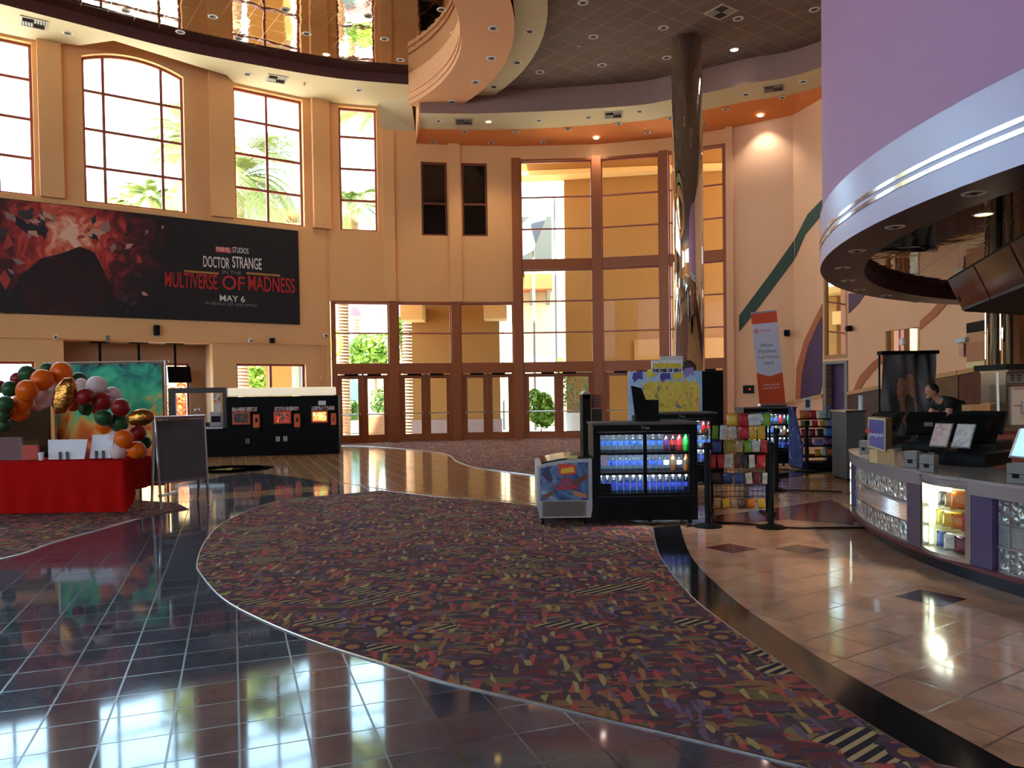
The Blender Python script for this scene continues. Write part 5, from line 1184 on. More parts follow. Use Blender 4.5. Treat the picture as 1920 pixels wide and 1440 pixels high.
# ---- stanchions
def stanchion(label, px, py, ptop, first=None):
    g_ = G(px, py)
    if first: return dup(first, g_, label=label)
    r = thing('stanchion', label, 'stanchion', g_, 0, 'black queue posts')
    mb = MB(); mb.lathe([(.17,0),(.17,.012),(.13,.03),(.05,.045),(.04,.05)], 28); a_ = mk('base', mb, M_blackm, r, local=True)
    mb = MB(); mb.lathe([(.034,.045),(.034,.93)], 18); b_ = mk('post', mb, M_black, r, local=True)
    mb = MB(); mb.lathe([(.042,.9),(.042,.985),(.036,.99),(0,.99)], 18); mb.box((.045,0,.945), (.02,.05,.06)); c_ = mk('belt_head', mb, M_black, r, local=True)
    mb = MB(); mb.rbox((.04,0,.16), (.03,.05,.06), .006); d_ = mk('cord_clip', mb, M_black, r, local=True)
    kids(r, a_, b_, c_, d_); return r
s1 = stanchion('black stanchion post just right of the front cooler', 1327, 988, 830)
stanchion('black stanchion post at the right end of the wire snack rack', 1446, 990, 830, s1)
stanchion('black stanchion post behind the wire snack rack, farther back', 1456, 920, 803, s1)
stanchion('farthest black stanchion post, in front of the coloured snack shelf', 1513, 884, 835, s1)
def cord(label, pts):
    mb = MB(); mb.tube([(p.x, p.y, .016) for p in [V((*q, 0)) for q in smooth([tuple(G(*a).xy) for a in pts], 6)]], .011, 6); o = mk('cord', mb, M_black); tag(o, label, 'cord')
cord('black cord on the floor from the wire rack to the counter foot', [(1338,981),(1390,984),(1436,988)]); cord('long black cord along the floor between the right stanchion and the counter', [(1452,984),(1478,992),(1560,992),(1645,992)])
cord('black cord on the floor from the rear stanchion towards the counter end', [(1462,916),(1480,921),(1520,922),(1578,924)]); cord('black cord on the floor below the coloured snack shelf', [(1462,880),(1490,884),(1540,886),(1582,884)])
# ---- wire rack with hanging snacks
YW = G(1385, 966).y; FW = FR((0, YW), (5, YW)); u0, u1, z0, z1 = rect(FW, 1334, 790, 1438, 962, 0)
r = thing('wire_snack_rack', 'black wire grid rack hung with snack bags between two stanchions', 'snack rack', FW.pt((u0+u1)/2, 0, 0))
mb = MB()
nz_ = 16
for i in range(nz_+1): mb.cyl(FW.pt(u0, .1+(z1-.1)*i/nz_, 0), FW.pt(u1, .1+(z1-.1)*i/nz_, 0), .004, n=4)
for i in range(13): mb.cyl(FW.pt(u0+(u1-u0)*i/12, .1, 0), FW.pt(u0+(u1-u0)*i/12, z1, 0), .003, n=4)
mk('wire_grid', mb, M_blackm, r)
for u in (u0, u1):
    mb = MB(); mb.cyl(FW.pt(u, .02, 0), FW.pt(u, z1+.02, 0), .016); mk('upright', mb, M_blackm, r)
    mb = MB(); FW.box(mb, u-.02, u+.02, 0, .03, -.25, .25); mk('foot', mb, M_blackm, r)
BAGM = {'yellow': (226,170,30), 'red': (196,28,40), 'white': (226,220,210), 'green': (120,170,40), 'dark green': (60,110,40), 'blue': (30,60,130), 'olive': (150,140,40), 'tan': (186,140,90), 'brown': (96,56,36), 'black': (34,28,30), 'maroon': (110,26,50), 'orange': (222,116,30), 'sky blue': (50,120,200), 'lilac': (160,140,190), 'purple': (90,50,110), 'pink': (220,150,150)}
SB = {}
def bag_proto(col):
    mb = MB(); mb.sm = True; n = 8; m_ = 8
    for sgn in (-1, 1):
        g_ = [[mb.b.verts.new(((i/n-.5)*(1-.06*math.sin(PI*j/m_)), sgn*.16*(math.sin(PI*i/n)*math.sin(PI*j/m_))**.6+.004*sgn, j/m_-.5)) for i in range(n+1)] for j in range(m_+1)]
        for j in range(m_):
            for i in range(n): mb._f([g_[j][i], g_[j][i+1], g_[j+1][i+1], g_[j+1][i]])
    bmesh.ops.remove_doubles(mb.b, verts=mb.b.verts[:], dist=.012)
    c = tuple(int(x*.86) for x in BAGM[col]); o = mk('snack_bag', mb, mat('bag_'+col, c, .3, var=.15, scale=30, coat=.3), local=True); WLOC[o.name] = V((0,0,0))
    mb = MB(); mb.slab([(.36*math.cos(t),-.15,.06+.24*math.sin(t)) for t in [2*PI*q/12 for q in range(12)]], (0,-.015,0)); p = mk('printed_front', mb, mat('bagp_'+col, tuple(min(255, int(x*.86+(30 if sum(c) < 400 else 4))) for x in c), .4), o, local=True)
    kids(o, p); return o
def snack(col, loc, w, h, label, group, rot=None):
    if col not in SB: o = SB[col] = bag_proto(col); o.location = loc; tag(o, label, 'snack bag', group)
    else: o = dup(SB[col], loc, label=label, group=group)
    o.scale = (w, min(w, h)*.8, h); o.rotation_euler = rot or (0,0,0); return o
ROWS = [('top row', 787, 25, [(1373,22,'yellow'),(1393,19,'red'),(1415,24,'white'),(1437,15,'green')]),
        ('second row', 811, 27, [(1341,12,'green'),(1357,15,'white'),(1374,16,'white'),(1394,20,'red'),(1411,13,'yellow'),(1427,15,'yellow')]),
        ('third row', 837, 24, [(1344,20,'blue'),(1367,19,'olive'),(1386,15,'tan'),(1402,14,'green'),(1418,15,'white'),(1433,13,'red')]),
        ('fourth row', 865, 27, [(1337,12,'red'),(1351,12,'red'),(1366,15,'white'),(1382,13,'brown'),(1396,13,'black'),(1410,13,'white'),(1427,20,'red')]),
        ('fifth row', 897, 22, [(1342,19,'black'),(1364,20,'blue'),(1385,19,'blue'),(1404,13,'white'),(1419,14,'maroon'),(1434,9,'white')]),
        ('bottom row', 944, 20, [(1344,16,'tan'),(1361,15,'yellow'),(1376,12,'tan'),(1391,15,'brown'),(1408,17,'orange'),(1427,15,'yellow')])]
for nm, py, hp, items in ROWS:
    cc = {}
    for px, wp, col in items: cc.setdefault(col, []).append(px)
    for px, wp, col in items:
        p = D(px, py, YW-.075); i = cc[col].index(px); pre = ('%s %s' % (ORD[i], col)) if len(cc[col]) > 1 else 'only %s' % col
        snack(col, p, wp*1.0*YW/F, hp*random.uniform(.9,1.04)*YW/F, '%s snack bag, %s of the wire rack' % (pre.replace(' ', '-from-left ') if len(cc[col]) > 1 else pre, nm), 'snacks on the wire rack', (random.uniform(-.1,.1), random.uniform(-.09,.09), random.uniform(-.25,.25)))
# ---- coloured snack shelf at the back right
YR = 15.3; FRk = FR((4, YR), (9, YR)); r = thing('snack_shelf', 'tiered snack shelf with blue side panel right of the third cooler', 'snack shelf', FRk.pt(FRk.uz(1530, 868)[0], 0, .2))
q = lambda px, py, w: FRk.pt(*FRk.uz(px, py, w), w)
ub, ue = FRk.uz(1502, 800)[0], FRk.uz(1570, 800)[0]; zt = FRk.uz(1530, 772)[1]
for u, nm in ((ub-.03, 'side_panel'), (ue+.02, 'side_panel')):
    mb = MB(); mb.slab([FRk.pt(u, .03, -.12), FRk.pt(u, .03, .62), FRk.pt(u, zt+.1, .62), FRk.pt(u, zt+.1, .36), FRk.pt(u, .5, -.12)], V((.025,0,0))); mk(nm, mb, mottle('blue_side', [(.4,(24,36,84)),(.6,(40,60,120)),(.72,(170,176,190))], 5), r)
SH = [(785,.36),(800,.25),(819,.14),(836,.04),(856,-.06)]
for py, w_ in SH:
    z = FRk.uz(1530, py, w_)[1]; mb = MB(); FRk.box(mb, ub, ue, z-.02, z, w_-.02, .6); mk('shelf', mb, M_blackm, r)
mb = MB(); FRk.box(mb, ub, ue, 0, .12, .0, .6); mk('plinth', mb, M_blackm, r)
RR = [(0, 16, [(1510,17,'orange'),(1526,15,'red'),(1544,18,'white'),(1562,15,'green')]), (1, 12, [(1512,19,'olive'),(1530,13,'red'),(1544,11,'yellow'),(1557,15,'lilac')]),
      (2, 15, [(1511,14,'red'),(1525,13,'maroon'),(1540,14,'black'),(1560,20,'sky blue')]), (3, 14, [(1517,18,'purple'),(1537,20,'lilac'),(1558,20,'purple')]), (4, 13, [(1515,10,'tan'),(1535,12,'yellow'),(1547,10,'white'),(1558,11,'orange')])]
tn = ('top', 'second', 'third', 'fourth', 'lowest')
for j, hp, items in RR:
    py, w_ = SH[j]; z = FRk.uz(1530, py, w_)[1]; cc = {}
    for px, wp, col in items: cc.setdefault(col, []).append(px)
    for px, wp, col in items:
        u = FRk.uz(px, py, w_)[0]; h = hp*YR/F; i = cc[col].index(px); pre = ('%s %s' % (ORD[i], col)) if len(cc[col]) > 1 else col
        snack(col, FRk.pt(u, z+h/2+.001, w_+.06), wp*YR/F, h, '%s snack bag on the %s tier of the snack shelf' % (pre, tn[j]), 'snacks on the tiered shelf', (-.15,0,0))
z = zt+.1; zz = D(1514, 783, YR+.5).z
c = q(1514, 764, .5); h0 = FRk.uz(1530, 785, .36)[1]; mb = MB(); FRk.box(mb, FRk.uz(1507,760,.56)[0], FRk.uz(1522,760,.56)[0], h0, D(1514,746,YR+.56).z, .55, .57)
r2 = thing('small_sign', 'small white framed card standing on top of the snack shelf', 'sign', FRk.pt(FRk.uz(1514,760,.56)[0], h0, .56)); mk('frame', mb, M_white, r2)
mb = MB(); a, b = FRk.uz(1510.5,749.5,.548), FRk.uz(1518.5,764,.548); FRk.box(mb, a[0], b[0], b[1], a[1], .545, .55); mk('card', mb, M_dgrey, r2)
# ---- tilted ticket banner on top of the third cooler
YT = 16.28; H3 = D(1445, 763.5, Y3).z
pb = lambda px, py, dy=0: D(px, py, YT)-V((0, dy, 0))
r = thing('ticket_banner', 'tilted white and orange roll-up banner asking to purchase tickets', 'banner', V((pb(1448,760).x, YT, H3)))
TL, TR, BR, BL = (1408,588), (1456,583), (1473,757), (1424,757)
def e(t, s): # t down, s across
    l = tuple(a+(b-a)*t for a, b in zip(TL, BL)); rr_ = tuple(a+(b-a)*t for a, b in zip(TR, BR)); return tuple(a+(b-a)*s for a, b in zip(l, rr_))
def quad(nm, l, m, dy=0): mb = MB(); mb.slab([pb(*p, dy) for p in l], (0,.006,0)); return mk(nm, mb, m, r)
M_bo = mat('banner_orange', (226,84,40), .55); M_bw = mat('banner_white', (214,208,214), .6)
quad('sheet', [e(0,0), e(1,0), e(1,1), e(0,1)], M_bo)
quad('white_field', [e(.12,0), e(.66,0), e(.70,.5), e(.66,1), e(.12,1)], M_bw, .004)
quad('rail', [e(-.012,0), e(.006,0), e(.006,1), e(-.012,1)], M_silver, .006)
MT = lambda t, s: Matrix.Translation(pb(*e(t, s), .008)) @ Matrix(((1,-.095,0,0),(0,0,-1,0),(.06,1,0,0),(0,0,0,1)))
M_gt = mat('banner_grey_text', (96,92,98), .6)
for tx, t, sz in (('Please', .36, .105), ('Purchase', .425, .105), ('Your Tickets', .49, .088), ('Here', .555, .105)): text(tx, sz, MT(t, .5), M_gt, r, .001)
text('REGAL', .07, MT(.2, .5), M_bo, r, .001); text('Thank you and', .056, MT(.79, .52), M_whitep, r, .001); text('enjoy the show!', .056, MT(.825, .52), M_whitep, r, .001)
c = pb(*e(.2, .14), .006); mb = MB()
mb.tube([(c.x+.045*math.cos(2*PI*k/16), c.y-.002, c.z+.045*math.sin(2*PI*k/16)) for k in range(17)], .006, 5); mb.box((c.x, c.y-.002, c.z), (.04,.006,.03)); mk('emblem', mb, M_bo, r)
a, b = pb(1423, 757), pb(1474, 762.5); mb = MB(); mb.rbox(((a.x+b.x)/2, YT+.02, H3+.035), (b.x-a.x, .16, .066), .02); mk('base_cassette', mb, M_silver, r)
# ================================================================== CONCESSION STAND
def lbox(mb, x0, x1, y0, y1, z0, z1): return mb.box(((x0+x1)/2, (y0+y1)/2, (z0+z1)/2), (abs(x1-x0), abs(y1-y0), abs(z1-z0)))
CZ = .87
EDGE = [(1559,836),(1581,845),(1612,853.5),(1643,861),(1684,871),(1724,880),(1772,891),(1819,900.6),(1870,905.5),(1920,909.6)]
pts_ = [tuple(G(x, y, CZ).xy) for x, y in EDGE]
# a clean arc through the unprojected edge: least-squares circle
def circ(P):
    n = len(P); sx = sum(p[0] for p in P)/n; sy = sum(p[1] for p in P)/n
    suu = sum((p[0]-sx)**2 for p in P); svv = sum((p[1]-sy)**2 for p in P); suv = sum((p[0]-sx)*(p[1]-sy) for p in P)
    suuu = sum((p[0]-sx)**3 for p in P); svvv = sum((p[1]-sy)**3 for p in P); suvv = sum((p[0]-sx)*(p[1]-sy)**2 for p in P); svuu = sum((p[1]-sy)*(p[0]-sx)**2 for p in P)
    a, b = .5*(suuu+suvv), .5*(svvv+svuu); d = suu*svv-suv*suv
    uc_, vc = (a*svv-b*suv)/d, (b*suu-a*suv)/d
    return (sx+uc_, sy+vc), math.sqrt(uc_*uc_+vc*vc+(suu+svv)/n)
KC, KR = circ(pts_[1:])
print('counter circle', KC, KR)
def ang(px):                                              # angle on the arc seen in picture column px
    py = 845; lo, hi = math.radians(150), math.radians(215)
    r_ = ray(px, 870); best = None
    # intersect the vertical plane through the column with the circle
    dx, dy = r_.x/r_.y, 1.0; A = dx*dx+1; B = -2*(dx*KC[0]+KC[1]); C = KC[0]**2+KC[1]**2-KR**2; D_ = B*B-4*A*C
    t = (-B-math.sqrt(max(0, D_)))/(2*A); return math.atan2(t-KC[1], dx*t-KC[0]) % (2*PI)
def K(a, off=0, z=0): return V((KC[0]+(KR-off)*math.cos(a), KC[1]+(KR-off)*math.sin(a), z))     # off > 0 goes into the stand
A0, A1 = ang(1575), ang(1920)+.34
def arcbox(mb, a, b, o0, o1, z0, z1, n=None, bulge=0):
    n = n or max(2, int(abs(b-a)*KR/.08)); rings = []
    for i in range(n+1):
        t = a+(b-a)*i/n; bl = bulge*math.sin(PI*i/n)
        rings.append([K(t, o0-bl, z0), K(t, o1, z0), K(t, o1, z1), K(t, o0-bl, z1)])
    return mb.loft(rings)
M_top = mat('counter_top', (150,140,134), .18, var=.12, scale=60, coat=.3); M_edge = mat('counter_edge', (138,124,124), .35, var=.1, scale=80)
M_dp = mat('purple_laminate', (74,56,92), .45); M_dp2 = mat('grey_purple_laminate', (92,76,88), .45); M_strip = mat('dark_red_base_strip', (96,40,44), .4)
cx = K((A0+A1)/2, .4); r = thing('concession_counter', 'long curved grey-topped concession counter with glass blocks on the right', 'counter', (cx.x, cx.y, 0))
mb = MB(); arcbox(mb, A0, A1, -.03, .78, CZ-.03, CZ); mk('counter_top', mb, M_top, r)
for p_, q_ in ((A0, ang(1727)), (ang(1820), A1)): mb = MB(); arcbox(mb, p_, q_, -.02, .05, CZ-.125, CZ-.031); mk('edge_band', mb, M_edge, r)
mb = MB(); arcbox(mb, A0, A1, .14, .6, 0, .15); mk('toe_kick', mb, mat('toe_kick_black', (22,24,32), .3), r)
mb = MB(); arcbox(mb, A0, A1, -.02, .7, .15, .185); mk('base_strip', mb, M_strip, r)
mb = MB(); arcbox(mb, A0, A1, .5, .7, .186, CZ-.031); mk('core', mb, M_black, r)
z0, z1 = .187, CZ-.127
def glassblock(name, kind, tint=(226,226,218)):
    m, nt, b = _new(name); N, L = nt.nodes.new, nt.links.new; geo = N('ShaderNodeNewGeometry')
    if kind == 'bub':
        t = N('ShaderNodeTexVoronoi'); t.inputs['Scale'].default_value = 20; t.feature = 'SMOOTH_F1'; L(geo.outputs['Position'], t.inputs['Vector']); h = t.outputs['Distance']
    else:
        sp = N('ShaderNodeSeparateXYZ'); L(geo.outputs['Position'], sp.inputs[0]); mu = N('ShaderNodeMath'); mu.operation = 'MULTIPLY'; mu.inputs[1].default_value = 420; L(sp.outputs['Z'], mu.inputs[0]); t = N('ShaderNodeMath'); t.operation = 'SINE'; L(mu.outputs[0], t.inputs[0]); h = t.outputs[0]
    bp = N('ShaderNodeBump'); bp.inputs['Strength'].default_value = 1 if kind == 'bub' else .5; bp.inputs['Distance'].default_value = .06; L(h, bp.inputs['Height']); L(bp.outputs[0], b.inputs['Normal'])
    b.inputs['Base Color'].default_value = (*lin(tint), 1); b.inputs['Metallic'].default_value = .5; b.inputs['Roughness'].default_value = .08; b.inputs['Coat Weight'].default_value = .6; MATS[name] = m; return m
M_bub = glassblock('bubbled_glass_block', 'bub'); M_rib = glassblock('ribbed_glass_block', 'rib', (232,236,242)); M_bubd = glassblock('dim_bubbled_glass_block', 'bub', (168,170,168)); M_ribd = glassblock('dim_ribbed_glass_block', 'rib', (190,194,198))  # light put into the tint: pale as if backlit, dim copies darker
def blocks(pxs, dim):
    a, b = ang(pxs[0]), ang(pxs[-1])
    for i in range(3):
        h = (z1-z0)/3
        for p, q_ in zip(pxs, pxs[1:]):
            mb = MB(); arcbox(mb, ang(p)+.0006, ang(q_)-.0006 if ang(q_) > ang(p) else ang(q_)+.0006, .045, .13, z0+h*i+.006, z0+h*(i+1)-.006)
            mk('glass_block', mb, (M_ribd if dim else M_rib) if i == 1 else (M_bubd if dim else M_bub), r)
    for i in range(4):
        z = z0+(z1-z0)*i/3; mb = MB(); arcbox(mb, a, b, .03, .12, z-.005, z+.005); mk('block_joint', mb, M_silver, r)
    for p in pxs[1:-1]:
        t = ang(p); mb = MB(); arcbox(mb, t-.0005, t+.0005, .03, .12, z0, z1, 2); mk('block_joint', mb, M_silver, r)
def panel(pa, pb_, m, o=.0): mb = MB(); arcbox(mb, ang(pa), ang(pb_), o, .12, z0, z1); mk('purple_panel', mb, m, r)
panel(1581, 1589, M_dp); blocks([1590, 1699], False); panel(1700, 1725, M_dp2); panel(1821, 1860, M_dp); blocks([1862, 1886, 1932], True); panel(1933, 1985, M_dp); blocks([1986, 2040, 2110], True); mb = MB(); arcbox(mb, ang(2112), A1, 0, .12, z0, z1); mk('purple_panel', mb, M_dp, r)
# rounded far end of the counter
ce = K(A0, .375); d_ = (K(A0, 0)-K(A0+.001, 0)).normalized(); nrm = (K(A0, -1)-K(A0, 0)).normalized()
half = [ce+nrm*.405*math.cos(t)+d_*.405*math.sin(t) for t in [PI*i/16 for i in range(17)]]
mb = MB(); mb.prism([tuple(p.xy) for p in half], CZ-.03, CZ); mk('end_top', mb, M_top, r)
mb = MB(); mb.prism([tuple((ce+(p-ce)*.97).xy) for p in half], 0, .16); mk('end_base', mb, M_strip, r)
mb = MB(); mb.prism([tuple((ce+(p-ce)*.97).xy) for p in half], CZ-.07, CZ-.031); mk('end_band', mb, M_edge, r)
mb = MB(); mb.sm = True; e_ = [ce+(p-ce)*.95 for p in half]; mb.strip([p+V((0,0,.16)) for p in e_], [p+V((0,0,CZ-.07)) for p in e_]); mk('end_glass', mb, M_case, r)
mb = MB(); mb.prism([tuple((ce+(p-ce)*.45).xy) for p in half], .16, CZ-.07); mk('end_back', mb, mat('case_lining', (206,204,180), .5), r)
for j, t in enumerate((PI*.12, PI*.3)):
    for i in range(4):
        p = ce+(nrm*math.cos(t)+d_*math.sin(t))*.37; mb = MB(); lbox(mb, p.x-.018, p.x+.018, p.y-.018, p.y+.018, .2+.15*i, .31+.15*i); mk('light_tube', mb, M_tubeg, r)
# display case in the counter front
a, b = ang(1727), ang(1820); bul = .07
dc = thing('display_case', 'lit bow-fronted glass snack display case set in the counter front', 'display case', tuple(K((a+b)/2, .2, .19)))
def arcp(t, off, bulge=1): return K(a+(b-a)*t, off-bul*math.sin(PI*t)*bulge)
n = 14
def bow(mb, o0, o1, za, zb): return mb.loft([[arcp(i/n, o0)+V((0,0,za)), arcp(i/n, o1, .2)+V((0,0,za)), arcp(i/n, o1, .2)+V((0,0,zb)), arcp(i/n, o0)+V((0,0,zb))] for i in range(n+1)])
mb = MB(); mb.loft([[arcp(i/n, -.012)+V((0,0,CZ-.03)), K(a+(b-a)*i/n, -.031)+V((0,0,CZ-.03)), K(a+(b-a)*i/n, -.031)+V((0,0,CZ)), arcp(i/n, -.012)+V((0,0,CZ))] for i in range(2, n-1)]); mk('top_bow', mb, M_top, r)
mb = MB(); bow(mb, 0, .06, z1+.06, CZ-.033); mk('case_header', mb, M_edge, dc)
mb = MB(); bow(mb, -.005, .45, .187, .22); mk('bottom_rail', mb, M_silver, dc)
mb = MB(); bow(mb, -.005, .04, z1+.035, z1+.06); mk('top_rail', mb, M_silver, dc)
for t0, t1 in ((0, .07), (.93, 1)):
    mb = MB(); mb.loft([[arcp(t, 0)+V((0,0,.22)), arcp(t, .05)+V((0,0,.22)), arcp(t, .05)+V((0,0,z1+.035)), arcp(t, 0)+V((0,0,z1+.035))] for t in (t0, t1)]); mk('post', mb, M_silver, dc)
mb = MB(); mb.sm = True; mb.strip([arcp(.07+.86*i/n, .012)+V((0,0,.22)) for i in range(n+1)], [arcp(.07+.86*i/n, .012)+V((0,0,z1+.035)) for i in range(n+1)]); mk('bowed_glass', mb, M_case, dc)
mb = MB(); mb.loft([[arcp(t, .4, 0)+V((0,0,.22)), arcp(t, .43, 0)+V((0,0,.22)), arcp(t, .43, 0)+V((0,0,CZ-.04)), arcp(t, .4, 0)+V((0,0,CZ-.04))] for t in (0, .5, 1)]); mk('back_lining', mb, MATS['case_lining'], dc)
for zz in (.4, .57):
    mb = MB(); mb.loft([[arcp(t, .05)+V((0,0,zz)), arcp(t, .38, 0)+V((0,0,zz)), arcp(t, .38, 0)+V((0,0,zz+.008)), arcp(t, .05)+V((0,0,zz+.008))] for t in (.04, .25, .5, .75, .96)]); mk('glass_shelf', mb, M_case, dc)
for i in range(3):
    p = arcp(.13, .07); mb = MB(); mb.cyl((p.x, p.y, .25+.17*i), (p.x, p.y, .38+.17*i), .013); mk('light_tube', mb, M_tubeg, dc)
p = arcp(.5, .12); mb = MB(); mb.cyl((p.x, p.y, z1-.02), (p.x, p.y, z1+.03), .022); mk('light_tube', mb, M_tubeg, dc)
lt = bpy.data.lights.new('case_lamp', 'POINT'); lt.energy = 9; lt.shadow_soft_size = .05; lt.color = (.95, 1, .85); lo = bpy.data.objects.new('case_lamp', lt); COL.objects.link(lo); p = arcp(.2, .15); lo.location = (p.x, p.y, .66)
items = [('top shelf', .578, [(.25,'black',.15),(.42,'tan',.15),(.6,'orange',.19),(.8,'yellow',.16)]), ('middle shelf', .408, [(.2,'olive',.16),(.38,'yellow',.16),(.56,'orange',.15),(.78,'red',.19)]), ('bottom', .221, [(.22,'blue',.16),(.42,'white',.17),(.62,'maroon',.16),(.82,'lilac',.16)])]
yaw = -.75
for t in (.01, .985):
    mb = MB(); mb.slab([arcp(t, .06, .6)+V((0,0,.222)), arcp(t, .4, 0)+V((0,0,.222)), arcp(t, .4, 0)+V((0,0,CZ-.04)), arcp(t, .06, .6)+V((0,0,CZ-.04))], (K(a+(b-a)*.51, .2)-K(a+(b-a)*.5, .2)).normalized()*(.008 if t < .5 else -.008)); mk('side_lining', mb, MATS['case_lining'], dc)
for nm, zz, l in items:
    for i, (t, col, s_) in enumerate(l):
        p = arcp(t, .17, .6); snk = (nm, i)
        CASE = globals().setdefault('CASE', []); CASE.append((col, V((p.x, p.y, zz+s_*.42)), s_, '%s sweet packet, %s from the left on the %s of the lit display case' % (col, ORD[i], nm), yaw))
# ---- things standing on the counter
yaw_c = lambda px: ang(px)+PI/2                            # local -y looks out of the counter, to the customers
def on(px, py, z=CZ): return G(px, py, z)
def card_reader(label, px, py, yaw, s=.12):
    p = on(px, py); r = thing('card_reader', label, 'card reader', p, yaw, 'grey boxes on the counter')
    mb = MB(); mb.rbox((0, 0, .075), (s, .1, .15), .006); a_ = mk('casing', mb, M_grey, r, local=True)
    mb = MB(); lbox(mb, -s*.18, s*.18, -.054, -.049, .04, .075); b_ = mk('slot', mb, M_black, r, local=True)
    mb = MB(); lbox(mb, -s*.5, s*.5, -.052, -.049, .07, .074); c_ = mk('seam', mb, M_black, r, local=True); return r
card_reader('grey card reader box on the counter by the framed sign', 1623, 851, -.9, .1); card_reader('left of the two grey boxes in front of the big till', 1711, 876, -.9); card_reader('right of the two grey boxes in front of the big till', 1742, 885, -.9); card_reader('dark grey box at the right edge of the picture on the counter', 1912, 906, -1.1, .14)
def till(label, loc, yaw, sc=1.0, papers=True, lit=None):
    r = thing('till', label, 'till', loc, yaw, 'tills on the counter'); r.scale = (sc,)*3
    L_ = lambda nm, mb, m, par=r: mk(nm, mb, m, par, local=True)
    WLOC[r.name] = V((0,0,0))
    mb = MB(); mb.rbox((0, .2, .055), (.42, .42, .11), .008); dr = L_('cash_drawer', mb, M_blackm)
    mb = MB(); lbox(mb, -.19, .19, -.016, -.008, .03, .08); L_('drawer_front', mb, M_black, dr)
    mb = MB(); mb.loft([[(-.09,.12,.11),(.09,.12,.11),(.09,.3,.11),(-.09,.3,.11)],[(-.06,.16,.2),(.06,.16,.2),(.06,.26,.2),(-.06,.26,.2)]]); L_('stand', mb, M_black)
    R = Euler((-.6,0,0)).to_matrix()
    mb = MB(); mb.rbox((0, .22, .31), (.4, .05, .3), .012, R); mo = L_('monitor', mb, M_blackm)
    mb = MB(); mb.box(V((0,.22,.31))+R @ V((0,.028,0)), (.35,.004,.25), R); L_('screen', mb, mat('till_screen', (150,190,220), .2, emit=.6), mo)
    mb = MB(); mb.loft([[(-.16,.1,.2),(.16,.1,.2),(.16,.24,.2),(-.16,.24,.2)],[(-.18,.05,.34),(.18,.05,.34),(.18,.18,.42),(-.18,.18,.42)]]); L_('rear_cover', mb, M_black)
    mb = MB(); mb.box((.06, .04, .31), (.09,.004,.05), (-.45,0,0)); L_('rear_plate', mb, M_silver)
    if papers:
        for x in (-.12, .06):
            R2 = Euler((-.5,0,0)).to_matrix(); mb = MB(); mb.rbox((x, -.06, .25), (.15,.012,.22), .004, R2); cd = L_('customer_card', mb, M_grey)
            mb = MB(); mb.box(V((x,-.06,.25))+R2 @ V((0,-.0075,0)), (.135,.002,.2), R2); L_('printed_card', mb, mottle('card_print', [(.4,(206,186,180)),(.6,(190,150,140)),(.75,(160,130,130))], 12) if x < 0 else mottle('card_print2', [(.4,(206,198,190)),(.6,(180,172,168)),(.75,(150,140,138))], 12), cd)
    return r
pt = on(1800, 873); till('large black till facing the staff in the middle of the counter, with two printed cards', pt, -1.0, 1.12)
pt = on(1618, 833); till('black till at the far left end of the counter beside the framed sign', V((pt.x+.18, pt.y, CZ)), -1.1, .95, False)
pt = on(1700, 851); till('black till farther back behind the big till, dark screens', V((pt.x+.3, pt.y+.25, CZ)), -.7, 1.0, False)
pt = on(1765, 850); till('black till behind the large one, seen over its top', V((pt.x+.62, pt.y+.35, CZ)), -.9, 1.0, False)
# loose paper leaning on the left till
q = lambda px, py, Y: D(px, py, Y)
# framed sign on a block
pt = on(1657, 869); Ys = pt.y+.06
r = thing('counter_sign', 'purple framed counter sign on a tan block, box body behind', 'sign', pt)
mb = MB(); a, b, c = D(1641, 843, Ys), D(1673, 843, Ys), D(1673, 872, Ys); lbox(mb, a.x, b.x, Ys-.04, Ys+.12, CZ, a.z); mk('block', mb, mat('tan_block', (206,174,126), .5), r)
TLs, TRs, BRs, BLs = D(1627,782,Ys-.02), D(1660,785,Ys-.1), D(1660,848,Ys-.1), D(1627,838,Ys-.02)
nn = (TRs-TLs).cross(BLs-TLs).normalized(); nn = nn if nn.y > 0 else -nn
mb = MB(); mb.slab([TLs, TRs, BRs, BLs], nn*.02); mk('frame', mb, mat('tan_frame', (206,178,130), .4), r)
k = lambda P, Q, t: P.lerp(Q, t); cc_ = (TLs+TRs+BRs+BLs)/4
inn_ = [cc_+(p-cc_)*.87 for p in (TLs, TRs, BRs, BLs)]
mb = MB(); mb.slab([p-nn*.001 for p in inn_], -nn*.004); po = mk('poster', mb, mottle('sign_purple', [(.3,(84,76,140)),(.6,(106,98,160)),(.8,(130,110,160))], 3), r)
Mx = frameM((inn_[0]+inn_[2])/2-nn*.007, (inn_[1]-inn_[0])); text('pepsi', .06, Mx, M_whitep, po, .001)
ec = cc_+(inn_[0]-inn_[1]).normalized()*.075-nn*.006+V((0,0,.02)); mb = MB(); mb.cyl(ec, ec-nn*.003, .022, n=20); mk('round_emblem', mb, mat('emblem_red', (206,50,50), .5), po)
mb = MB(); mb.slab([p+nn*.022 for p in (TLs, TRs, BRs, BLs)], V((.16,.2,0))); mk('box_body', mb, mat('dark_olive_box', (50,42,34), .4), r)
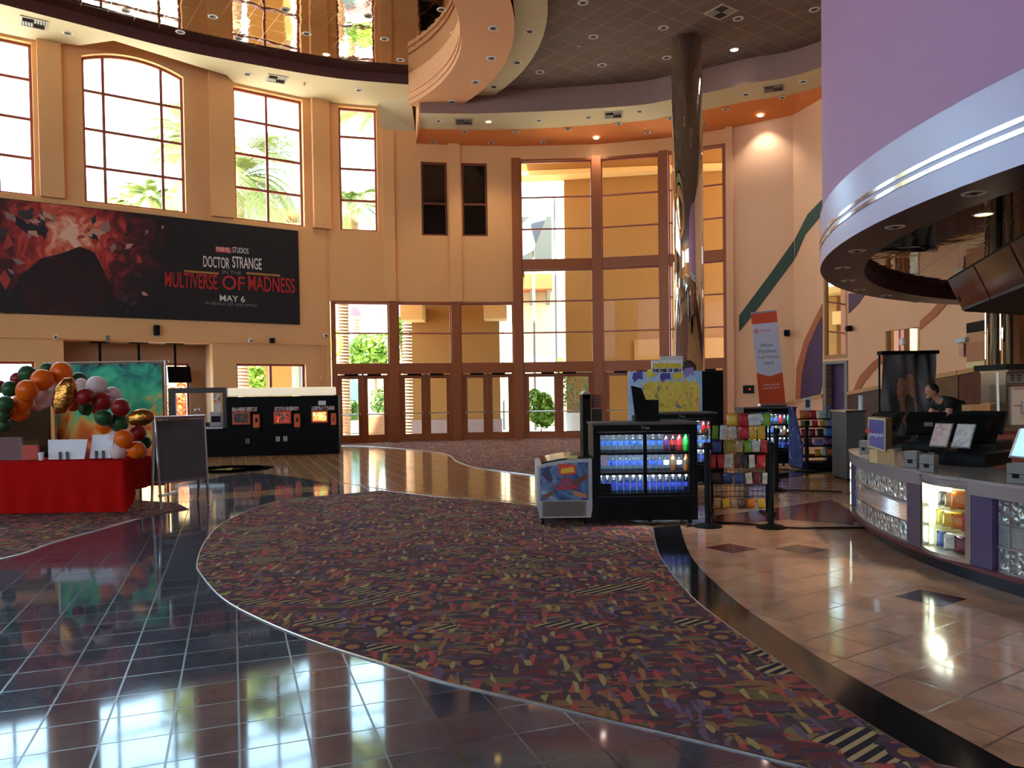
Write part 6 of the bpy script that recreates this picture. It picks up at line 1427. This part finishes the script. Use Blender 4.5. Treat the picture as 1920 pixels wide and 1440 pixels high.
# bright tilted screen at the right edge
pt = on(1925, 890); Yq = pt.y+.1
r = thing('tablet_display', 'bright pale-blue tilted screen at the right edge of the picture', 'screen', (D(1915,880,Yq).x, Yq, CZ))
Q = [D(1894,855,Yq-.05), D(1965,862,Yq-.05), D(1985,798,Yq+.1), D(1913,803,Yq+.1)]; nn = (Q[1]-Q[0]).cross(Q[3]-Q[0]).normalized(); nn = nn if nn.y < 0 else -nn
mb = MB(); mb.slab(Q, -nn*.025); mk('casing', mb, M_white, r); cc_ = sum(Q, V())/4
mb = MB(); mb.slab([cc_+(p-cc_)*.95+nn*.001 for p in Q], nn*.002); mk('screen', mb, mat('blue_screen', (150,190,226), .3, emit=.9), r)
mb = MB(); mb.cyl((cc_.x, cc_.y+.03, CZ), cc_-nn*.02, .03); mb.lathe([(.1,0),(.1,.012),(0,.012)], 20, (cc_.x, cc_.y+.03, CZ)); mk('stand', mb, M_black, r)
# white cup stacks
def cups(label, px, pyb, pyt, Y, zb):
    p = D(px, pyb, Y); h = D(px, pyt, Y).z-zb; r0 = 6.0*Y/F*.7; mb = MB(); pr = []; n = 9
    for i in range(n): pr += [(r0*.88, h*i/n), (r0, h*(i+.85)/n)]
    mb.lathe([(0,0)]+pr+[(0, h)], 16, (p.x, Y, zb)); o = mk('cup_stack', mb, M_whitep); tag(o, label, 'cup stack')
# grey cabinet and back counter inside the stand
Yg = 13.2; a, b = D(1587, 790, Yg), D(1622, 790, Yg); r = thing('service_cabinet', 'plain grey service cabinet at the far end inside the stand', 'cabinet', ((a.x+b.x)/2, Yg+.3, 0)); zt = D(1600, 769.5, Yg).z
mb = MB(); lbox(mb, a.x, b.x, Yg, Yg+.6, .05, zt-.03); mk('body', mb, M_dgrey, r); mb = MB(); lbox(mb, a.x-.02, b.x+.02, Yg-.02, Yg+.62, zt-.03, zt); mk('top', mb, M_steel, r); mb = MB(); lbox(mb, a.x+.02, b.x-.02, Yg+.03, Yg+.57, 0, .05); mk('plinth', mb, M_black, r)
cups('white stack of cups on the grey service cabinet', 1614, 768, 741, Yg+.3, zt)
YB_ = 10.2; a, b = D(1775, 803, YB_), D(2010, 803, YB_); zb = D(1865, 802, YB_).z
r = thing('back_counter', 'brown-fronted back counter with steel top inside the stand', 'counter', ((a.x+b.x)/2, YB_+.35, 0))
mb = MB(); lbox(mb, a.x, b.x, YB_, YB_+.75, 0, zb-.045); mk('body', mb, mat('brown_counter_front', (96,50,44), .4), r); mb = MB(); lbox(mb, a.x-.02, b.x+.02, YB_-.03, YB_+.78, zb-.045, zb); mk('top', mb, M_steel, r)
mb = MB(); lbox(mb, a.x+.02, b.x-.02, YB_-.012, YB_-.001, .14, .5); mk('front_panel', mb, mat('brown_counter_panel', (104,44,40), .35), r)
mb = MB(); mb.cyl((a.x+.3, YB_-.03, .42), (a.x+.95, YB_-.03, .45), .012); mk('rail', mb, M_silver, r)
x0, x1 = D(1821, 790, YB_+.3).x, D(1855, 790, YB_+.3).x; zt = D(1835, 759, YB_+.3).z
r = thing('cardboard_box', 'open tan cardboard carton on the back counter', 'box', ((x0+x1)/2, YB_+.4, zb+.03))
mb = MB(); lbox(mb, x0, x1, YB_+.28, YB_+.52, zb+.03, zt); mk('carton', mb, mat('cardboard', (176,124,80), .8, var=.08), r)
mb = MB(); mb.slab([(x1,YB_+.28,zt),(x1,YB_+.52,zt),(x1+.13,YB_+.52,zt+.03),(x1+.13,YB_+.28,zt+.03)], (0,0,.006)); mk('flap', mb, mat('cardboard_in', (190,140,96), .8), r)
for dx, dz, w_, h_ in ((.08,.13,.1,.05),(.06,.05,.06,.02),(.13,.2,.08,.02)): mb = MB(); lbox(mb, x0+dx, x0+dx+w_, YB_+.277, YB_+.28, zb+.03+dz*.8, zb+.03+dz*.8+h_); mk('printed_mark', mb, mat('cardboard_ink', (110,74,50), .8), r)
mb = MB(); mb.rbox(((x0+x1)/2+.0, YB_+.4, zb+.015), (x1-x0+.06, .36, .028), .008); o = mk('tray', mb, mat('dark_blue_tray', (30,30,44), .4)); tag(o, 'dark tray under the cardboard carton on the back counter', 'tray')
p = D(1817, 784, YB_+.3); mb = MB(); mb.lathe([(.035,0),(.035,.09),(.025,.1),(.025,.13),(0,.13)], 14, (p.x, YB_+.3, zb)); o = mk('squeeze_bottle', mb, M_whitep); tag(o, 'small white bottle left of the cardboard carton', 'bottle')
# food warmer at the right with acrylic shield
YF = YB_+.15; a, b = D(1886, 750, YF), D(2010, 750, YF); zw0, zw1 = zb, D(1900, 697, YF).z
r = thing('food_warmer', 'tall steel food warmer cabinet at the right edge behind the counter', 'food warmer', ((a.x+b.x)/2, YF+.25, zb))
mb = MB(); lbox(mb, a.x, b.x, YF, YF+.55, zw0, zw1); mk('cabinet', mb, M_steel, r)
zc = D(1900, 718, YF).z; mb = MB(); lbox(mb, a.x, b.x, YF-.02, YF-.001, zc, zw1); cpn = mk('control_panel', mb, M_dgrey, r)
for i in range(2):
    for j in range(3): mb = MB(); lbox(mb, a.x+.05+.09*i, a.x+.1+.09*i, YF-.026, YF-.02, zc+.03+.03*j, zc+.045+.03*j); mk('button', mb, M_black, cpn)
d0, d1 = D(1894, 726, YF), D(1990, 803, YF); mb = MB(); lbox(mb, d0.x, d1.x, YF-.035, YF-.001, zw0+.03, d0.z); dd = mk('door', mb, mat('pale_steel_door', (206,196,186), .3, .6), r)
mb = MB(); hx = D(1913, 760, YF).x; mb.rbox((hx, YF-.06, (zw0+d0.z)/2), (.035,.04,.17), .012); mk('handle', mb, M_silver, dd)
for z_ in (d0.z-.03, zw0+.28): mb = MB(); lbox(mb, d0.x+.02, d1.x, YF-.039, YF-.035, z_, z_+.012); mk('red_line', mb, mat('warmer_red', (150,40,40), .5), dd)
e0, e1 = D(1876, 683, YF), D(2010, 692, YF); mb = MB(); lbox(mb, e0.x, e1.x, YF-.1, YF+.6, D(1900,693,YF).z, e0.z); mk('hood', mb, M_blackm, r); mb = MB(); lbox(mb, a.x, b.x, YF-.05, YF+.58, zw1, D(1900,693,YF).z); mk('light_strip', mb, M_silver, r)
s0, s1 = D(1856, 722, YB_+.02), D(1894, 800, YB_+.02)
r = thing('sneeze_shield', 'clear acrylic shield with a white post on the back counter', 'shield', ((s0.x+s1.x)/2, YB_+.02, zb))
mb = MB(); lbox(mb, s0.x, s1.x, YB_+.01, YB_+.02, zb, s0.z); mk('acrylic_sheet', mb, glassmat('acrylic', (.82,.80,.77), 1.4), r)
pz = D(1872, 698, YB_).z; px_ = D(1872, 750, YB_).x; mb = MB(); mb.cyl((px_, YB_-.005, zb), (px_-.02, YB_-.005, pz), .015); mk('post', mb, M_white, r)
# ---- hanging menu screen bank under the drum
o0, b0, o1, b1 = D(1777,523,8.5), D(1808,584,8.5), D(1920,447,6.25), D(1920,541,6.55)
ax = (b1-b0); ax.z = 0; ax.normalize(); Ls = 3.4
sec = [o0, b0, b0+V((.55,-.12,-.06)), o0+V((.72,-.16,.12))]
r = thing('menu_screen_bank', 'dark tilted menu screen bank hanging under the purple drum', 'menu board', sum(sec, V())/4)
mb = MB(); mb.loft([[p.copy() for p in sec], [p+ax*Ls for p in sec]]); hs = mk('housing', mb, M_blackm, r)
nf = (b0-o0).cross(ax).normalized(); nf = nf if nf.x < 0 else -nf
for i in range(3):
    s_, t_ = .02+i*1.13, 1.1+i*1.13
    f = [o0.lerp(b0, .05)+ax*s_, o0.lerp(b0, .05)+ax*t_, o0.lerp(b0, .95)+ax*t_, o0.lerp(b0, .95)+ax*s_]
    mb = MB(); mb.slab([p+nf*.001 for p in f], nf*.012); mk('screen', mb, mottle('menu_reflection', [(.35,(30,22,18)),(.5,(66,44,30)),(.62,(50,32,24)),(.75,(84,76,74))], 2.2, rough=.12), hs)  # brown mottling is the lobby's reflection put into the colour
    mb = MB(); p = o0.lerp(b0, .9)+ax*(s_+.0)+nf*.014; mb.slab([p, p+ax*1.08, p+ax*1.08+(b0-o0)*.06, p+(b0-o0)*.06], nf*.006); mk('bezel', mb, M_dgrey, hs)
p = o0.lerp(b0, .62)+ax*.1+nf*.014; mb = MB(); mb.cyl(p, p+nf*.006, .035, n=6); mk('sensor', mb, M_black, hs)
for s_ in (.4, 2.4):
    p = sum(sec, V())/4+ax*s_; mb = MB(); mb.cyl((p.x, p.y, p.z), (p.x, p.y, DZ+.17), .03); mk('hanger', mb, M_black, r)
# ---- hanging drape with faint print
YD = 15.4; FDr = FR((5, YD), (10, YD)); u0, u1, zq0, zq1 = rect(FDr, 1655, 664, 1754, 780, 0)
r = thing('printed_drape', 'dark wrinkled printed drape on a black stand behind the tills', 'drape', FDr.pt((u0+u1)/2, 0, 0))
def fold(u, z): t = (u-u0)/(u1-u0); return .045*math.sin(t*26+z*1.2)*(.5+.5*math.sin(t*5+z*2))+.03*math.sin(t*11-z*3)
mb = MB(); mb.sm = True; NU, NZ = 96, 48; zlo = .35
gr_ = [[mb.b.verts.new(FDr.pt(u0+(u1-u0)*i/NU, zlo+(zq1-zlo)*j/NZ, fold(u0+(u1-u0)*i/NU, zlo+(zq1-zlo)*j/NZ))) for i in range(NU+1)] for j in range(NZ+1)]
for j in range(NZ):
    for i in range(NU):
        t_, s_ = (i+.5)/NU, (j+.5)/NZ
        e1 = ((t_-.34)/.085)**2+((s_-.62)/.14)**2; e2 = ((t_-.5-.03*math.sin(s_*9))/.16)**2+((s_-.5)/.3)**2; e3 = ((t_-.5)/.11)**2+((s_-.42)/.16)**2
        mb.m = 2 if e3 < 1 and t_ > .43 else 1 if (e1 < 1 or e2 < 1) else 0  # third material is the darker patch of the print
        mb._f([gr_[j][i], gr_[j][i+1], gr_[j+1][i+1], gr_[j+1][i]])
mb.m = 0
mk('cloth', mb, [mottle('drape_print', [(.36,(50,48,48)),(.5,(84,82,82)),(.58,(110,106,104)),(.6,(120,84,68)),(.7,(84,64,56)),(.85,(60,54,52))], 1.3, warp=.8, rotscale=(1.2,1,.6)), mottle('drape_warm', [(.3,(120,80,62)),(.55,(176,124,98)),(.8,(120,84,70))], 3), mottle('drape_dark', [(.3,(44,38,36)),(.6,(84,64,54)),(.8,(60,50,46))], 3)], r)
for u in (u0-.02, u1+.02): mb = MB(); mb.cyl(FDr.pt(u, 0, .1), FDr.pt(u, zq1+.06, .1), .018); FDr.box(mb, u-.02, u+.02, 0, .03, -.2, .4); mk('upright', mb, M_blackm, r)
mb = MB(); FDr.box(mb, u0-.05, u1+.05, zq1-.01, zq1+.06, -.06, .14); mk('top_bar', mb, M_blackm, r)
# ---- bits at the far right end of the hall
c = FF[12].pt(*FF[12].uz(1803, 652, -.06), -.06)
fr = FF[12]; u_, z_ = fr.uz(1803, 651, -.05); r = thing('hanging_sign', 'small red and white sign board below a grey bar, right of the second mirror', 'sign', fr.pt(u_, z_-.2, -.05))
mb = MB(); fr.box(mb, u_-.11, u_+.11, z_-.2, z_+.08, -.06, -.045); mk('sign_board', mb, mottle('red_sign', [(.4,(180,50,50)),(.55,(220,190,170)),(.7,(200,70,60))], 10), r)
mb = MB(); fr.box(mb, u_-.24, u_+.28, z_+.1, z_+.2, -.1, -.0); mk('grey_bar', mb, mat('pale_grey_bar', (186,194,186), .5), r)
u0, u1 = fr.uz(1812, 640, -.03)[0], fr.uz(1848, 640, -.03)[0]
for nm, ya, yb, m in (('alcove_header', 603, 622, M_blackm), ('alcove_panel', 624, 642, mat('tan_panel', (190,132,84), .6)), ('alcove_panel', 643, 676, mat('tan_panel2', (170,112,72), .6)), ('alcove_pale', 678, 694, mat('pale_panel', (226,206,150), .5))):  # flat panels, the lowest one plain pale
    za, zb2 = fr.uz(1830, ya, -.03)[1], fr.uz(1830, yb, -.03)[1]; mb = MB(); fr.box(mb, u0, u1, zb2, za, -.03, -.001); trim(mb, m)
for x in (1852, 1866, 1880, 1893):
    q_ = fr.uz(x, 640, -.2); mb = MB(); p = fr.pt(q_[0], 0, -.2); mb.cyl((p.x, p.y, 0), (p.x, p.y, 3.2), .055 if x != 1866 else .085, n=18); o = mk('post', mb, M_mirw if x in (1852, 1880) else mat('bronze_post', (110,92,70), .3, .6)); o.name = 'corridor_post'; tag(o, {1852: 'bright polished post, leftmost of the corridor posts at far right', 1866: 'thick bronze post, second of the corridor posts at far right', 1880: 'polished post, third of the corridor posts at far right', 1893: 'slim bronze post, rightmost of the corridor posts'}[x], 'post')
# ---- the person behind the counter
def person():
    Yp = 12.9; hx = D(1757, 745, Yp); r_ = None
    B = V((D(1790, 760, Yp).x, Yp, 0))
    r_ = thing('person', 'person in a black shirt with a teal collar bending over behind the tills', 'person', B)
    skin = mat('skin', (190,130,104), .5); shirt = mat('black_shirt', (20,20,24), .8); teal = mat('teal_trim', (40,150,170), .6); hair = mat('dark_hair', (30,22,18), .6); trou = mat('dark_trousers', (26,26,32), .8)
    def skinobj(name, V_, E_, R_, m, par, root=0):
        me = bpy.data.meshes.new(name); me.from_pydata([tuple(V(v)) for v in V_], E_, []); o = bpy.data.objects.new(name, me); COL.objects.link(o)
        md = o.modifiers.new('skin', 'SKIN'); md.use_smooth_shade = True
        for i, rr in enumerate(R_): me.skin_vertices[0].data[i].radius = rr if isinstance(rr, tuple) else (rr, rr)
        me.skin_vertices[0].data[root].use_root = True
        sb = o.modifiers.new('sub', 'SUBSURF'); sb.levels = 2; sb.render_levels = 2
        d = bpy.context.evaluated_depsgraph_get(); me2 = bpy.data.meshes.new_from_object(o.evaluated_get(d)); bpy.data.objects.remove(o)
        me2.materials.clear(); me2.materials.append(m); o2 = bpy.data.objects.new(name, me2); COL.objects.link(o2); o2.parent = par
        for p_ in me2.polygons: p_.use_smooth = True
        WLOC[o2.name] = V((0,0,0)); return o2
    # local frame: person faces -x (to the left) and slightly to the camera, bending forward
    P = [(.12,0,.95),(.04,0,1.12),(-.10,0,1.26),(-.20,0,1.36),(-.30,-.01,1.42),(-.37,-.02,1.455),(-.40,-.02,1.50),   # 0-6 pelvis..head
         (-.19,-.2,1.34),(-.26,-.26,1.10),(-.46,-.2,1.04),(-.55,-.18,1.04),                # 7-10 near arm
         (-.19,.2,1.34),(-.28,.25,1.10),(-.48,.17,1.06),(-.57,.15,1.06),                    # 11-14 far arm
         (.12,-.1,.9),(.04,-.11,.5),(.10,-.11,.08),(-.04,-.12,.03),                         # 15-18 near leg
         (.12,.1,.9),(.06,.11,.5),(.12,.11,.08),(-.02,.12,.03)]
    E = [(0,1),(1,2),(2,3),(3,4),(4,5),(5,6),(3,7),(7,8),(8,9),(9,10),(3,11),(11,12),(12,13),(13,14),(0,15),(15,16),(16,17),(17,18),(0,19),(19,20),(20,21),(21,22)]
    Rr = [(.15,.12),(.15,.12),(.16,.13),(.15,.12),.06,.055,.06, .07,.05,.04,.028, .07,.05,.04,.028, .085,.06,.045,.035, .085,.06,.045,.035]
    body = skinobj('body', P, E, Rr, skin, r_)
    h = V((-.40,-.02,1.53)); mb = MB(); mb.sm = True; mb.ell(h, (.095,.078,.115), (0,-.5,0), 20, 14)
    mb.ell(h+V((-.105,0,-.04)), (.022,.013,.02), (0,-.3,0), 10, 6); mb.ell(h+V((-.05,0,-.095)), (.045,.04,.03), None, 12, 8)
    for s in (-1, 1): mb.ell(h+V((.01,.078*s,-.015)), (.022,.01,.032), None, 10, 6); mb.ell(h+V((-.083,.032*s,-.01)), (.012,.014,.009), None, 8, 6)
    mk('head', mb, skin, body, local=True)
    mb = MB(); mb.sm = True; mb.ell(h+V((.022,0,.03)), (.098,.086,.105), (0,-.6,0), 20, 12); hr = mk('hair', mb, hair, r_, local=True)
    sh = skinobj('shirt', [(.12,0,.92),(.04,0,1.12),(-.10,0,1.27),(-.20,0,1.37),(-.26,-.005,1.40),(-.19,-.2,1.34),(-.235,-.245,1.2),(-.19,.2,1.34),(-.245,.24,1.2)], [(0,1),(1,2),(2,3),(3,4),(3,5),(5,6),(3,7),(7,8)], [(.19,.16),(.19,.16),(.2,.17),(.18,.15),(.085,.085),.1,.085,.1,.085], shirt, r_)
    mb = MB(); mb.tube([(-.285,-.09,1.40),(-.25,-.13,1.405),(-.2,-.175,1.385),(-.165,-.2,1.33)], [.016,.02,.022,.018], 8); mk('teal_collar', mb, teal, r_, local=True)
    skinobj('trousers', [(.12,0,.95),(.12,-.1,.9),(.04,-.11,.5),(.10,-.11,.1),(.12,.1,.9),(.06,.11,.5),(.12,.11,.1)], [(0,1),(1,2),(2,3),(0,4),(4,5),(5,6)], [(.16,.13),.1,.075,.06,.1,.075,.06], trou, r_)
    for s, bx in ((-1, (-.55,-.18,1.04)), (1, (-.57,.15,1.06))):
        hb = V(bx); VV = [tuple(hb), tuple(hb+V((-.08,0,-.01)))]; EE = [(0,1)]; RRR = [(.03,.02),(.035,.016)]
        for f in range(4):
            b0_ = hb+V((-.085,(-.03+.02*f)*1,-.012)); L1 = (.03,.034,.032,.025)[f]; i0 = len(VV)
            VV += [tuple(b0_), tuple(b0_+V((-L1,0,-.008))), tuple(b0_+V((-L1*1.7,0,-.03)))]; EE += [(1,i0),(i0,i0+1),(i0+1,i0+2)]; RRR += [.009,.0085,.007]
        i0 = len(VV); VV += [tuple(hb+V((-.03,.035*s*-1,-.005))), tuple(hb+V((-.06,.05*s*-1,-.015)))]; EE += [(0,i0),(i0,i0+1)]; RRR += [.011,.009]
        skinobj('hand', VV, EE, RRR, skin, body)
    return r_
PERSON = person()
CN = {}
for col, p, s_, lb, yaw in CASE: snack(col, p, s_, s_*.82, lb, 'sweets in the display case', (-.1, 0, yaw))
# ================================================================== CEILING FITTINGS, LAMPS, WALL FITTINGS
def dl_proto(lit):
    r = thing('recessed_downlight', 'x', 'ceiling light', (0,0,0)); 
    mb = MB(); mb.sm = True; mb.lathe([(.095,-.004),(.1,-.014),(.118,-.014),(.13,-.004),(.13,0)], 28); bmesh.ops.delete(mb.b, geom=[f for f in mb.b.faces if len(f.verts) > 4], context='FACES_ONLY'); a = mk('trim_ring', mb, M_white, r, local=True)
    if lit: 
        mb = MB(); mb.lathe([(.0,-.02),(.06,-.016),(.096,-.006)], 24); b = mk('lamp', mb, lit, r, local=True); kids(r, a, b)
    else:
        mb = MB(); mb.sm = True; mb.lathe([(.097,-.004),(.06,-.003),(.0,-.003)], 24); b = mk('reflector', mb, M_refl, r, local=True)
        mb = MB(); mb.sm = True; mb.ell((.0,.0,-.012), (.038,.038,.016), None, 12, 6); c = mk('bulb', mb, M_bulb, r, local=True); kids(r, a, b, c)
    return r
DLP = {}
def downlight(px, py, z, label, group, lit=None, watts=0, size=1.0, dome=True):
    k = 'w' if lit is M_lamp_w else 'y' if lit else 'n'; p = G(px, py, z)
    if k not in DLP: o = DLP[k] = dl_proto(lit); o.location = p; o['label'] = label; o['group'] = group
    else: o = dup(DLP[k], p, label=label, group=group)
    if size != 1: o.scale = (size,)*3
    if watts:
        l = bpy.data.lights.new('spot', 'SPOT'); l.energy = watts; l.spot_size = 1.9; l.spot_blend = .7; l.color = (1, .96, .9) if k == 'w' else (1, .8, .5); l.shadow_soft_size = .08
        s = bpy.data.objects.new('downlight_beam', l); COL.objects.link(s); s.location = p-V((0,0,.06)); s.parent = None
def series(pts, z, where, group, size=1.0):
    for i, (px, py) in enumerate(sorted(pts)):
        downlight(px, py, z if not callable(z) else z(px, py), 'unlit recessed downlight, %s from the left %s' % (ORD[i], where), group, size=size)
series([(1244,52),(1384,35),(1113,69),(1250,108),(1129,122),(1527,18),(1093,5),(1012,135)], ZTILE, 'in the dark tiled ceiling', 'downlights in the tiled ceiling')
series([(993,59),(969,117),(926,163)], ZCS, 'in the curved cream band', 'downlights in the curved cream band', .95)
series([(925,53),(921,109),(892,154),(847,191)], ZP, 'in the curved peach band', 'downlights in the curved peach band')
series([(823,227),(1010,226),(1103,220),(1199,209),(1399,177),(1506,153)], ZC, 'in the cream ring over the entrance', 'downlights in the cream ring', .9)
zo = lambda px, py: ZC-.1 if py < 250 and px < 1200 else ZC-.06
def orz(px, py):
    # height of the gently sloping orange ring at this place
    return ORZ(px, py)
dg = bpy.context.evaluated_depsgraph_get(); dg.update()
_or = bpy.data.objects['ceiling_orange_ring']
def ORZ(px, py):
    d = ray(px, py).normalized(); ok, loc, n, i = _or.ray_cast(EYE-_or.location, d)
    return (loc+_or.location).z-.012 if ok else ZC-.1
series([(871,246),(813,267),(921,268),(967,247),(1019,266),(1065,243),(1160,233),(1214,249),(1256,222),(1320,235),(1360,205),(1467,183)], ORZ, 'in the orange ring over the entrance', 'downlights in the orange ring', .85)
series([(127,62),(464,139),(673,169)], ZL, 'in the cream soffit above the left windows', 'downlights in the left soffit', .95)
series([(236,20),(399,31),(338,60),(447,72),(535,18),(575,63),(691,30),(721,73),(828,18),(853,62),(751,112)], ZM, 'in the mirrored ceiling', 'downlights in the mirrored ceiling', .95)
series([(1826,362),(1678,425),(1607,470),(1580,502),(1590,526),(1612,543),(1662,554),(1719,565)], DZ, 'under the purple drum rim', 'downlights under the drum rim', .72)
downlight(1377, 93, ZTILE, 'brightly lit white downlight in the tiled ceiling right of the column', 'lit downlights', M_lamp_w, 140)
downlight(916, 228, ZC, 'lit yellow downlight in the cream ring beside the vent', 'lit downlights', M_lamp_y, 130, .9)
downlight(1118, 259, ORZ(1118, 259), 'lit white downlight in the orange ring left of the column', 'lit downlights', M_lamp_w, 60, .85)
downlight(1426, 217, ORZ(1426, 217), 'lit white downlight in the orange ring right of the column', 'lit downlights', M_lamp_w, 80, .85)
downlight(151, 29, ZM, 'lit yellow downlight at the upper left in the mirrored ceiling', 'lit downlights', M_lamp_y, 130)
downlight(612, 102, ZM, 'lit yellow downlight in the mirrored ceiling above the narrow window', 'lit downlights', M_lamp_y, 130)
downlight(1844, 401, DZ+.17, 'lit yellow downlight in the mirror under the purple drum', 'lit downlights', M_lamp_y, 160, .8)
for i, (x_, y_) in enumerate(((6.2, 2.9), (8.6, 3.4), (7.4, 8.6), (9.4, 6.0))):          # unseen lamps added right of the frame to brighten counter and floor
    o = dup(DLP['y'], (x_, y_, DZ+.17), label='lit yellow downlight under the drum, out of the frame, number %s along the counter' % ORD[i], group='lit downlights'); o.scale = (.8,)*3
    l = bpy.data.lights.new('spot', 'SPOT'); l.energy = 150; l.spot_size = 2.4; l.spot_blend = .8; l.color = (1, .9, .76); l.shadow_soft_size = .1
    s = bpy.data.objects.new('downlight_beam', l); COL.objects.link(s); s.location = (x_, y_, DZ+.1)
# vents
def vent_proto():
    r = thing('ceiling_vent', 'x', 'vent', (0,0,0)); s = .3
    mb = MB()
    for a, b, c, d in ((-s,-s+.05,-s,s),(s-.05,s,-s,s),(-s+.05,s-.05,-s,-s+.05),(-s+.05,s-.05,s-.05,s)): lbox(mb, a, b, c, d, -.02, 0)
    f = mk('frame', mb, mat('vent_frame', (178,166,146), .6), r, local=True)
    mb = MB(); lbox(mb, -s+.05, s-.05, -s+.05, s-.05, -.004, 0); k0 = mk('backing', mb, M_dgrey, r, local=True); sl2 = []
    for qx in (0, 1):
        for qy in (0, 1):
            mb = MB(); x0 = -s+.05+qx*.25; y0 = -s+.05+qy*.25
            for i in range(4):
                if (qx+qy) % 2: mb.box((x0+.03+.06*i, y0+.125, -.01), (.045,.24,.004), (0,.6,0))
                else: mb.box((x0+.125, y0+.03+.06*i, -.01), (.24,.045,.004), (.6,0,0))
            sl2.append(mk('louvre', mb, mat('vent_grey', (150,140,128), .6), r, local=True))
    kids(r, f, k0, *sl2); return r
vp = None
for px, py, z, rz, lb in ((63,43,ZL,.6,'square vent at the far left of the cream soffit above the windows'), (519,148,ZL,.45,'square vent in the cream soffit above the third window'), (870,228,ZC,.05,'square vent in the cream ring beside the lit yellow downlight'),
        (1150,215,ZC,-.12,'square vent in the cream ring just left of the chrome column'), (1451,165,ZC,-.35,'square vent in the cream ring at far right near the drum'), (1352,22,ZTILE,.62,'square vent in the dark tiled ceiling above the column')):
    p = G(px, py, z)
    if vp is None: vp = vent_proto(); vp.location = p; vp['label'] = lb; vp.rotation_euler = (0,0,rz); vp['group'] = 'square ceiling vents'
    else: dup(vp, p, rz, lb, 'square ceiling vents')
# sprinklers
sp_ = None
for px, py, z, lb in ((571,156,ZL,'sprinkler head in the cream soffit between the third and narrow windows'), (1184,90,ZTILE,'sprinkler head in the dark tiled ceiling left of the column'), (1085,87,ZTILE,'small detector in the dark tiled ceiling near the cream band'), (777,146,ZM-.01,'sprinkler head at the right corner of the mirrored ceiling rim')):
    p = G(px, py, z)
    if sp_ is None:
        sp_ = thing('sprinkler', lb, 'sprinkler', p, 0, 'sprinkler heads')
        mb = MB(); mb.lathe([(.05,-.006),(.05,0)], 16); a = mk('escutcheon', mb, M_silver, sp_, local=True); mb = MB(); mb.cyl((0,0,-.07), (0,0,-.004), .014); mb.lathe([(.03,-.075),(.03,-.07)], 12); b = mk('head', mb, M_grey, sp_, local=True); kids(sp_, a, b)
    else: dup(sp_, p, label=lb)
# fittings on the right wall
fr = FF[6]
def fit2(i, *a, **k): return fitting(*a[:3], FF[i], *a[3:], **k)
fitting('wall_speaker', 'black speaker on a bracket on the right wall beside the orange arc', 'speaker', FF[6], 1478, 625, .16, .2, .2, M_black)
fitting('security_camera', 'small black camera on the pale wall right of the first mirror', 'camera', FF[9], 1600, 616, .13, .16, .16, M_black, lens=True)
u, z = FF[6].uz(1404, 730); r = thing('led_panel', 'small black panel with red light on the wall left of the tilted banner', 'control panel', FF[6].pt(u, z-.13, 0))
mb = MB(); FF[6].box(mb, u-.17, u+.17, z-.13, z+.13, -.05, 0); mk('housing', mb, M_black, r)
mb = MB(); FF[6].box(mb, u+.02, u+.07, z-.01, z+.015, -.055, -.05); mk('red_light', mb, mat('red_led', (255,40,30), .4, emit=3), r)
# round white clock-like disc on the second mirror
c = FF[10].pt(*FF[10].uz(1690, 641, .04), .04); mb = MB(); mb.cyl(c+FF[10].n*.02, c-FF[10].n*.01, .09, n=24); o = mk('round_disc', mb, M_white); tag(o, 'round white disc fixed to the second wall mirror', 'disc')
# ================================================================== LIGHT AND RENDER SETTINGS
w = bpy.data.worlds.new('sky'); S.world = w; w.use_nodes = True
bg = w.node_tree.nodes['Background']; bg.inputs['Color'].default_value = (.50, .76, 1.0, 1); bg.inputs['Strength'].default_value = 7.0
sl_ = bpy.data.lights.new('sun', 'SUN'); so = bpy.data.objects.new('sun', sl_); COL.objects.link(so)
sl_.energy = 24; sl_.angle = .01; sl_.color = (1, .93, .8)
so.rotation_euler = V((-.163, -.373, .914)).to_track_quat('Z', 'Y').to_euler()
S.view_settings.view_transform = 'Standard'; S.view_settings.look = 'None'; S.view_settings.gamma = 1; S.view_settings.exposure = .85
S.view_settings.use_curve_mapping = False
cy = S.cycles
cy.use_denoising = True; cy.max_bounces = 10; cy.diffuse_bounces = 5; cy.glossy_bounces = 5; cy.transparent_max_bounces = 16; cy.transmission_bounces = 4
cy.sample_clamp_indirect = 6; cy.caustics_reflective = True; cy.blur_glossy = 1.0; cy.caustics_refractive = False
try: cy.use_light_tree = True
except Exception: pass
